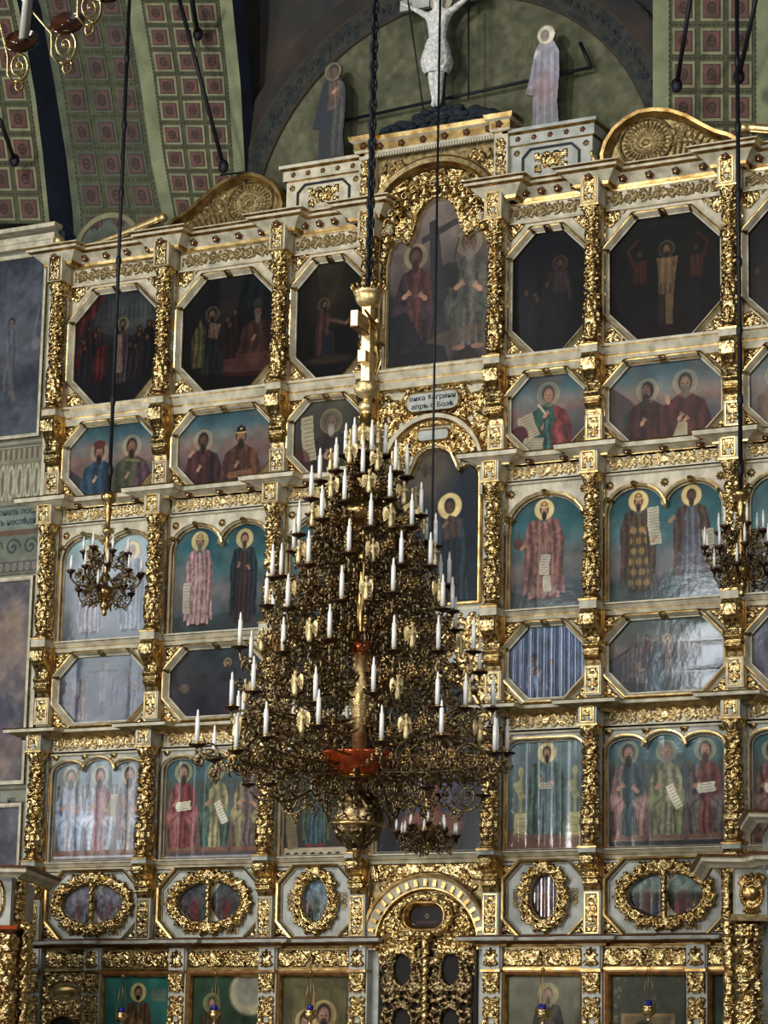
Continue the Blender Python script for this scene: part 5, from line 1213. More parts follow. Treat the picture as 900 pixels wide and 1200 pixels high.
# white inscribed plaque and carved field under the top icon
o = thing('carved_field', 'dense gilded foliage field around the inscribed white plaque in the middle bay', 'carving', (0, 0, 11.55))
r = dense_foliage(2.16, 1.75, 99, .10, .2, .0125); mk = lambda U, V: ~((U/.87)**2+(np.maximum(V-.35, 0)/.92)**2 < 1) & ~((np.abs(U) < .5) & (V > 1.36) & (V < 1.66)) & ~((np.abs(U) < .87) & (V < .35))
link('foliage', r.mesh('foliage', GOLD, y=-.05, mask=mk, org=(-1.08, 0)), o)
r = dense_foliage(1.7, 1.25, 98, .09, .2, .0125); ic3 = [(-.82, 9.56), (.82, 9.56), (.82, 11.55)]+arcpts(.62, 11.62, .2, .22, 0, PI*.85, 6)+arcpts(0, 11.95, .32, .22, .1, PI-.1, 8)+arcpts(-.62, 11.62, .2, .22, PI*.15, PI, 6)+[(-.82, 11.55)]
mk = lambda U, V: ((U/.85)**2+(np.maximum(V-.35, 0)/.88)**2 < 1) & ~in_poly([(a*1.05, b-11.53) for a, b in ic3])(U, V) & ~((np.abs(U) < .32) & (np.abs(V-.95) < .1))
link('inner_foliage', r.mesh('inner_foliage', GOLD, y=-.04, mask=mk, org=(-.85, 0)), o)
m_ = MB([WHITE]); m_.sheet(rect(-1.08, 1.08, -2.2, 1.75), [[(a_, b_-11.55) for a_, b_ in ic3]], -.03); link('ground', m_.mesh('ground'), o)
def roundrect(x0, x1, z0, z1, r, n=6):
    q = []
    for cx, cz, a in ((x1-r, z0+r, -PI/2), (x1-r, z1-r, 0), (x0+r, z1-r, PI/2), (x0+r, z0+r, PI)): q += [(cx+r*math.cos(a+PI/2*i/n), cz+r*math.sin(a+PI/2*i/n)) for i in range(n+1)]
    return q
def plaque(label, x, z, w_, h, lines, size, y=-.16):
    o = thing('plaque', label, 'plaque', (x, y, z)); m_ = MB([BLUEW, GOLDS]); q = roundrect(-w_/2, w_/2, -h/2, h/2, h*.45); m_.prism(q, -.02, .12, 0); m_.sweep(q, [(0, 0), (0, -.03), (.02, -.04), (.035, 0)], True, XZ, [1, 1, 1]); link('board', m_.mesh('board'), o)
    for i, t in enumerate(lines):
        link('lettering', text_mesh(t, size, INK), o, (0, -.025, h*(.22-.46*i) if len(lines) > 1 else 0), (PI/2, 0, 0), (1.15, 1, 1))
plaque('white rounded plaque with two lines of dark lettering under the tall middle icon', 0.0, 13.0, .98, .31, ['ѳика багряни', 'апръ о Бозѣ'], .12)
plaque('small grey blank plaque under the inner arch of the middle bay', 0.0, 12.42, .58, .17, [], .06, -.12)
o = thing('inner_arch', 'cream and gilt round arch over the blue icon with the white dove', 'arch', (0, 0, 11.5))
m_ = MB([WHITE, GOLDS]); ap = [(.88, -.2)]+arcpts(0, .30, .88, .88, 0, PI, 26)+[(-.88, -.2)]
m_.sweep(ap, [(0, -.03), (0, -.14), (.03, -.2), (.10, -.22), (.12, -.18), (.13, -.03)], False, XZ, [0, 1, 0, 1, 1]); link('arch_moulding', m_.mesh('arch_moulding'), o)
# blue middle icon
W = 1.66; p = Paint(W, 2.62, .0125, 72); p.grad([(0, (.10, .16, .20)), (.3, (.08, .12, .18)), (.75, (.08, .13, .19)), (1, (.16, .15, .14))])
p.ell(.62, 2.25, .55, .5, (.42, .34, .22), .55, soft=1); p.poly([(.5, 2.2), (.75, 2.2), (1.0, 1.3), (.2, 1.2)], (.40, .33, .22), .3)
p.ell(.62, 2.28, .05, .12, (.22, .18, .12)); p.poly([(.62, 2.3), (.4, 2.42), (.5, 2.28)], (.25, .2, .14)); p.poly([(.62, 2.3), (.86, 2.42), (.74, 2.28)], (.25, .2, .14))
p.stand(1.1, -.3, 2.1, (.09, .12, .16), (.11, .17, .21), beard=0, hair=(.12, .09, .08), hsolid=1, hands=False, skin=(.30, .22, .18)); p.poly([(.98, 1.05), (1.3, 1.1), (1.32, 1.4), (1.1, 1.48), (.95, 1.3)], (.24, .18, .17), .9, .2); p.hand(1.0, 1.3, .05, (.4, .3, .24)); p.head(.35, 1.5, .1, hsolid=.7); p.stand(.35, -.2, 1.9, (.3, .12, .12), (.12, .16, .25)); p.mottle(.3, .25)
icon('tall blue middle icon with a white dove in golden light and a haloed woman praying', ic3, p, (-.83, 9.56), 'arc', None, WHITE, None, PAINTM, 'middle icons of the iconostasis')
# throne icon in the apostles row
W = 1.96; p = Paint(W, 2.9, .0125, 73); p.grad([(0, (.13, .13, .16)), (.2, (.17, .15, .17)), (1, (.16, .2, .22))]); p.seated(W/2, .35, 2.3, (.40, .18, .15), (.2, .2, .3)); p.ell(W/2, .42, .6, .24, (.44, .24, .19)); p.ring(W/2, .42, .5, .03, (.42, .36, .22), .5)
for k in (.35, .8, 1.25, 1.6): p.line(k, 0, k, 1.2, .007, (.3, .3, .34), .5)
p.mottle(.3, .3)
icon('wide dim middle icon behind the great chandelier with a reddish oval throne base', round_top(-.98, .98, 5.41, 8.25, .95, 10), p, (-.98, 5.41), 'arc', (-1.1, 1.1, 5.3, 9.4), BLUEW, None, PAINT, 'middle icons of the iconostasis')

o = thing('carved_field', 'gilded foliage field around the head of the dim middle icon, behind the chandelier', 'carving', (0, -.06, 7.0))
r = dense_foliage(2.2, 2.35, 55, .07, .2, .014); mk = lambda U, V: ~((U/1.08)**2+((np.maximum(V-.3, 0))/1.06)**2 < 1)
link('foliage', r.mesh('foliage', GOLD, mask=mk, org=(-1.1, 0)), o)
# arch over the royal doors
o = thing('portal_arch', 'round gilt-edged arch with a band of square dentils over the royal doors', 'arch', (0, 0, 3.9))
m_ = MB([OLIVE, GOLDS, WHITE]); pr = [(0, .0), (0, -.05), (.03, -.12), (.05, -.12), (.05, -.10), (.21, -.16), (.22, -.19), (.27, -.2), (.28, -.02)]
ap = [(.90, -.1)]+arcpts(0, .0, .90, .86, 0, PI, 30)+[(-.90, -.1)]
m_.sweep(ap, pr, False, XZ, [0, 1, 1, 1, 2, 1, 1, 0]); link('arch_moulding', m_.mesh('arch_moulding'), o)
for k in range(19):
    m_ = MB([GOLDS])
    a = .06+(PI-.12)*k/18; ca, sa = math.cos(a), math.sin(a); q = []
    for rr, tt in ((.97, -.03), (1.08, -.03), (1.08, .03), (.97, .03)): q.append((rr*ca-tt*sa, rr*sa*.965+tt*ca))
    m_.prism(q, -.17, -.1, 0); link('dentil', m_.mesh('dentil'), o)
r = foliage_frieze(1.9, .34, 44, .05, 1.5); mk = lambda U, V: (U/1.18)**2+(V/1.16)**2 > 1
m_ = MB([OLIVE]); m_.box(-1.1, 1.1, -.04, .02, -.1, 1.35); link('spandrel_board', m_.mesh('spandrel_board'), o)
r = dense_foliage(2.16, 1.25, 45, .06, .22); link('spandrel_carving', r.mesh('spandrel_carving', GOLD, y=-.04, mask=mk, org=(-1.08, .05)), o)
r = dense_foliage(1.8, 1.5, 46, .10, .13)
dtop = [(-.86, 3.05), (-.86, 3.42)]+arcpts(-.50, 3.45, .36, .28, PI, .5, 8)+arcpts(0, 3.85, .16, .17, PI+.6, -.6, 12)+arcpts(.50, 3.45, .36, .28, PI-.5, 0, 8)+[(.86, 3.05)]
mk = lambda U, V: ((U/.88)**2+(np.maximum(V, 0)/.84)**2 < 1) & ~((U/.40)**2+((V-.44)/.22)**2 < 1) & ~in_poly([(a, b-3.9) for a, b in dtop])(U, V)
link('tympanum_carving', r.mesh('tympanum_carving', GOLD, y=-.05, mask=mk, org=(-.9, -.55)), o)
m_ = MB([OLIVE]); m_.sheet(arcpts(0, 0, .88, .84, 0, PI, 20)+[(a, b-3.9) for a, b in dtop[1:-1]], [], -.045); link('tympanum_board', m_.mesh('tympanum_board'), o)
p = Paint(.66, .38, .01, 9); p.grad([(0, (.12, .07, .07)), (1, (.10, .07, .08))]); p.ring(.33, .2, .03, .01, (.6, .5, .35)); p.line(.15, .1, .5, .1, .02, (.3, .2, .12))
icon('small dark cartouche icon in a gilt frame in the head of the royal arch', roundrect(-.31, .31, 4.18, 4.50, .15), p, (-.33, 4.15), 'arc', None, GOLDS, None, PAINT, 'middle icons of the iconostasis', yy=-.08)
o = thing('cartouche_wreath', 'gilded scrollwork wreath around the small dark cartouche of the royal arch', 'carving', (0, -.1, 4.34)); wreath(o, 0, 0, .42, .25, .12, 8, 0)
# royal doors
o = thing('royal_doors', 'dark gilded openwork double royal doors with trefoil top and a twisted middle post', 'door', (0, 0, .5))
m_ = MB([DARK]); m_.box(-.9, .9, -.03, .02, 0, 3.4); link('dark_backing', m_.mesh('dark_backing'), o)
for s_ in (-1, 1):
    r = dense_foliage(.78, 3.42, 120, .09, .13); x0 = -.83 if s_ < 0 else .05
    for k in range(3):
        for j in range(40): r.dot(.39+.2*math.cos(j*.157), 2.1-k*.9+.3*math.sin(j*.157), .022, .08)
    mk = lambda U, V: ~(((U-x0-.39)/.16)**2+(((V-2.1+.45) % .9-.45)/.26)**2 < 1) & ((V < 2.6) | in_poly([(a_, b_-.5) for a_, b_ in dtop])(U, V))
    d = link('door_leaf', r.mesh('door_leaf', BRONZE, thr=.03, y=-.05, mask=mk, org=(x0, 0)), o)
r = Relief(2*PI*.06, 3.35, .012, True)
for i in range(160): r.dot((i*.021*1.3) % (2*PI*.06), i*.021, .03, .03); r.dot((i*.021*1.3+.19) % (2*PI*.06), i*.021, .025, .025)
link('middle_post', r.cyl('middle_post', GOLD, lambda z: .055), o, (0, -.12, 0))
m_ = MB([GOLD]); m_.lathe([(0, 0), (.05, 0), (.09, .03), (.07, .06), (.1, .13), (.0, .13)], 8, 0, (0, -.12, 3.33), flute=lambda a, z: 1+.15*math.cos(4*a)); link('crown', m_.mesh('crown'), o)

# ------------------------------------------------------------------ lunette with the crucifixion
S3_ = mat('lunette_plaster', (.40, .43, .30), (.47, .48, .35), rough=.85, scale=3, detail=8)
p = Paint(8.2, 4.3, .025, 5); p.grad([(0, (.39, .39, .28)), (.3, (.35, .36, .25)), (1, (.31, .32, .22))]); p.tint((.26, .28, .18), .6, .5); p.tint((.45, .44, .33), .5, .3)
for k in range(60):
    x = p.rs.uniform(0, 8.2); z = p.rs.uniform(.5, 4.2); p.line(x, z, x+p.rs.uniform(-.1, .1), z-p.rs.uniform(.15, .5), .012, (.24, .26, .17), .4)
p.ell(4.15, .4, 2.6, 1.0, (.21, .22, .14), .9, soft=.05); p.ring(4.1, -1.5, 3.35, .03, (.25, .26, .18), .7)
p.poly([(0, .4), (2.4, 1.5), (3.4, 1.75), (1.6, .8)], (.48, .46, .30), .8); p.poly([(5.4, 1.55), (6.3, 1.1), (6.6, 1.2), (5.9, 1.7)], (.45, .42, .28), .8)
p.mottle(.25, .12)
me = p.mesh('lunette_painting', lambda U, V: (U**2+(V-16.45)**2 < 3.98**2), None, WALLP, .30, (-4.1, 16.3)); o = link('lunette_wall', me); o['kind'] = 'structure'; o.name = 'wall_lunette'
m_ = MB([ARCHB, MURAL, CDARK]); ap = arcpts(0, 16.45, 3.95, 3.95, 0, PI, 60)
m_.sweep(ap, [(0, .31), (.0, .25), (.04, .24), (.45, .24), (.47, .21), (.50, .24), (.85, .26), (.9, .31)], False, XZ, [2, 2, 0, 2, 2, 1, 0], True); o = struct('trim_1', m_.mesh('arch_trim'))
m_ = MB([ARCHB])
for k in range(1, 86):
    a = PI*k/86; m_.ball((4.2*math.cos(a), .24, 16.45+4.2*math.sin(a)), .06, .02, .06, 0, 6, 4)
o = struct('trim_2', m_.mesh('arch_beads'))
# painted cut-out figures standing on the crown
def cutout(name, label, fn, W, H, cx, z0, y, outline, tilt=0):
    p = Paint(W, H, .012, 3); fn(p); o = thing(name, label, 'painted figure', (cx, y, z0))
    g = link('painted_face', p.mesh('painted_face', in_poly(outline), None, BOARD, -.032, (-W/2, 0)), o)
    m_ = MB([INK]); m_.prism(outline, -.03, .02); link('board', m_.mesh('board'), o)
def sil(w_, h, r):   # robed standing silhouette
    return [(-w_*.75, 0), (w_*.75, 0), (w_*.62, h*.25), (w_*.74, h*.55), (w_*.7, h*.74), (r*.9, h*.83)]+arcpts(0, h-r, r, r, -.8, PI+.8, 16)+[(-w_*.6, h*.77), (-w_*.85, h*.55), (-w_*1.1, h*.36), (-w_*.7, h*.34)]
def f(p):
    p.grad([(0, (.10, .14, .18)), (1, (.08, .13, .19))]); x = p.W/2; p.poly([(x, .1), (x+.28, .1), (x+.28, 1.45), (x, 1.5)], (.23, .22, .21), .9, .3, 4); p.poly([(x-.1, .95), (x+.12, 1.0), (x+.15, 1.5), (x-.08, 1.5)], (.40, .28, .22), .8, .2)
    p.halo(x, 1.68, .17, (.45, .38, .24)); p.head(x+.02, 1.68, .11, beard=0, halo=0, skin=(.36, .26, .2)); p.hand(x+.02, 1.3, .05); p.mottle(.3, .1)
cutout('painted_figure', 'painted cut-out of a haloed woman in dark blue standing left of the crucifix', f, .86, 1.88, -2.12, 17.60, -.1, sil(.36, 1.86, .17))
def f(p):
    p.grad([(0, (.42, .44, .46)), (.4, (.50, .44, .48)), (.5, (.50, .50, .58)), (1, (.60, .60, .66))]); x = p.W/2
    for k in range(9): p.line(x-.3+k*.07, .05, x-.25+k*.06, 1.4, .012, (.36, .36, .42) if k % 2 else (.66, .66, .70), .6)
    p.ell(x-.05, .8, .15, .3, (.58, .40, .42), .5, soft=.8); p.halo(x, 1.70, .17, (.80, .78, .66), 1); p.head(x-.02, 1.68, .10, beard=0, halo=0, hair=(.4, .4, .4), skin=(.55, .50, .46)); p.hand(x-.22, 1.35, .06, (.72, .7, .68)); p.mottle(.25, .1)
cutout('painted_figure', 'painted cut-out of a pale haloed figure in lilac and pink standing right of the crucifix', f, .8, 1.9, 2.05, 17.56, -.1, sil(.34, 1.88, .17))
# rocky mound
m_ = MB([mat('mound_blue', (.10, .15, .20), (.05, .08, .11), rough=.8, scale=9)])
rn = random.Random(2)
for k in range(420):
    a = rn.uniform(-1.25, 1.25); hh = .52*math.sqrt(max(0, 1-(a/1.3)**2)); r_ = rn.uniform(.04, .09); m_.ball((a, rn.uniform(-.1, .1), 17.8+rn.uniform(0, 1)**.6*max(hh-.05, 0)), r_*1.5, r_, r_*.7, 0, 8, 6)
m_.box(-1.2, 1.2, -.1, .1, 17.6, 17.95); o = link('rocky_mound', m_.mesh('rocky_mound')); tag(o, 'dark blue bumpy mound at the foot of the white crucifix', 'mound')
# crucifix : a modelled pale body on a white-edged cross
o = thing('crucifix', 'tall painted crucifix with a chalk-white body above the dark mound', 'crucifix', (0.0, -.12, 18.25))
m_ = MB([INK, BLUEW]); m_.box(-.09, .09, .02, .08, -.3, 4.2, 0); m_.box(-.82, .82, .02, .08, 1.90, 2.14, 0); m_.box(-.80, -.22, .0, .02, 1.94, 2.14, 1)
m_.box(-.3, .3, .02, .08, 3.1, 3.25, 0); link('cross', m_.mesh('cross'), o)
CH = mat('chalk_body', (.93, .93, .92), (.72, .73, .72), rough=.7, scale=18, bump=.8, bscale=14)
def skin_body(name, joints, edges, radii, material, parent, sub=2, loc=(0, 0, 0)):
    me = bpy.data.meshes.new(name); me.from_pydata(joints, edges, []); ob = bpy.data.objects.new(name, me); COL.objects.link(ob)
    m1 = ob.modifiers.new('s', 'SKIN'); 
    for v, r_ in zip(me.skin_vertices[0].data, radii): v.radius = (r_, r_*.8); v.use_root = False
    me.skin_vertices[0].data[0].use_root = True
    m2 = ob.modifiers.new('d', 'SUBSURF'); m2.levels = m2.render_levels = sub
    me.materials.append(material); ob.parent = parent; ob.location = loc
    return ob
K=.86
J = [(0, -.08, 1.15), (0, -.09, 1.45), (0, -.09, 1.78), (0, -.09, 1.98), (.02, -.12, 2.12), (.03, -.14, 2.30), (.2, -.06, 2.0), (.48, -.03, 2.22), (.76, -.01, 2.42), (-.2, -.06, 2.0), (-.48, -.03, 2.22), (-.76, -.01, 2.42),
     (.09, -.1, 1.05), (.08, -.16, .62), (.04, -.08, .15), (.04, -.14, .0), (-.08, -.1, 1.05), (-.06, -.16, .62), (-.03, -.1, .15), (-.03, -.17, .0), (.03, -.15, 2.38)]
E_ = [(0, 1), (1, 2), (2, 3), (3, 4), (4, 5), (3, 6), (6, 7), (7, 8), (3, 9), (9, 10), (10, 11), (0, 12), (12, 13), (13, 14), (14, 15), (0, 16), (16, 17), (17, 18), (18, 19), (5, 20)]
RR = [.17, .155, .20, .15, .07, .115, .085, .055, .035, .085, .055, .035, .125, .10, .065, .05, .125, .10, .065, .05, .10]
skin_body('body', [(a, b, c*K) for a, b, c in J], E_, RR, CH, o)
r = Relief(2*PI*.2, .62, .015, True); 
for k in range(26): r.leaf((k*.37) % 1.25, .6-.02*(k % 4), -PI/2+random.uniform(-.3, .3), .5, .06, .06)
link('loincloth', r.cyl('loincloth', CH, lambda z: .20+.03*math.sin(z*9)), o, (0, -.1, .60))
m_ = MB([mat('halo_pale', (.72, .70, .58), rough=.5)]); m_.lathe([(.0, 0), (.22, 0), (.22, .02), (.0, .02)], 28); h_ = link('halo', m_.mesh('halo'), o, (.03, 0, 2.0), (PI/2, 0, 0))
# iron tie rod and stays in the lunette
def rod(label, pts, r_, cat='rod', group='dark iron rods and stays', name='tie_rod', m=BLACK):
    a = MB([m]); a.tube(pts, r_, 6); o = link(name, a.mesh(name)); tag(o, label, cat, group); return o
rod('long iron tie rod running slantwise behind the crucifix and the pale figure', [at(400, 142, .12), at(692, 79, .12)], .03)
rod('thin vertical stay right of the crucifix', [at(549, 0, -.2), at(549, 116, -.2)], .018)
rod('thin slanting stay left of the crucifix', [at(478, 0, -.2), at(496, 128, -.2)], .015)
rod('dark wall bracket end at the right of the tie rod', [at(680, 50, .12), at(693, 80, .12)], .035)

# ------------------------------------------------------------------ coffered vault bands
def lean(Z, y0, a, b): return y0-a*(Z-17)-b*(Z-17)**2
def band(idx, left, right, ytop, ybot, cols, rowpx, y0, a, b, m_border, m_panel, border=(.14, .14), frame_m=None):
    """left/right : edge pixel x as function of y; the band follows a curve in depth"""
    def solve(x, y):
        Y = y0
        for _ in range(12):
            q = at(x, y, Y); Y = lean(q.z, y0, a, b)
        return at(x, y, Y)
    m_ = MB([m_border, m_panel, CDARK, frame_m or CGREEN, COLV]); N = 44
    rows = [ybot+(ytop-ybot)*i/N for i in range(N+1)]
    A = [solve(left(y), y) for y in rows]; B = [solve(right(y), y) for y in rows]
    bl, br = border
    # arc length from the bottom
    S = [0]
    for i in range(N): S.append(S[-1]+(A[i+1]-A[i]).length*.5+(B[i+1]-B[i]).length*.5)
    def P(u, s, lift=0.0):
        s = min(max(s, 0), S[-1]-1e-6); i = max(0, min(N-1, int(np.searchsorted(S, s))-1)); t = (s-S[i])/(S[i+1]-S[i])
        a_ = A[i].lerp(A[i+1], t); b_ = B[i].lerp(B[i+1], t); q = a_.lerp(b_, u)
        if lift:
            nn = (A[i+1]-A[i]).cross(b_-a_).normalized()
            if nn.y > 0: nn = -nn
            q = q+nn*lift
        return q
    def quad(u0, u1, s0, s1, mi, lift=0.0):
        n = 3; vs = []
        for k in range(n+1):
            s = s0+(s1-s0)*k/n; vs += [P(u0, s, lift), P(u1, s, lift)]
        m_.add(vs, [(2*k, 2*k+1, 2*k+3, 2*k+2) for k in range(n)], mi)
    n = 60
    for k in range(n): (quad(0, bl-.01, S[-1]*k/n, S[-1]*(k+1)/n, 0), quad(bl-.01, 1-br+.01, S[-1]*k/n, S[-1]*(k+1)/n, 4), quad(1-br+.01, 1, S[-1]*k/n, S[-1]*(k+1)/n, 0))
    W = 1-bl-br; cw = W/cols; wm = (B[0]-A[0]).length*cw; rh = wm*rowpx; nr = int(S[-1]/rh)
    quads = lambda u0, u1, s0, s1, mi, l: quad(u0, u1, s0, s1, mi, l)
    for u in (bl-.012, 1-br-.002):
        for k in range(nr*6): quads(u, u+.014, (k+.1)*rh/6, (k+.6)*rh/6, 2, .006)
    for r_ in range(nr+1):
        for c in range(cols):
            u0, u1 = bl+c*cw, bl+(c+1)*cw; s0, s1 = r_*rh, (r_+1)*rh
            if s1 > S[-1]: continue
            e = cw*.10; es = rh*.10
            # light frame with a dark twisted ribbon between panels, then the pink field with a ring ornament
            for k in range(6): quads(u0+cw*(k+.1)/6, u0+cw*(k+.6)/6, s0-es*.25, s0+es*.25, 2, .008)
            quads(u0+e, u1-e, s0+es, s1-es, 3, .02); quads(u0+e*1.9, u1-e*1.9, s0+es*1.9, s1-es*1.9, 2, .028); quads(u0+e*2.15, u1-e*2.15, s0+es*2.15, s1-es*2.15, 1, .034)
            cu, cs = (u0+u1)/2, (s0+s1)/2; q = 10; vs = []
            for j in range(q):
                an = 2*PI*j/q
                for rr in (.055, .10, .16): vs.append(P(cu+cw*rr*math.cos(an), cs+rh*rr*1.15*math.sin(an), .045))
            m_.add(vs, [(j*3+1, ((j+1) % q)*3+1, ((j+1) % q)*3+2, j*3+2) for j in range(q)]+[tuple(j*3 for j in range(q))], 2)
    return m_.mesh('vault_band'), A, B
lerpf = lambda tab: (lambda y: float(np.interp(y, [a for a, b in tab], [b for a, b in tab])))
L2 = [(-60, 130), (0, 148), (83, 163), (187, 177), (260, 192), (300, 196)]; R2 = [(-60, 262), (0, 272), (100, 282), (200, 287), (300, 291)]
me, A2, B2 = band(1, lerpf(L2), lerpf(R2), -60, 285, 3, 1.06, .35, .20, .02, CGREEN2, PINK, (.15, .13)); struct('ceiling_coffered_arch', me)
L1_ = [(-60, 18), (0, 45), (93, 63), (180, 77), (247, 85), (300, 88)]; R1_ = [(-60, 130), (0, 148), (83, 163), (187, 177), (260, 192), (300, 196)]
me, A1, B1 = band(2, lerpf(L1_), lerpf(R1_), -60, 285, 3, 1.02, .55, .20, .02, mat('coffer_shaded_green', (.36, .39, .31), (.28, .31, .26), rough=.8, scale=3), mat('coffer_shaded_pink', (.36, .26, .25), (.26, .21, .22), rough=.8, scale=3), (.10, .03), mat('coffer_shaded_frame', (.33, .34, .27), (.26, .28, .23), rough=.8, scale=3)); struct('ceiling_recessed_vault', me)  # darker copies of the coffer colours carry the shade of the recess
L0 = [(-60, -120), (0, -110), (300, -60)]; R0 = [(-60, -15), (0, 20), (60, 32), (110, 41), (180, 50), (260, 58), (285, 60)]
me, A0, B0 = band(3, lerpf(L0), lerpf(R0), -60, 262, 4, 1.0, .0, .22, .03, CGREEN2, PINK, (.02, .05)); struct('ceiling_side_arch', me)
L3_ = [(-60, 765), (0, 765), (130, 765), (200, 765)]; R3_ = [(-60, 905), (0, 903), (130, 903), (200, 903)]
me, A3, B3 = band(4, lerpf(L3_), lerpf(R3_), -60, 185, 3, 1.12, .3, .10, .01, CGREEN2, PINK, (.15, .13)); struct('ceiling_coffered_arch_right', me)
# navy soffit between the bands and wall surfaces beside them
m_ = MB([NAVY, MURAL, CGREEN])
def ribbon(P, Q, mi):
    vs = []
    for a, b in zip(P, Q): vs += [a, b]
    m_.add(vs, [(2*k, 2*k+1, 2*k+3, 2*k+2) for k in range(len(P)-1)], mi)
ribbon(B0, [a+Vector((0.02, .5, 0)) for a in A1][:len(B0)], 0)
ribbon(B2, [b+Vector((.03, .35, 0)) for b in B2], 0)
ribbon([a+Vector((-.05, .9, 0)) for a in A3], A3, 0); ribbon(B3, [b+Vector((3, 0, 0)) for b in B3], 2)
struct('trim_3', m_.mesh('soffits'))
# niche arch low in the recessed vault
m_ = MB([mat('niche_grey', (.36, .38, .34), (.28, .31, .29), rough=.8), CGREEN]); c = at(128, 285, .5); m_.sweep(arcpts(c.x, c.z-.05, .62, .52, 0, PI, 24), [(0, .5), (0, .42), (.1, .42), (.12, .5)], False, XZ, [1, 1, 1])
m_.prism(arcpts(c.x, c.z-.05, .62, .52, 0, PI, 24), .46, .5, 0); struct('trim_4', m_.mesh('niche'))
# ceiling tie rods with bolts
for (x0, y0, x1, y1, Y, t) in ((205, 0, 262, 195, -.6, 'long dark tie rod crossing the left coffered arch'), (222, 0, 232, 40, -.8, 'short dark rod at the top of the left coffered arch'), (0, 160, 17, 188, -.8, 'dark iron stay in the far upper left coffers'),
                            (812, 0, 793, 100, -.5, 'left dark rod hanging over the right coffered arch'), (890, 0, 866, 90, -.5, 'right dark rod hanging over the right coffered arch')):
    a = MB([BLACK]); P0, P1 = at(x0, y0-20, Y-1), at(x1, y1, Y); a.tube([P0, P1], .042, 6); a.ball(P1, .10, .08, .13); o = link('tie_rod', a.mesh('tie_rod')); tag(o, t, 'rod', 'ceiling tie rods')
rod('thin crank-shaped iron bracket beside the left end of the lunette', [at(258, 205, -.2), at(286, 202, -.1), at(288, 214, -.1)], .02)

# ------------------------------------------------------------------ painted pier at the left
PX0, PX1 = -9.75, -8.12
p = Paint(PX1-PX0, 17.3, .02, 31); W = PX1-PX0
p.grad([(0, (.48, .47, .40)), (1, (.50, .50, .42))]); off = 0
p.poly(rect(0, W-.24, 13.32, 16.75), (.20, .22, .27)); p.poly(rect(0, W-.22, 6.88, 10.55), (.36, .34, .37)); p.poly(rect(0, W-.24, 1.0, 6.40), (.34, .35, .38))
I0 = p.I.copy(); n1 = p.noise(.9)+.6*p.noise(.4)+.4*p.noise(.18)+.3*p.noise(.07)
msk = lambda a, b, xr: ((p.V > a) & (p.V < b) & (p.U < xr))
for (a, b, xr, c1, c2) in ((13.32, 16.75, W-.24, (.30, .33, .38), (.17, .20, .25)), (6.88, 10.55, W-.22, (.52, .45, .42), (.27, .28, .35)), (1.0, 6.4, W-.24, (.40, .41, .46), (.28, .28, .32))):
    k = np.clip(n1*1.4+.5, 0, 1)[..., None]; c = np.array(c1)*k+np.array(c2)*(1-k); m2 = msk(a, b, xr)[..., None]; p.I = np.where(m2, c, p.I)
p.ell(W*.55, 9.6, .5, .35, (.58, .47, .38), .5, soft=1); p.ell(W*.4, 7.6, .6, .35, (.48, .34, .36), .5, soft=1)
p.poly([(.55, 14.2), (.75, 14.1), (.85, 14.9), (.8, 15.4), (.6, 15.4), (.5, 14.8)], (.30, .31, .35), .6, .2); p.head(.68, 15.5, .1, halo=0, beard=0, skin=(.36, .34, .34)); p.line(.8, 15.1, 1.15, 15.3, .04, (.33, .32, .34)); p.line(1.2, 15.2, 1.3, 15.75, .02, (.4, .4, .44)); p.ell(1.25, 15.05, .1, .12, (.42, .42, .44), .7); p.line(.62, 14.9, .8, 14.0, .04, (.36, .34, .34))
for z in (13.22, 13.12, 12.98, 11.98, 11.5, 11.44, 10.68, 6.72, 6.48): p.line(0, z, W-.1, z, .02, (.33, .31, .24)); p.line(0, z-.035, W-.1, z-.035, .015, (.60, .60, .50))
p.poly(rect(0, W-.12, 12.85, 13.08), (.40, .35, .27))
for k in range(14): p.poly(rect(k*.12, k*.12+.07, 12.86, 13.06), (.56, .54, .44))
p.poly(rect(0, W-.1, 12.05, 12.8), (.46, .43, .33))
for k in range(9):
    x = .08+k*.19; p.ell(x, 12.42, .075, .34, (.68, .68, .58)); p.ell(x, 12.42, .04, .26, (.45, .42, .33)); p.line(x+.095, 12.1, x+.095, 12.75, .018, (.64, .64, .54))
p.poly(rect(0, W-.06, 11.55, 11.96), (.44, .50, .47))
for a, b in ((0, .18), (0, .0)): pass
p.poly(rect(0, W-.06, 10.95, 11.42), (.42, .45, .38)); 
for k in range(5):
    x = .15+k*.4
    for t in np.linspace(0, 9, 60): p.ell(x+(.17-.017*t)*math.cos(t), 11.19+(.17-.017*t)*math.sin(t), .022, .022, (.20, .28, .28))
p.poly(rect(0, W-.06, 10.72, 10.93), (.34, .34, .33))
for k in range(12): p.ell(.1+k*.15, 10.82, .055, .07, (.58, .56, .50)); p.ring(.1+k*.15, 10.82, .03, .012, (.36, .3, .3))
p.poly(rect(0, W-.12, 11.42, 11.5), (.42, .32, .24))
p.poly(rect(0, W-.1, 6.5, 6.7), (.52, .53, .46)); p.mottle(.18, .15)
me = p.mesh('wall_left_painting', lambda U, V: U > -99, None, WALLP, 0.12, (PX0, 0)); struct('wall_left', me)
m_ = MB([WHITE, NAVY]); m_.box(PX0-4, PX1, .13, .5, 0, 17.3, 0); m_.box(PX1-.0, -7.98, .16, .5, 0, 17.2, 1); struct('wall_pier', m_.mesh('wall_pier'))
m_ = MB([WHITE, GOLDS, OLIVE])
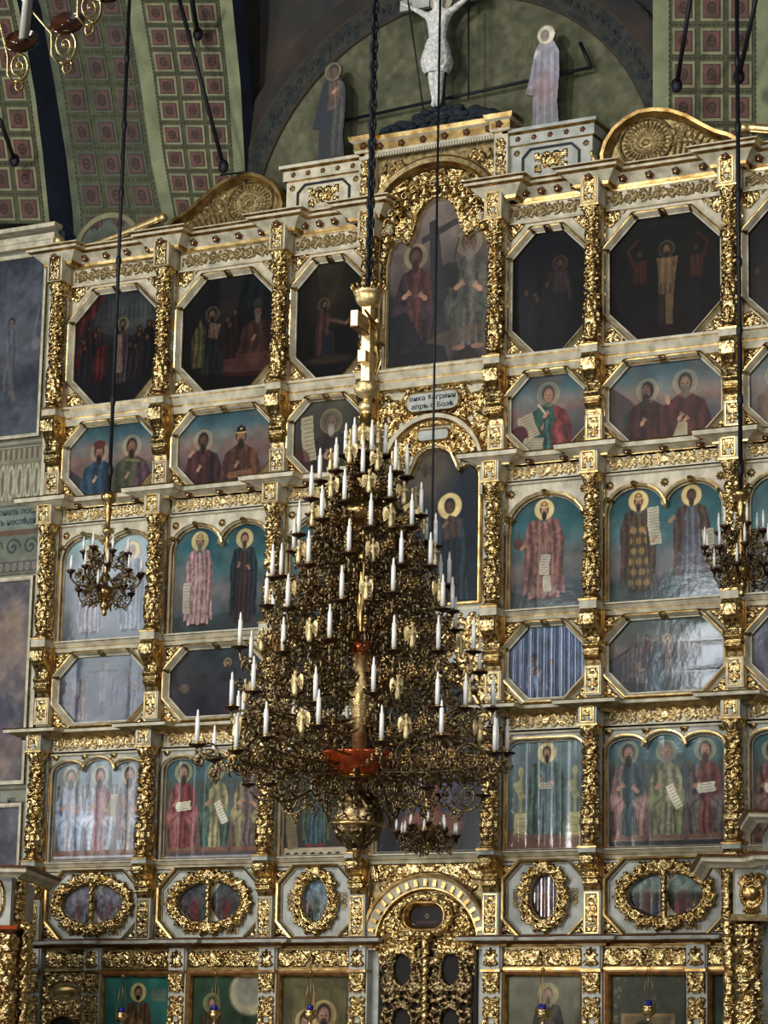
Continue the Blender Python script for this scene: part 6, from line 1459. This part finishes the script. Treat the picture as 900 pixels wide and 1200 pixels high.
for (a, b, xr) in ((13.32, 16.75, PX1-.24), (6.88, 10.55, PX1-.22), (1.0, 6.4, PX1-.24)):
    m_.sweep([(PX0, b), (xr, b), (xr, a), (PX0, a)][::-1], [(0, .12), (0, .08), (.03, .06), (.07, .06), (.08, .12)], False, XZ, [2, 0, 0, 2])
m_.sweep([(PX1-.03, 1.0), (PX1-.03, 17.0)], [(-.04, .12), (-.04, .05), (.04, .05), (.04, .12)], False, XZ, [2, 0, 2])
m_.box(PX0, PX1+.05, -.05, .14, 17.0, 17.12); m_.box(PX0, PX1+.1, -.12, .14, 17.22, 17.3); m_.box(PX0, PX1+.02, -.02, .14, 16.9, 17.0)
struct('trim_5', m_.mesh('mural_frames'))
INK2 = mat('grey_lettering', (.25, .30, .30), rough=.7)
for i, t in enumerate(('знать поцг·', 'ть наслѣди·')):
    ob = link('wall_lettering', text_mesh(t, .165, INK2, 'RIGHT', .001, .003), None, (PX1-.12, .108, 11.86-.19*i), (PI/2, 0, 0)); ob['kind'] = 'structure'
ob = link('wall_lettering', text_mesh('но', .15, INK2, 'RIGHT', .001), None, (PX1-.35, .108, 6.54), (PI/2, 0, 0)); ob['kind'] = 'structure'

# ------------------------------------------------------------------ icon cases (canopies) at the lower corners
def canopy(mb_, path, z, sc=1.0):
    mb_.sweep(path, [(0, z-.02), (.02, z-.08*sc), (.08*sc, z-.08*sc), (.14*sc, z-.02), (.26*sc, z+.02*sc), (.27*sc, z+.09*sc), (.33*sc, z+.11*sc), (.34*sc, z+.15*sc), (0, z+.16*sc)], False, XY, [0, 1, 0, 0, 0, 2, 1, 2])
ROTC = .42
def case_frame(px_, py_, Y):
    O = at(px_, py_, Y); d = np.array([math.cos(ROTC), math.sin(ROTC), 0.0]); nn = np.array([math.sin(ROTC), -math.cos(ROTC), 0.0])
    def loc(x, y, dy=0.0):                      # pixel -> local (x, z) on the plane dy behind the case front
        r_ = FW+RT*(x-450)/FPX+UP*(600-y)/FPX; O2 = np.array(O)-nn*dy
        k = ((O2-CAM)@nn)/(r_@nn); q = CAM+r_*k; return float((q-np.array(O))@d), float(q[2])
    return O, loc
def fat_column(parent, x, y, z0, z1, r0, seed, nm='carved_post', depth=1.0):
    w_ = 2*PI*r0; R = Relief(w_, z1-z0, .0125, True); rn = random.Random(seed)
    n = int((z1-z0)/.02)
    for i in range(n):
        z = i*.02
        for ph in (0, .5):
            xx = ((ph+.9*i*.02) % 1)*w_
            R.dot(xx, z, .045, .06*depth)
            if i % 5 == 0: R.leaf(xx, z, rn.uniform(0, 6), .2, .06, .09*depth); R.leaf(xx+w_*.2, z, rn.uniform(0, 6), .16, .05, .07*depth)
            if i % 8 == 0:
                for q in range(7): R.dot(xx+w_*.25+rn.uniform(-.06, .06), z+rn.uniform(-.07, .07), .032, .08*depth)
    link(nm, R.cyl(nm, GOLD, lambda z: r0*(.9+.12*math.sin(z*4))), parent, (x, y, z0))
# right case
O, loc = case_frame(862, 1050, -4.2)
o = thing('icon_case', 'gilded icon case at the right edge with stepped canopies and a gold shield', 'icon case', (O.x, O.y, 0), None, ROTC)
xa, zc = loc(838, 1012); xb, _ = loc(884, 1012)
m_ = MB([WHITE, BROWN, OLIVE, GOLDS]); canopy(m_, [(xa, 2.4), (xa, 0), (xb, 0), (xb+.12, -.5), (xb+2.5, -.5)], zc, .75); link('lower_canopy', m_.mesh('lower_canopy'), o)
xu, zu = loc(893, 960, .4)
m_ = MB([WHITE, BROWN, OLIVE, GOLDS]); canopy(m_, [(xu, 2.2), (xu, .4), (xu+2.5, .4)], zu, .75); link('upper_canopy', m_.mesh('upper_canopy'), o)
m_ = MB([BLUEW]); m_.box(xu+.12, xu+2.4, .55, 2.2, zc+.1, zu-.02); link('upper_block', m_.mesh('upper_block'), o)
zt, zb = loc(862, 1020)[1], loc(862, 1073)[1]; xl, xr = loc(862, 1050)[0], loc(899, 1050)[0]
m_ = MB([BLUEW, BROWN, OLIVE, GOLDS]); m_.box(xl, xr, .02, .6, zb, zc-.03, 0); m_.box(xl-.06, xr+.06, -.06, .6, zb-.07, zb+.02, 2); link('white_block', m_.mesh('white_block'), o)
xs = loc(881, 1050)[0]; H = zt-zb; R = Relief(.42, H, .0115)
R.dot(.21, H*.5, .13, .09)
for k in range(7): R.leaf(.21, H*.42, -PI/2+(k-3)*.17, H*.40, .028, .06); R.leaf(.21, H*.62, PI/2+(k-3)*.4, H*.33, .05, .07)
for k in range(30): q = 2*PI*k/30; R.dot(.21+.145*math.cos(q), H*.5+.20*math.sin(q), .025, .07)
for s_ in (-1, 1): R.spiral(.21+s_*.1, H*.82, .07, 0, s_, 1.3, .02, .07, 3)
link('shield_carving', R.mesh('shield_carving', GOLDS, y=.02, org=(xs-.21, zb)), o)
rr = .14; xc = loc(878, 1130, .25)[0]; r = Relief(2*PI*rr, .3, .0115, True)
for k in range(8): r.leaf(k*rr*PI/4, 0, PI/2, .28, .05, .07); r.dot((k+.5)*rr*PI/4, .24, .05, .07)
link('capital', r.cyl('capital', GOLD, lambda z: rr*(.9+.5*z)), o, (xc, .25, zb-.36)); fat_column(o, xc, .25, .35, zb-.36, rr, 4)
fat_column(o, loc(853, 1050, .8)[0], .8, zb-.1, zc-.05, .05, 6, 'inner_post', .6); fat_column(o, loc(856, 1150, .7)[0], .7, .35, zb-.1, .06, 7, 'rear_post', .7)
m_ = MB([BLUEW]); m_.box(loc(893, 1100, .5)[0], loc(893, 1100, .5)[0]+1.6, .5, 1.6, .35, zc-.1); link('case_body', m_.mesh('case_body'), o)
# left case
O, loc = case_frame(0, 1050, -4.0)
o = thing('icon_case', 'gilded icon case at the left edge with a brown canopy, red ledge and gold posts', 'icon case', (O.x, O.y, 0), None, ROTC)
xa, zc = loc(18, 1024)
m_ = MB([WHITE, BROWN, OLIVE, GOLDS]); canopy(m_, [(-2.2, 0), (xa, 0), (xa, 2.6)], zc, .8); link('canopy', m_.mesh('canopy'), o)
zb = loc(10, 1087)[1]; x1 = loc(13, 1050, .3)[0]
m_ = MB([BLUEW]); m_.box(-2.2, x1, .3, 2.2, zb, zc-.03); link('white_block', m_.mesh('white_block'), o)
x2 = loc(12, 1090, .2)[0]
m_ = MB([BROWN, AMBER, OLIVE, GOLDS]); m_.sweep([(-2.2, .2), (x2, .2), (x2, 1.6)], [(0, zb-.10), (.05, zb-.08), (.12, zb-.02), (.14, zb+.04), (0, zb+.05)], False, XY, [2, 0, 1, 0]); link('red_ledge', m_.mesh('red_ledge'), o)
R = Relief(.4, .75, .0115)
for k in range(60): q = 2*PI*k/60; R.dot(.2+.13*math.cos(q), .37+.3*math.sin(q), .03, .07)
link('oval_carving', R.mesh('oval_carving', GOLD, y=.3, org=(loc(-5, 1050, .3)[0]-.2, zb+.1)), o)
fat_column(o, loc(21, 1050, .7)[0], .7, zb+.0, zc-.05, .07, 16, 'bracket_post', .9); fat_column(o, loc(6, 1150, .3)[0], .3, .35, zb-.08, .12, 14); fat_column(o, loc(27, 1150, .6)[0], .6, .35, zb+.12, .08, 15, 'rear_post', .8)
m_ = MB([OLIVE]); m_.box(-2.2, loc(0, 1100, .5)[0], .5, 2.2, .35, zb-.1); link('case_body', m_.mesh('case_body'), o)
# ------------------------------------------------------------------ chandeliers
def bez(P, n=16):
    P = [Vector(p) for p in P]; out = []
    for i in range(n+1):
        t = i/n; Q = P
        while len(Q) > 1: Q = [Q[k].lerp(Q[k+1], t) for k in range(len(Q)-1)]
        out.append(Q[0])
    return out
def curl(m_, cx, cz, R, a0, sg, turns, r_, mi=0, y=0.0, n=None, leaf=True):
    r_ = r_*1.25
    n = n or int(13*turns); pts = []
    for i in range(n+1):
        t = i/n; rr = R*(1-.82*t); a = a0+sg*2*PI*turns*t; pts.append((cx+rr*math.cos(a), y, cz+rr*math.sin(a)))
    m_.tube(pts, [r_*(1-.4*i/n) for i in range(n+1)], 5, mi); m_.ball(pts[-1], r_*2.2, r_*1.6, r_*2.2, mi, 6, 4)
    if leaf:
        for k in (3, 8):
            if k < n:
                p = Vector(pts[k]); d = (p-Vector((cx, y, cz))).normalized(); q = p+d*R*.45+Vector((0, 0, .0))
                m_.tube([p, p.lerp(q, .5)+Vector((-d.z, 0, d.x))*R*.14, q+Vector((-d.z, 0, d.x))*R*.32], [r_*1.3, r_*1.5, r_*.3], 5, mi)
def arm_meshes(r, drop, rs, bare=False):
    m_ = MB([BRONZE, GOLDS])
    m_.tube(bez([(.08, 0, -drop*.6), (r*.35, 0, -drop*1.55), (r*1.02, 0, -drop*1.3), (r, 0, -.05)]), [.020-.006*i/16 for i in range(17)], 6, 0)
    s_ = rs
    curl(m_, r-s_*.95, -drop*.62, s_*.8, -.6, 1, 1.5, .014)
    if not bare: curl(m_, r*.62, -drop*1.25, s_*.75, 2.4, -1, 1.5, .013); curl(m_, r*.55, -drop*.38, s_*.7, -1.2, 1, 1.4, .012)
    curl(m_, r-s_*.15, -drop*1.28, s_*.5, 1.6, -1, 1.3, .013)
    if r > .9 and not bare: curl(m_, r*.34, -drop*.5, s_*.8, 0, 1, 1.5, .013); curl(m_, r*.8, -drop*1.5, s_*.5, .9, 1, 1.4, .012)
    for k in range(3):
        a = 2.1*k; q = (r*(.4+.2*k), .0, -drop*(.9-.2*k))
        for j in range(5): m_.ball((q[0]+.035*math.cos(j*1.257), .0, q[2]+.035*math.sin(j*1.257)), .022, .02, .022, 1, 6, 4)
    arm = m_.mesh('arm')
    return arm
m_ = MB([PAN, GOLDS]); m_.lathe([(.0, -.055), (.02, -.05), (.045, -.035), (.10, -.02), (.125, 0), (.12, .006), (.03, .0), (.0, .004)], 16, 0); PANM = m_.mesh('drip_pan')
m_ = MB([CANDLE, GOLDS]); m_.lathe([(.0, 0), (.032, 0), (.036, .02), (.028, .045), (0, .05)], 10, 1); m_.lathe([(0, .04), (.031, .04), (.029, .36), (.022, .362), (.0165, .385), (.014, .45), (.003, .475), (0, .475)], 10, 0); CANM = m_.mesh('candle')
def angel_mesh():
    m_ = MB([IVORY]); m_.lathe([(.0, 0), (.028, .0), (.032, .03), (.035, .07), (.030, .12), (.022, .17), (.032, .21), (.024, .24), (.010, .255), (.010, .262), (.020, .28), (.024, .30), (.017, .32), (0, .328)], 12, 0, flute=lambda a, z: 1+(.10*math.cos(6*a) if z < .17 else 0))
    for s_ in (-1, 1):
        m_.tube([(s_*.03, -.01, .225), (s_*.055, -.035, .17), (s_*.035, -.07, .19)], [.015, .012, .009], 6)
        w_ = [(s_*.01, .03, .20), (s_*.05, .045, .29), (s_*.085, .05, .27), (s_*.095, .05, .18), (s_*.075, .045, .08), (s_*.05, .04, .10), (s_*.02, .03, .14)]
        v = [Vector(q) for q in w_]; v2 = [q+Vector((0, .014, 0)) for q in v]; n = len(v)
        m_.add(v+v2, [tuple(range(n)), tuple(reversed(range(n, 2*n)))]+[(i, (i+1) % n, (i+1) % n+n, i+n) for i in range(n)])
        for k in range(3): m_.tube([(s_*(.03+.02*k), .028, .25-.02*k), (s_*(.04+.018*k), .028, .12-.01*k)], .006, 4)
    return m_.mesh('angel')
ANG = angel_mesh()
def chain(parent, x, y, z0, z1, r_=.035, link_l=.16, mat_=BLACK, name='chain'):
    m_ = MB([mat_]); n = int((z1-z0)/(link_l*.72)); 
    for i in range(n):
        z = z0+(i+.5)*(z1-z0)/n; vs = []
        pts = []
        for k in range(11):
            a = 2*PI*k/10; u = r_*1.1*math.cos(a); w_ = link_l*.5*math.sin(a)
            pts.append((u, 0, w_) if i % 2 else (0, u, w_))
        m_.tube([(x+a, y+b, z+c) for a, b, c in pts], r_*.5, 5, 0)
    m_.tube([(x, y, z0), (x, y, z1)], r_*.55, 5, 0)
    return link(name, m_.mesh(name), parent)

YC = -8.0; XC = 3.0
zof = lambda y: at(427, y, YC).z
zb = zof(1008)
o = thing('great_chandelier', 'huge many-tiered brass chandelier full of white candles and small angels, in front of the middle', 'chandelier', (XC, YC, zb))
Zr = lambda y: zof(y)-zb
k87 = 1/86.9
m_ = MB([BRONZE, GOLDS, BROWN])     # pierced globe
R_ = Relief(2*PI*.33, .78, .012, True); rn = random.Random(1)
for q in range(150): R_.leaf(rn.uniform(0, 2.07), rn.uniform(0, .78), rn.uniform(0, 6), .09, .03, .03)
for q in range(26): R_.spiral(rn.uniform(.05, 2.0), rn.uniform(.08, .7), .05, rn.uniform(0, 6), 1, 1.3, .010, .03, 2)
g = R_.cyl('pierced_globe', BRONZE, lambda z: max(.04, .33*math.sin(PI*(.06+.88*z/.78))**.62)); link('pierced_globe', g, o, (0, 0, Zr(995)))
zbnd = Zr(966); m_.lathe([(.30, -.03), (.37, -.03), (.385, 0), (.37, .03), (.30, .03)], 32, 1, (0, 0, zbnd)); link('globe_band', m_.mesh('globe_band'), o)
m_ = MB([GOLDS]); m_.lathe([(0, 0), (.03, .01), (.06, .05), (.05, .10), (.10, .13), (.09, .17), (.0, .17)], 16, 0, (0, 0, 0)); link('bottom_finial', m_.mesh('bottom_finial'), o)
m_ = MB([BRONZE, GOLDS, GOLDP])     # stem
st = [(943, .05), (938, .10), (932, .12), (926, .11), (922, .05), (916, .06), (908, .05)]
m_.lathe([(r, Zr(y)) for y, r in st], 18, 1)
m_.lathe([(.09, Zr(890)), (.10, Zr(840)), (.16, Zr(825)), (.17, Zr(805)), (.09, Zr(790)), (.08, Zr(760))], 18, 2)
m_.lathe([(.07, Zr(760)), (.09, Zr(740)), (.12, Zr(725)), (.12, Zr(700)), (.07, Zr(690)), (.07, Zr(640)), (.15, Zr(630)), (.1, Zr(622)), (.06, Zr(600)), (.06, Zr(520)), (.13, Zr(512)), (.15, Zr(502)), (.10, Zr(497)), (.07, Zr(480))], 18, 1)
link('stem', m_.mesh('stem'), o)
m_ = MB([AMBER, GOLDS]); 
m_.lathe([(.0, 0), (.18, .02), (.30, .08), (.44, .19), (.54, .33), (.545, .36), (.50, .36), (.1, .30)], 40, 0, (0, 0, Zr(914))); link('red_bowl', m_.mesh('red_bowl'), o)
m_ = MB([mat('gold_green_bowl', (.62, .50, .22), (.5, .36, .14), rough=.22, metal=.9)]); m_.lathe([(.05, 0), (.20, .02), (.28, .08), (.29, .12), (.1, .13)], 32, 0, (0, 0, Zr(919))); link('lower_dish', m_.mesh('lower_dish'), o)
m_ = MB([AMBER]); m_.lathe([(.05, 0), (.16, .03), (.20, .10), (.17, .18), (.05, .2)], 24, 0, (0, 0, Zr(768))); link('red_ball', m_.mesh('red_ball'), o)
m_ = MB([GOLDS]); m_.lathe([(.06, -.28), (.12, -.2), (.10, -.14), (.20, -.05), (.33, .05), (.36, .12), (.26, .24), (.1, .34), (.06, .36)], 32, 0, (0, 0, Zr(612)), flute=lambda a, z: 1+.03*math.cos(14*a)); link('lobed_dome', m_.mesh('lobed_dome'), o)
# top: vases, crucifix, cup
m_ = MB([GOLDP, IVORY, BRONZE])
Zt = Zr
m_.lathe([(.05, Zt(535)), (.12, Zt(528)), (.09, Zt(515)), (.16, Zt(518)), (.13, Zt(508)), (.06, Zt(504)), (.07, Zt(500)), (.06, Zt(490)), (.05, Zt(488)), (.10, Zt(484)), (.05, Zt(481))], 18, 0)
m_.lathe([(.04, Zt(486)), (.09, Zt(482)), (.11, Zt(478)), (.10, Zt(473)), (.05, Zt(470)), (.05, Zt(468)), (.14, Zt(464)), (.18, Zt(457)), (.165, Zt(453)), (.17, Zt(450)), (.06, Zt(447))], 22, 0); link('vase', m_.mesh('vase'), o)
z0, z1 = Zt(452), Zt(360)
m_ = MB([GOLDP, GOLDS]); m_.box(-.075, .075, -.06, .06, z0, z1); bar = link('cross_post', m_.mesh('cross_post'), o, (0, 0, 0), (0, 0, 1.69))
m_ = MB([GOLDP, BROWN, GOLDS]); zz = Zt(383); m_.box(-.52, .52, -.05, .05, zz-.13, zz+.09, 0); m_.box(-.22, .22, -.055, .055, Zt(428), Zt(428)+.16, 0); m_.box(-.54, .54, -.055, .055, zz-.15, zz-.13, 1); cb = link('cross_bars', m_.mesh('cross_bars'), o, (0, 0, 0), (0, 0, 1.69))
J = [(0, 0, 0), (0, -.01, .12), (0, -.01, .24), (.0, -.02, .31), (.02, -.03, .40), (.12, 0, .28), (.26, 0, .34), (.40, .02, .40), (-.12, 0, .28), (-.26, 0, .34), (-.40, .02, .40), (.05, -.03, -.06), (.04, -.06, -.24), (.02, 0, -.44), (-.05, -.03, -.06), (-.04, -.06, -.24), (-.02, 0, -.44)]
E_ = [(0, 1), (1, 2), (2, 3), (3, 4), (2, 5), (5, 6), (6, 7), (2, 8), (8, 9), (9, 10), (0, 11), (11, 12), (12, 13), (0, 14), (14, 15), (15, 16)]
bd = skin_body('crucified_body', J, E_, [.06, .055, .07, .03, .05, .035, .026, .018, .035, .026, .018, .045, .034, .022, .045, .034, .022], GOLDS, o, 1, (.12*math.cos(1.69-PI/2), .12*math.sin(1.69-PI/2), Zt(405)))
bd.rotation_euler = (0, 0, 1.69)
m_ = MB([GOLDP, GOLDS, DARK]); zc = Zt(372); m_.lathe([(.07, 0), (.12, .03), (.17, .09), (.19, .15), (.185, .17), (.20, .19), (.215, .22), (.22, .25), (.20, .255), (.19, .21), (.05, .2)], 32, 0, (0, 0, zc), )
for k in range(14):
    a = 2*PI*k/14; m_.tube([(.2*math.cos(a), .2*math.sin(a), zc+.24), (.25*math.cos(a), .25*math.sin(a), zc+.31), (.22*math.cos(a), .22*math.sin(a), zc+.36)], [.02, .02, .004], 5, 1)
link('top_cup', m_.mesh('top_cup'), o, (0, 0, .12))
chain(o, 0, 0, Zt(350), Zt(-60), .045, .2)
# rings of arms : pan height in pixels, radius in px, count, start angle
RINGS = [(533, 24, 6, .3), (562, 54, 8, .1), (600, 76, 8, .3), (632, 92, 9, .0), (676, 110, 11, .25), (722, 126, 12, .0), (775, 146, 12, .2), (838, 168, 14, .05), (884, 190, 16, .12)]
na = 0
for ri, (y, rp, n, a0) in enumerate(RINGS):
    r = rp*k87; drop = (.14+r*.16) if ri < 7 else (.24 if ri == 7 else .16); A = arm_meshes(r, drop, .08+.05*r, ri >= 7)
    z = Zr(y)
    orn = MB([BRONZE, GOLDS]); rr = r*.82; s_ = .11+.05*r
    curl(orn, rr-s_, -drop*.4, s_, .3, 1, 1.6, .018); curl(orn, rr-s_*2.4, -drop*.9, s_*.9, 2.6, -1, 1.6, .013); curl(orn, rr-s_*.8, -drop*1.2, s_*.7, -.8, 1, 1.5, .013)
    if r > .8: curl(orn, rr-s_*4.1, -drop*.3, s_*.9, 1.4, 1, 1.6, .013); curl(orn, rr-s_*4, -drop*1.3, s_*.8, 3.4, -1, 1.6, .013)
    if r > 1.3: curl(orn, rr-s_*6, -drop*.8, s_*1.0, .4, -1, 1.6, .015)
    orn.tube(bez([(.08, 0, -drop*.3), (rr*.3, 0, -drop*1.3), (rr*.7, 0, drop*.3), (rr, 0, -drop*.3)]), .013, 5)
    for q in (0.5, .8, 1.0):
        for j in range(6): orn.ball((rr*q+.05*math.cos(j*1.05), 0, -drop*.6+.05*math.sin(j*1.05)), .026, .03, .026, 1, 6, 4)
    ORN = orn.mesh('scroll_bracket')
    for i in range(n):
        a = 2*PI*(i+a0)/n+ri*.37
        jz = .10*((i*7+ri*3) % 5-2)/2*min(1, r); jr = 1-.07*((i*5+ri) % 3)
        am = link('arm', A, o, (0, 0, z+jz), (0, 0, a), (jr, 1, 1))
        link('drip_pan', PANM, am, (r, 0, 0)); link('candle', CANM, am, (r, 0, .0), None, (1/jr, 1, 1.0))
        b = a+PI/n; fr = (ri >= 6 and abs((b+1.07+PI) % (2*PI)-PI) < (.65 if ri > 6 else .3)); fr or link('scroll_bracket', ORN, o, (0, 0, z-.03), (0, 0, b), (1, 1, 1))
        if i % 2 == 0 or ri < 3:
            rw = rr*.98; link('angel', ANG, o, (rw*math.cos(b), rw*math.sin(b), z+.02+.05*(i % 3)), (0, 0, b+PI/2), (1.0,)*3)
# drooping lower arms with empty pans
m_ = MB([BRONZE, GOLDS]); r = 1.85
m_.tube(bez([(.25, 0, .35), (.9, 0, .1), (1.6, 0, -.5), (r, 0, -.04)]), .017, 6)
for q in (.5, .9, 1.3): curl(m_, q, .12-.1*q, .13, q*3, 1, 1.6, .014); curl(m_, q+.15, -.02-.16*q, .10, q*5, -1, 1.5, .012)
curl(m_, 1.6, .0, .16, 3, 1, 1.6, .014); LOW = m_.mesh('lower_arm')
for i in range(9):
    rs_ = (.92, .68, .80)[i % 3]; am = link('lower_arm', LOW, o, (0, 0, Zr(932)+.1*(i % 2)), (0, 0, 2*PI*(i+.4)/9), (rs_, 1, 1)); link('drip_pan', PANM, am, (r, 0, 0))

def small_chandelier(label, x, y, z0, z1, rad, ropeZ, tiers, n0, group, seed=0, candle=.30, slack=False, pans=None):
    o = thing('small_chandelier', label, 'chandelier', (x, y, z0), group); H = z1-z0
    m_ = MB([BRONZE, GOLDS, AMBER])
    m_.lathe([(0, 0), (.03, .01), (.05, .06), (.03, .09), (.06, .12), (.09, .18), (.07, .24), (.03, .27)], 16, 1)
    m_.lathe([(.03, .27), (.12, .30), (.16, .40), (.13, .48), (.05, .52), (.04, .6), (.05, H*.5), (.035, H*.6), (.05, H*.66), (.09, H*.68), (.08, H*.70), (.04, H*.72), (.05, H*.82), (.07, H*.86), (.03, H*.9), (.12, H*.93), (.14, H*.96), (.12, H), (0, H)], 18, 1)
    link('stem', m_.mesh('stem'), o)
    for ti, (zf, rf, n) in enumerate(tiers):
        r = rad*rf; m_ = MB([BRONZE, GOLDS]); d = .16
        m_.tube(bez([(.04, 0, -d*.2), (r*.4, 0, -d*2.2), (r*1.05, 0, -d*1.8), (r, 0, -.03)]), .013, 5)
        for q, g_ in ((.5, 1), (.8, -1)): curl(m_, r*q, -d*.6, .075, q*6, g_, 1.5, .009); curl(m_, r*q, -d*1.5, .06, q*9, -g_, 1.4, .009)
        curl(m_, r*.75, -d*.1, .05, 1, 1, 1.4, .008); ar = m_.mesh('arm')
        m_ = MB([PAN]); m_.lathe([(0, -.14), (.012, -.13), (.02, -.06), (.05, -.035), (.075, 0), (.06, .01), (.0, .0)], 12, 0); cu = m_.mesh('drip_cup')
        for i in range(n):
            a = 2*PI*(i+seed+.3*ti)/n; am = link('arm', ar, o, (0, 0, H*zf+.03*(i % 3)), (0, 0, a)); link('drip_cup', cu, am, (r, 0, 0)); link('candle', CANM, am, (r, 0, 0), None, (.7, .7, candle/.475))
    m_ = MB([BRONZE])
    for k in range(10): m_.tube([(0, 0, H*(.55+.02*k)), (.06*math.cos(k), .09*math.sin(k), H*(.55+.02*k))], .006, 4); curl(m_, .09*math.cos(k), H*(.55+.02*k), .05, k, 1, 1.4, .008, y=.09*math.sin(k))
    link('crown_scrolls', m_.mesh('crown_scrolls'), o)
    m_ = MB([BLACK]); m_.tube([(0, 0, H*.98), (0, 0, ropeZ-z0)], .035 if slack else .022, 6)
    for k in range(8 if slack else 0): m_.ball((0, 0, H+(ropeZ-z0-H)*(k+.3)/8), .05, .05, .12)
    link('cord', m_.mesh('cord'), o); return o
p0, p1 = at(125, 722, -3), at(128, 577, -3)
s1 = small_chandelier('small brass chandelier with brown drip cups hanging before the glaring far left saints', p1.x, -3, p0.z, p1.z, .62, at(137, -60, -3).z, [(.50, .62, 7), (.34, .98, 10), (.20, .72, 6)], 8, 'small side chandeliers', .2, .26, True)
p0, p1 = at(867, 700, -3), at(870, 490, -3); pm_ = at(868, 560, -3)
s2 = small_chandelier('small brass chandelier hanging before the carved column near the right edge', pm_.x, -3, p0.z, at(868, 575, -3).z, .56, at(870, -60, -3).z, [(.62, .6, 6), (.42, .98, 9), (.25, .75, 6)], 8, 'small side chandeliers', .1, .30, True)
p0 = at(500, 1003, -2.0); s3 = small_chandelier('tiny brass chandelier seen below the right lower side of the great one', p0.x, -2.0, p0.z, at(500, 925, -2).z, .48, at(488, -60, -2).z, [(.42, .62, 6), (.30, 1.0, 9)], 8, 'small side chandeliers', 0, .20, False)

# part of a near chandelier at the top left
DN = 9.4
C0 = ray_at(-38, -52, DN+.1)
o = thing('near_chandelier', 'near brass chandelier with bright spiral arms and amber cups, cut by the top left corner', 'chandelier', tuple(C0))
m_ = MB([BRONZE, GOLDP])
def near_arm(cup, sp, tip):
    m_ = MB([GOLDP, BRONZE]); c = ray_at(*cup, DN)-C0; s_ = ray_at(*sp, DN-.05)-C0; t = ray_at(*tip, DN-.05)-C0
    r_in = (s_-Vector((0, 0, 0))).normalized()
    out = Vector((c.x, c.y, 0)).normalized(); R = (Vector(t)-Vector(s_)).length*.8
    up = (Vector((0, 0, 1))*1.0)
    ex, ez = out, up
    def P(a, rr, c_): return c_+ex*rr*math.cos(a)*.75+ez*rr*math.sin(a)*1.1
    m_.tube([c*.15+Vector((0, 0, .10)), c*.55+Vector((0, 0, -.02)), P(2.6, R*1.2, s_), P(3.6, R*1.1, s_), P(4.4, R*1.1, s_)], .0045, 6)
    m_.tube([P(-PI*.6+2*PI*1.9*i/44, R*(1-.85*i/44), s_) for i in range(45)], [.0062-.003*i/44 for i in range(45)], 6)
    m_.tube([P(1.6-2*PI*1.2*i/22, R*.5*(1-.8*i/22), t) for i in range(23)], .0045, 6)
    m_.ball(s_, .008, .008, .008, 0, 8, 6)
    return m_.mesh('spiral_arm'), c
NC = MB([AMBERG, CANDLE, DARK]); NC.lathe([(0, -.012), (.014, -.012), (.03, -.008), (.052, .002), (.055, .008), (.048, .012), (.02, .006), (.018, .012), (0, .012)], 24, 0, flute=lambda a, z: 1+.03*math.cos(12*a)); NCM = NC.mesh('amber_cup')
NV = MB([CANDLE]); NV.lathe([(0, 0), (.018, 0), (.017, .26), (.008, .29), (0, .29)], 14, 0); NVM = NV.mesh('candle')
for cup, sp, tip in (((25, 50), (22, 78), (22, 100)), ((79, 29), (76, 53), (78, 79)), ((128, -8), (106, 9), (104, 34)), ((-35, 60), (-32, 86), (-30, 108))):
    me, c = near_arm(cup, sp, tip); a = link('spiral_arm', me, o)
    q = link('amber_cup', NCM, a, c, (.95, .55, 0), (1.15,)*3)
    if cup[0] != 79: link('candle', NVM, a, c+Vector((.01, 0, .01)), (0.0, .06, 0))
m_ = MB([BRONZE]); m_.lathe([(0, -.1), (.05, -.06), (.09, .02), (.04, .1), (.03, .6), (0, .6)], 16); link('stem', m_.mesh('stem'), o)

# hanging oil lamps in front of the bottom row
def lamp_parts():
    m_ = MB([GOLD]); m_.lathe([(0, 0), (.02, .01), (.03, .04), (.015, .06), (.05, .09), (.10, .13), (.12, .18), (.10, .22), (.115, .24), (.09, .25), (0, .25)], 20, 0, flute=lambda a, z: 1+.05*math.cos(8*a)); b = m_.mesh('lamp_bowl')
    m_ = MB([BLUEG]); m_.lathe([(0, .24), (.05, .24), (.06, .30), (.055, .33), (.0, .33)], 14, 0, flute=lambda a, z: 1+.10*math.cos(7*a)); g = m_.mesh('blue_glass')
    m_ = MB([GOLDS])
    for k in range(3):
        a = 2*PI*k/3; m_.tube([(.11*math.cos(a), .11*math.sin(a), .23), (.02*math.cos(a), .02*math.sin(a), .85)], .005, 4)
    m_.lathe([(.0, .83), (.04, .84), (.03, .88), (0, .9)], 10); m_.tube([(0, 0, .88), (0, 0, 1.15)], .005, 4); c = m_.mesh('lamp_chains')
    return b, g, c
LB, LG, LC = lamp_parts(); LN = []
for (x, y, t) in ((142, 1204, 'the teal icon'), (251, 1202, 'the dark green icon'), (363, 1202, 'the ochre icon'), (636, 1202, 'the dark haloed figure'), (760, 1198, 'the silver-green framed icon')):
    P = at(x, y, -.75); o = thing('oil_lamp', 'small gilt oil lamp with a blue glass hanging before %s' % t, 'lamp', (P.x, -.75, P.z), 'oil lamps before the bottom row')
    link('lamp_bowl', LB, o); link('blue_glass', LG, o); link('lamp_chains', LC, o)
    m_ = MB([GOLDS]); m_.tube([(0, 0, 1.12), (0, .40, 1.2), (0, .68, 1.25)], .008, 5); m_.tube([(0, 0, 1.13), (.0, -.04, 1.18), (0, 0, 1.22)], .006, 5); link('hanging_arm', m_.mesh('hanging_arm'), o)
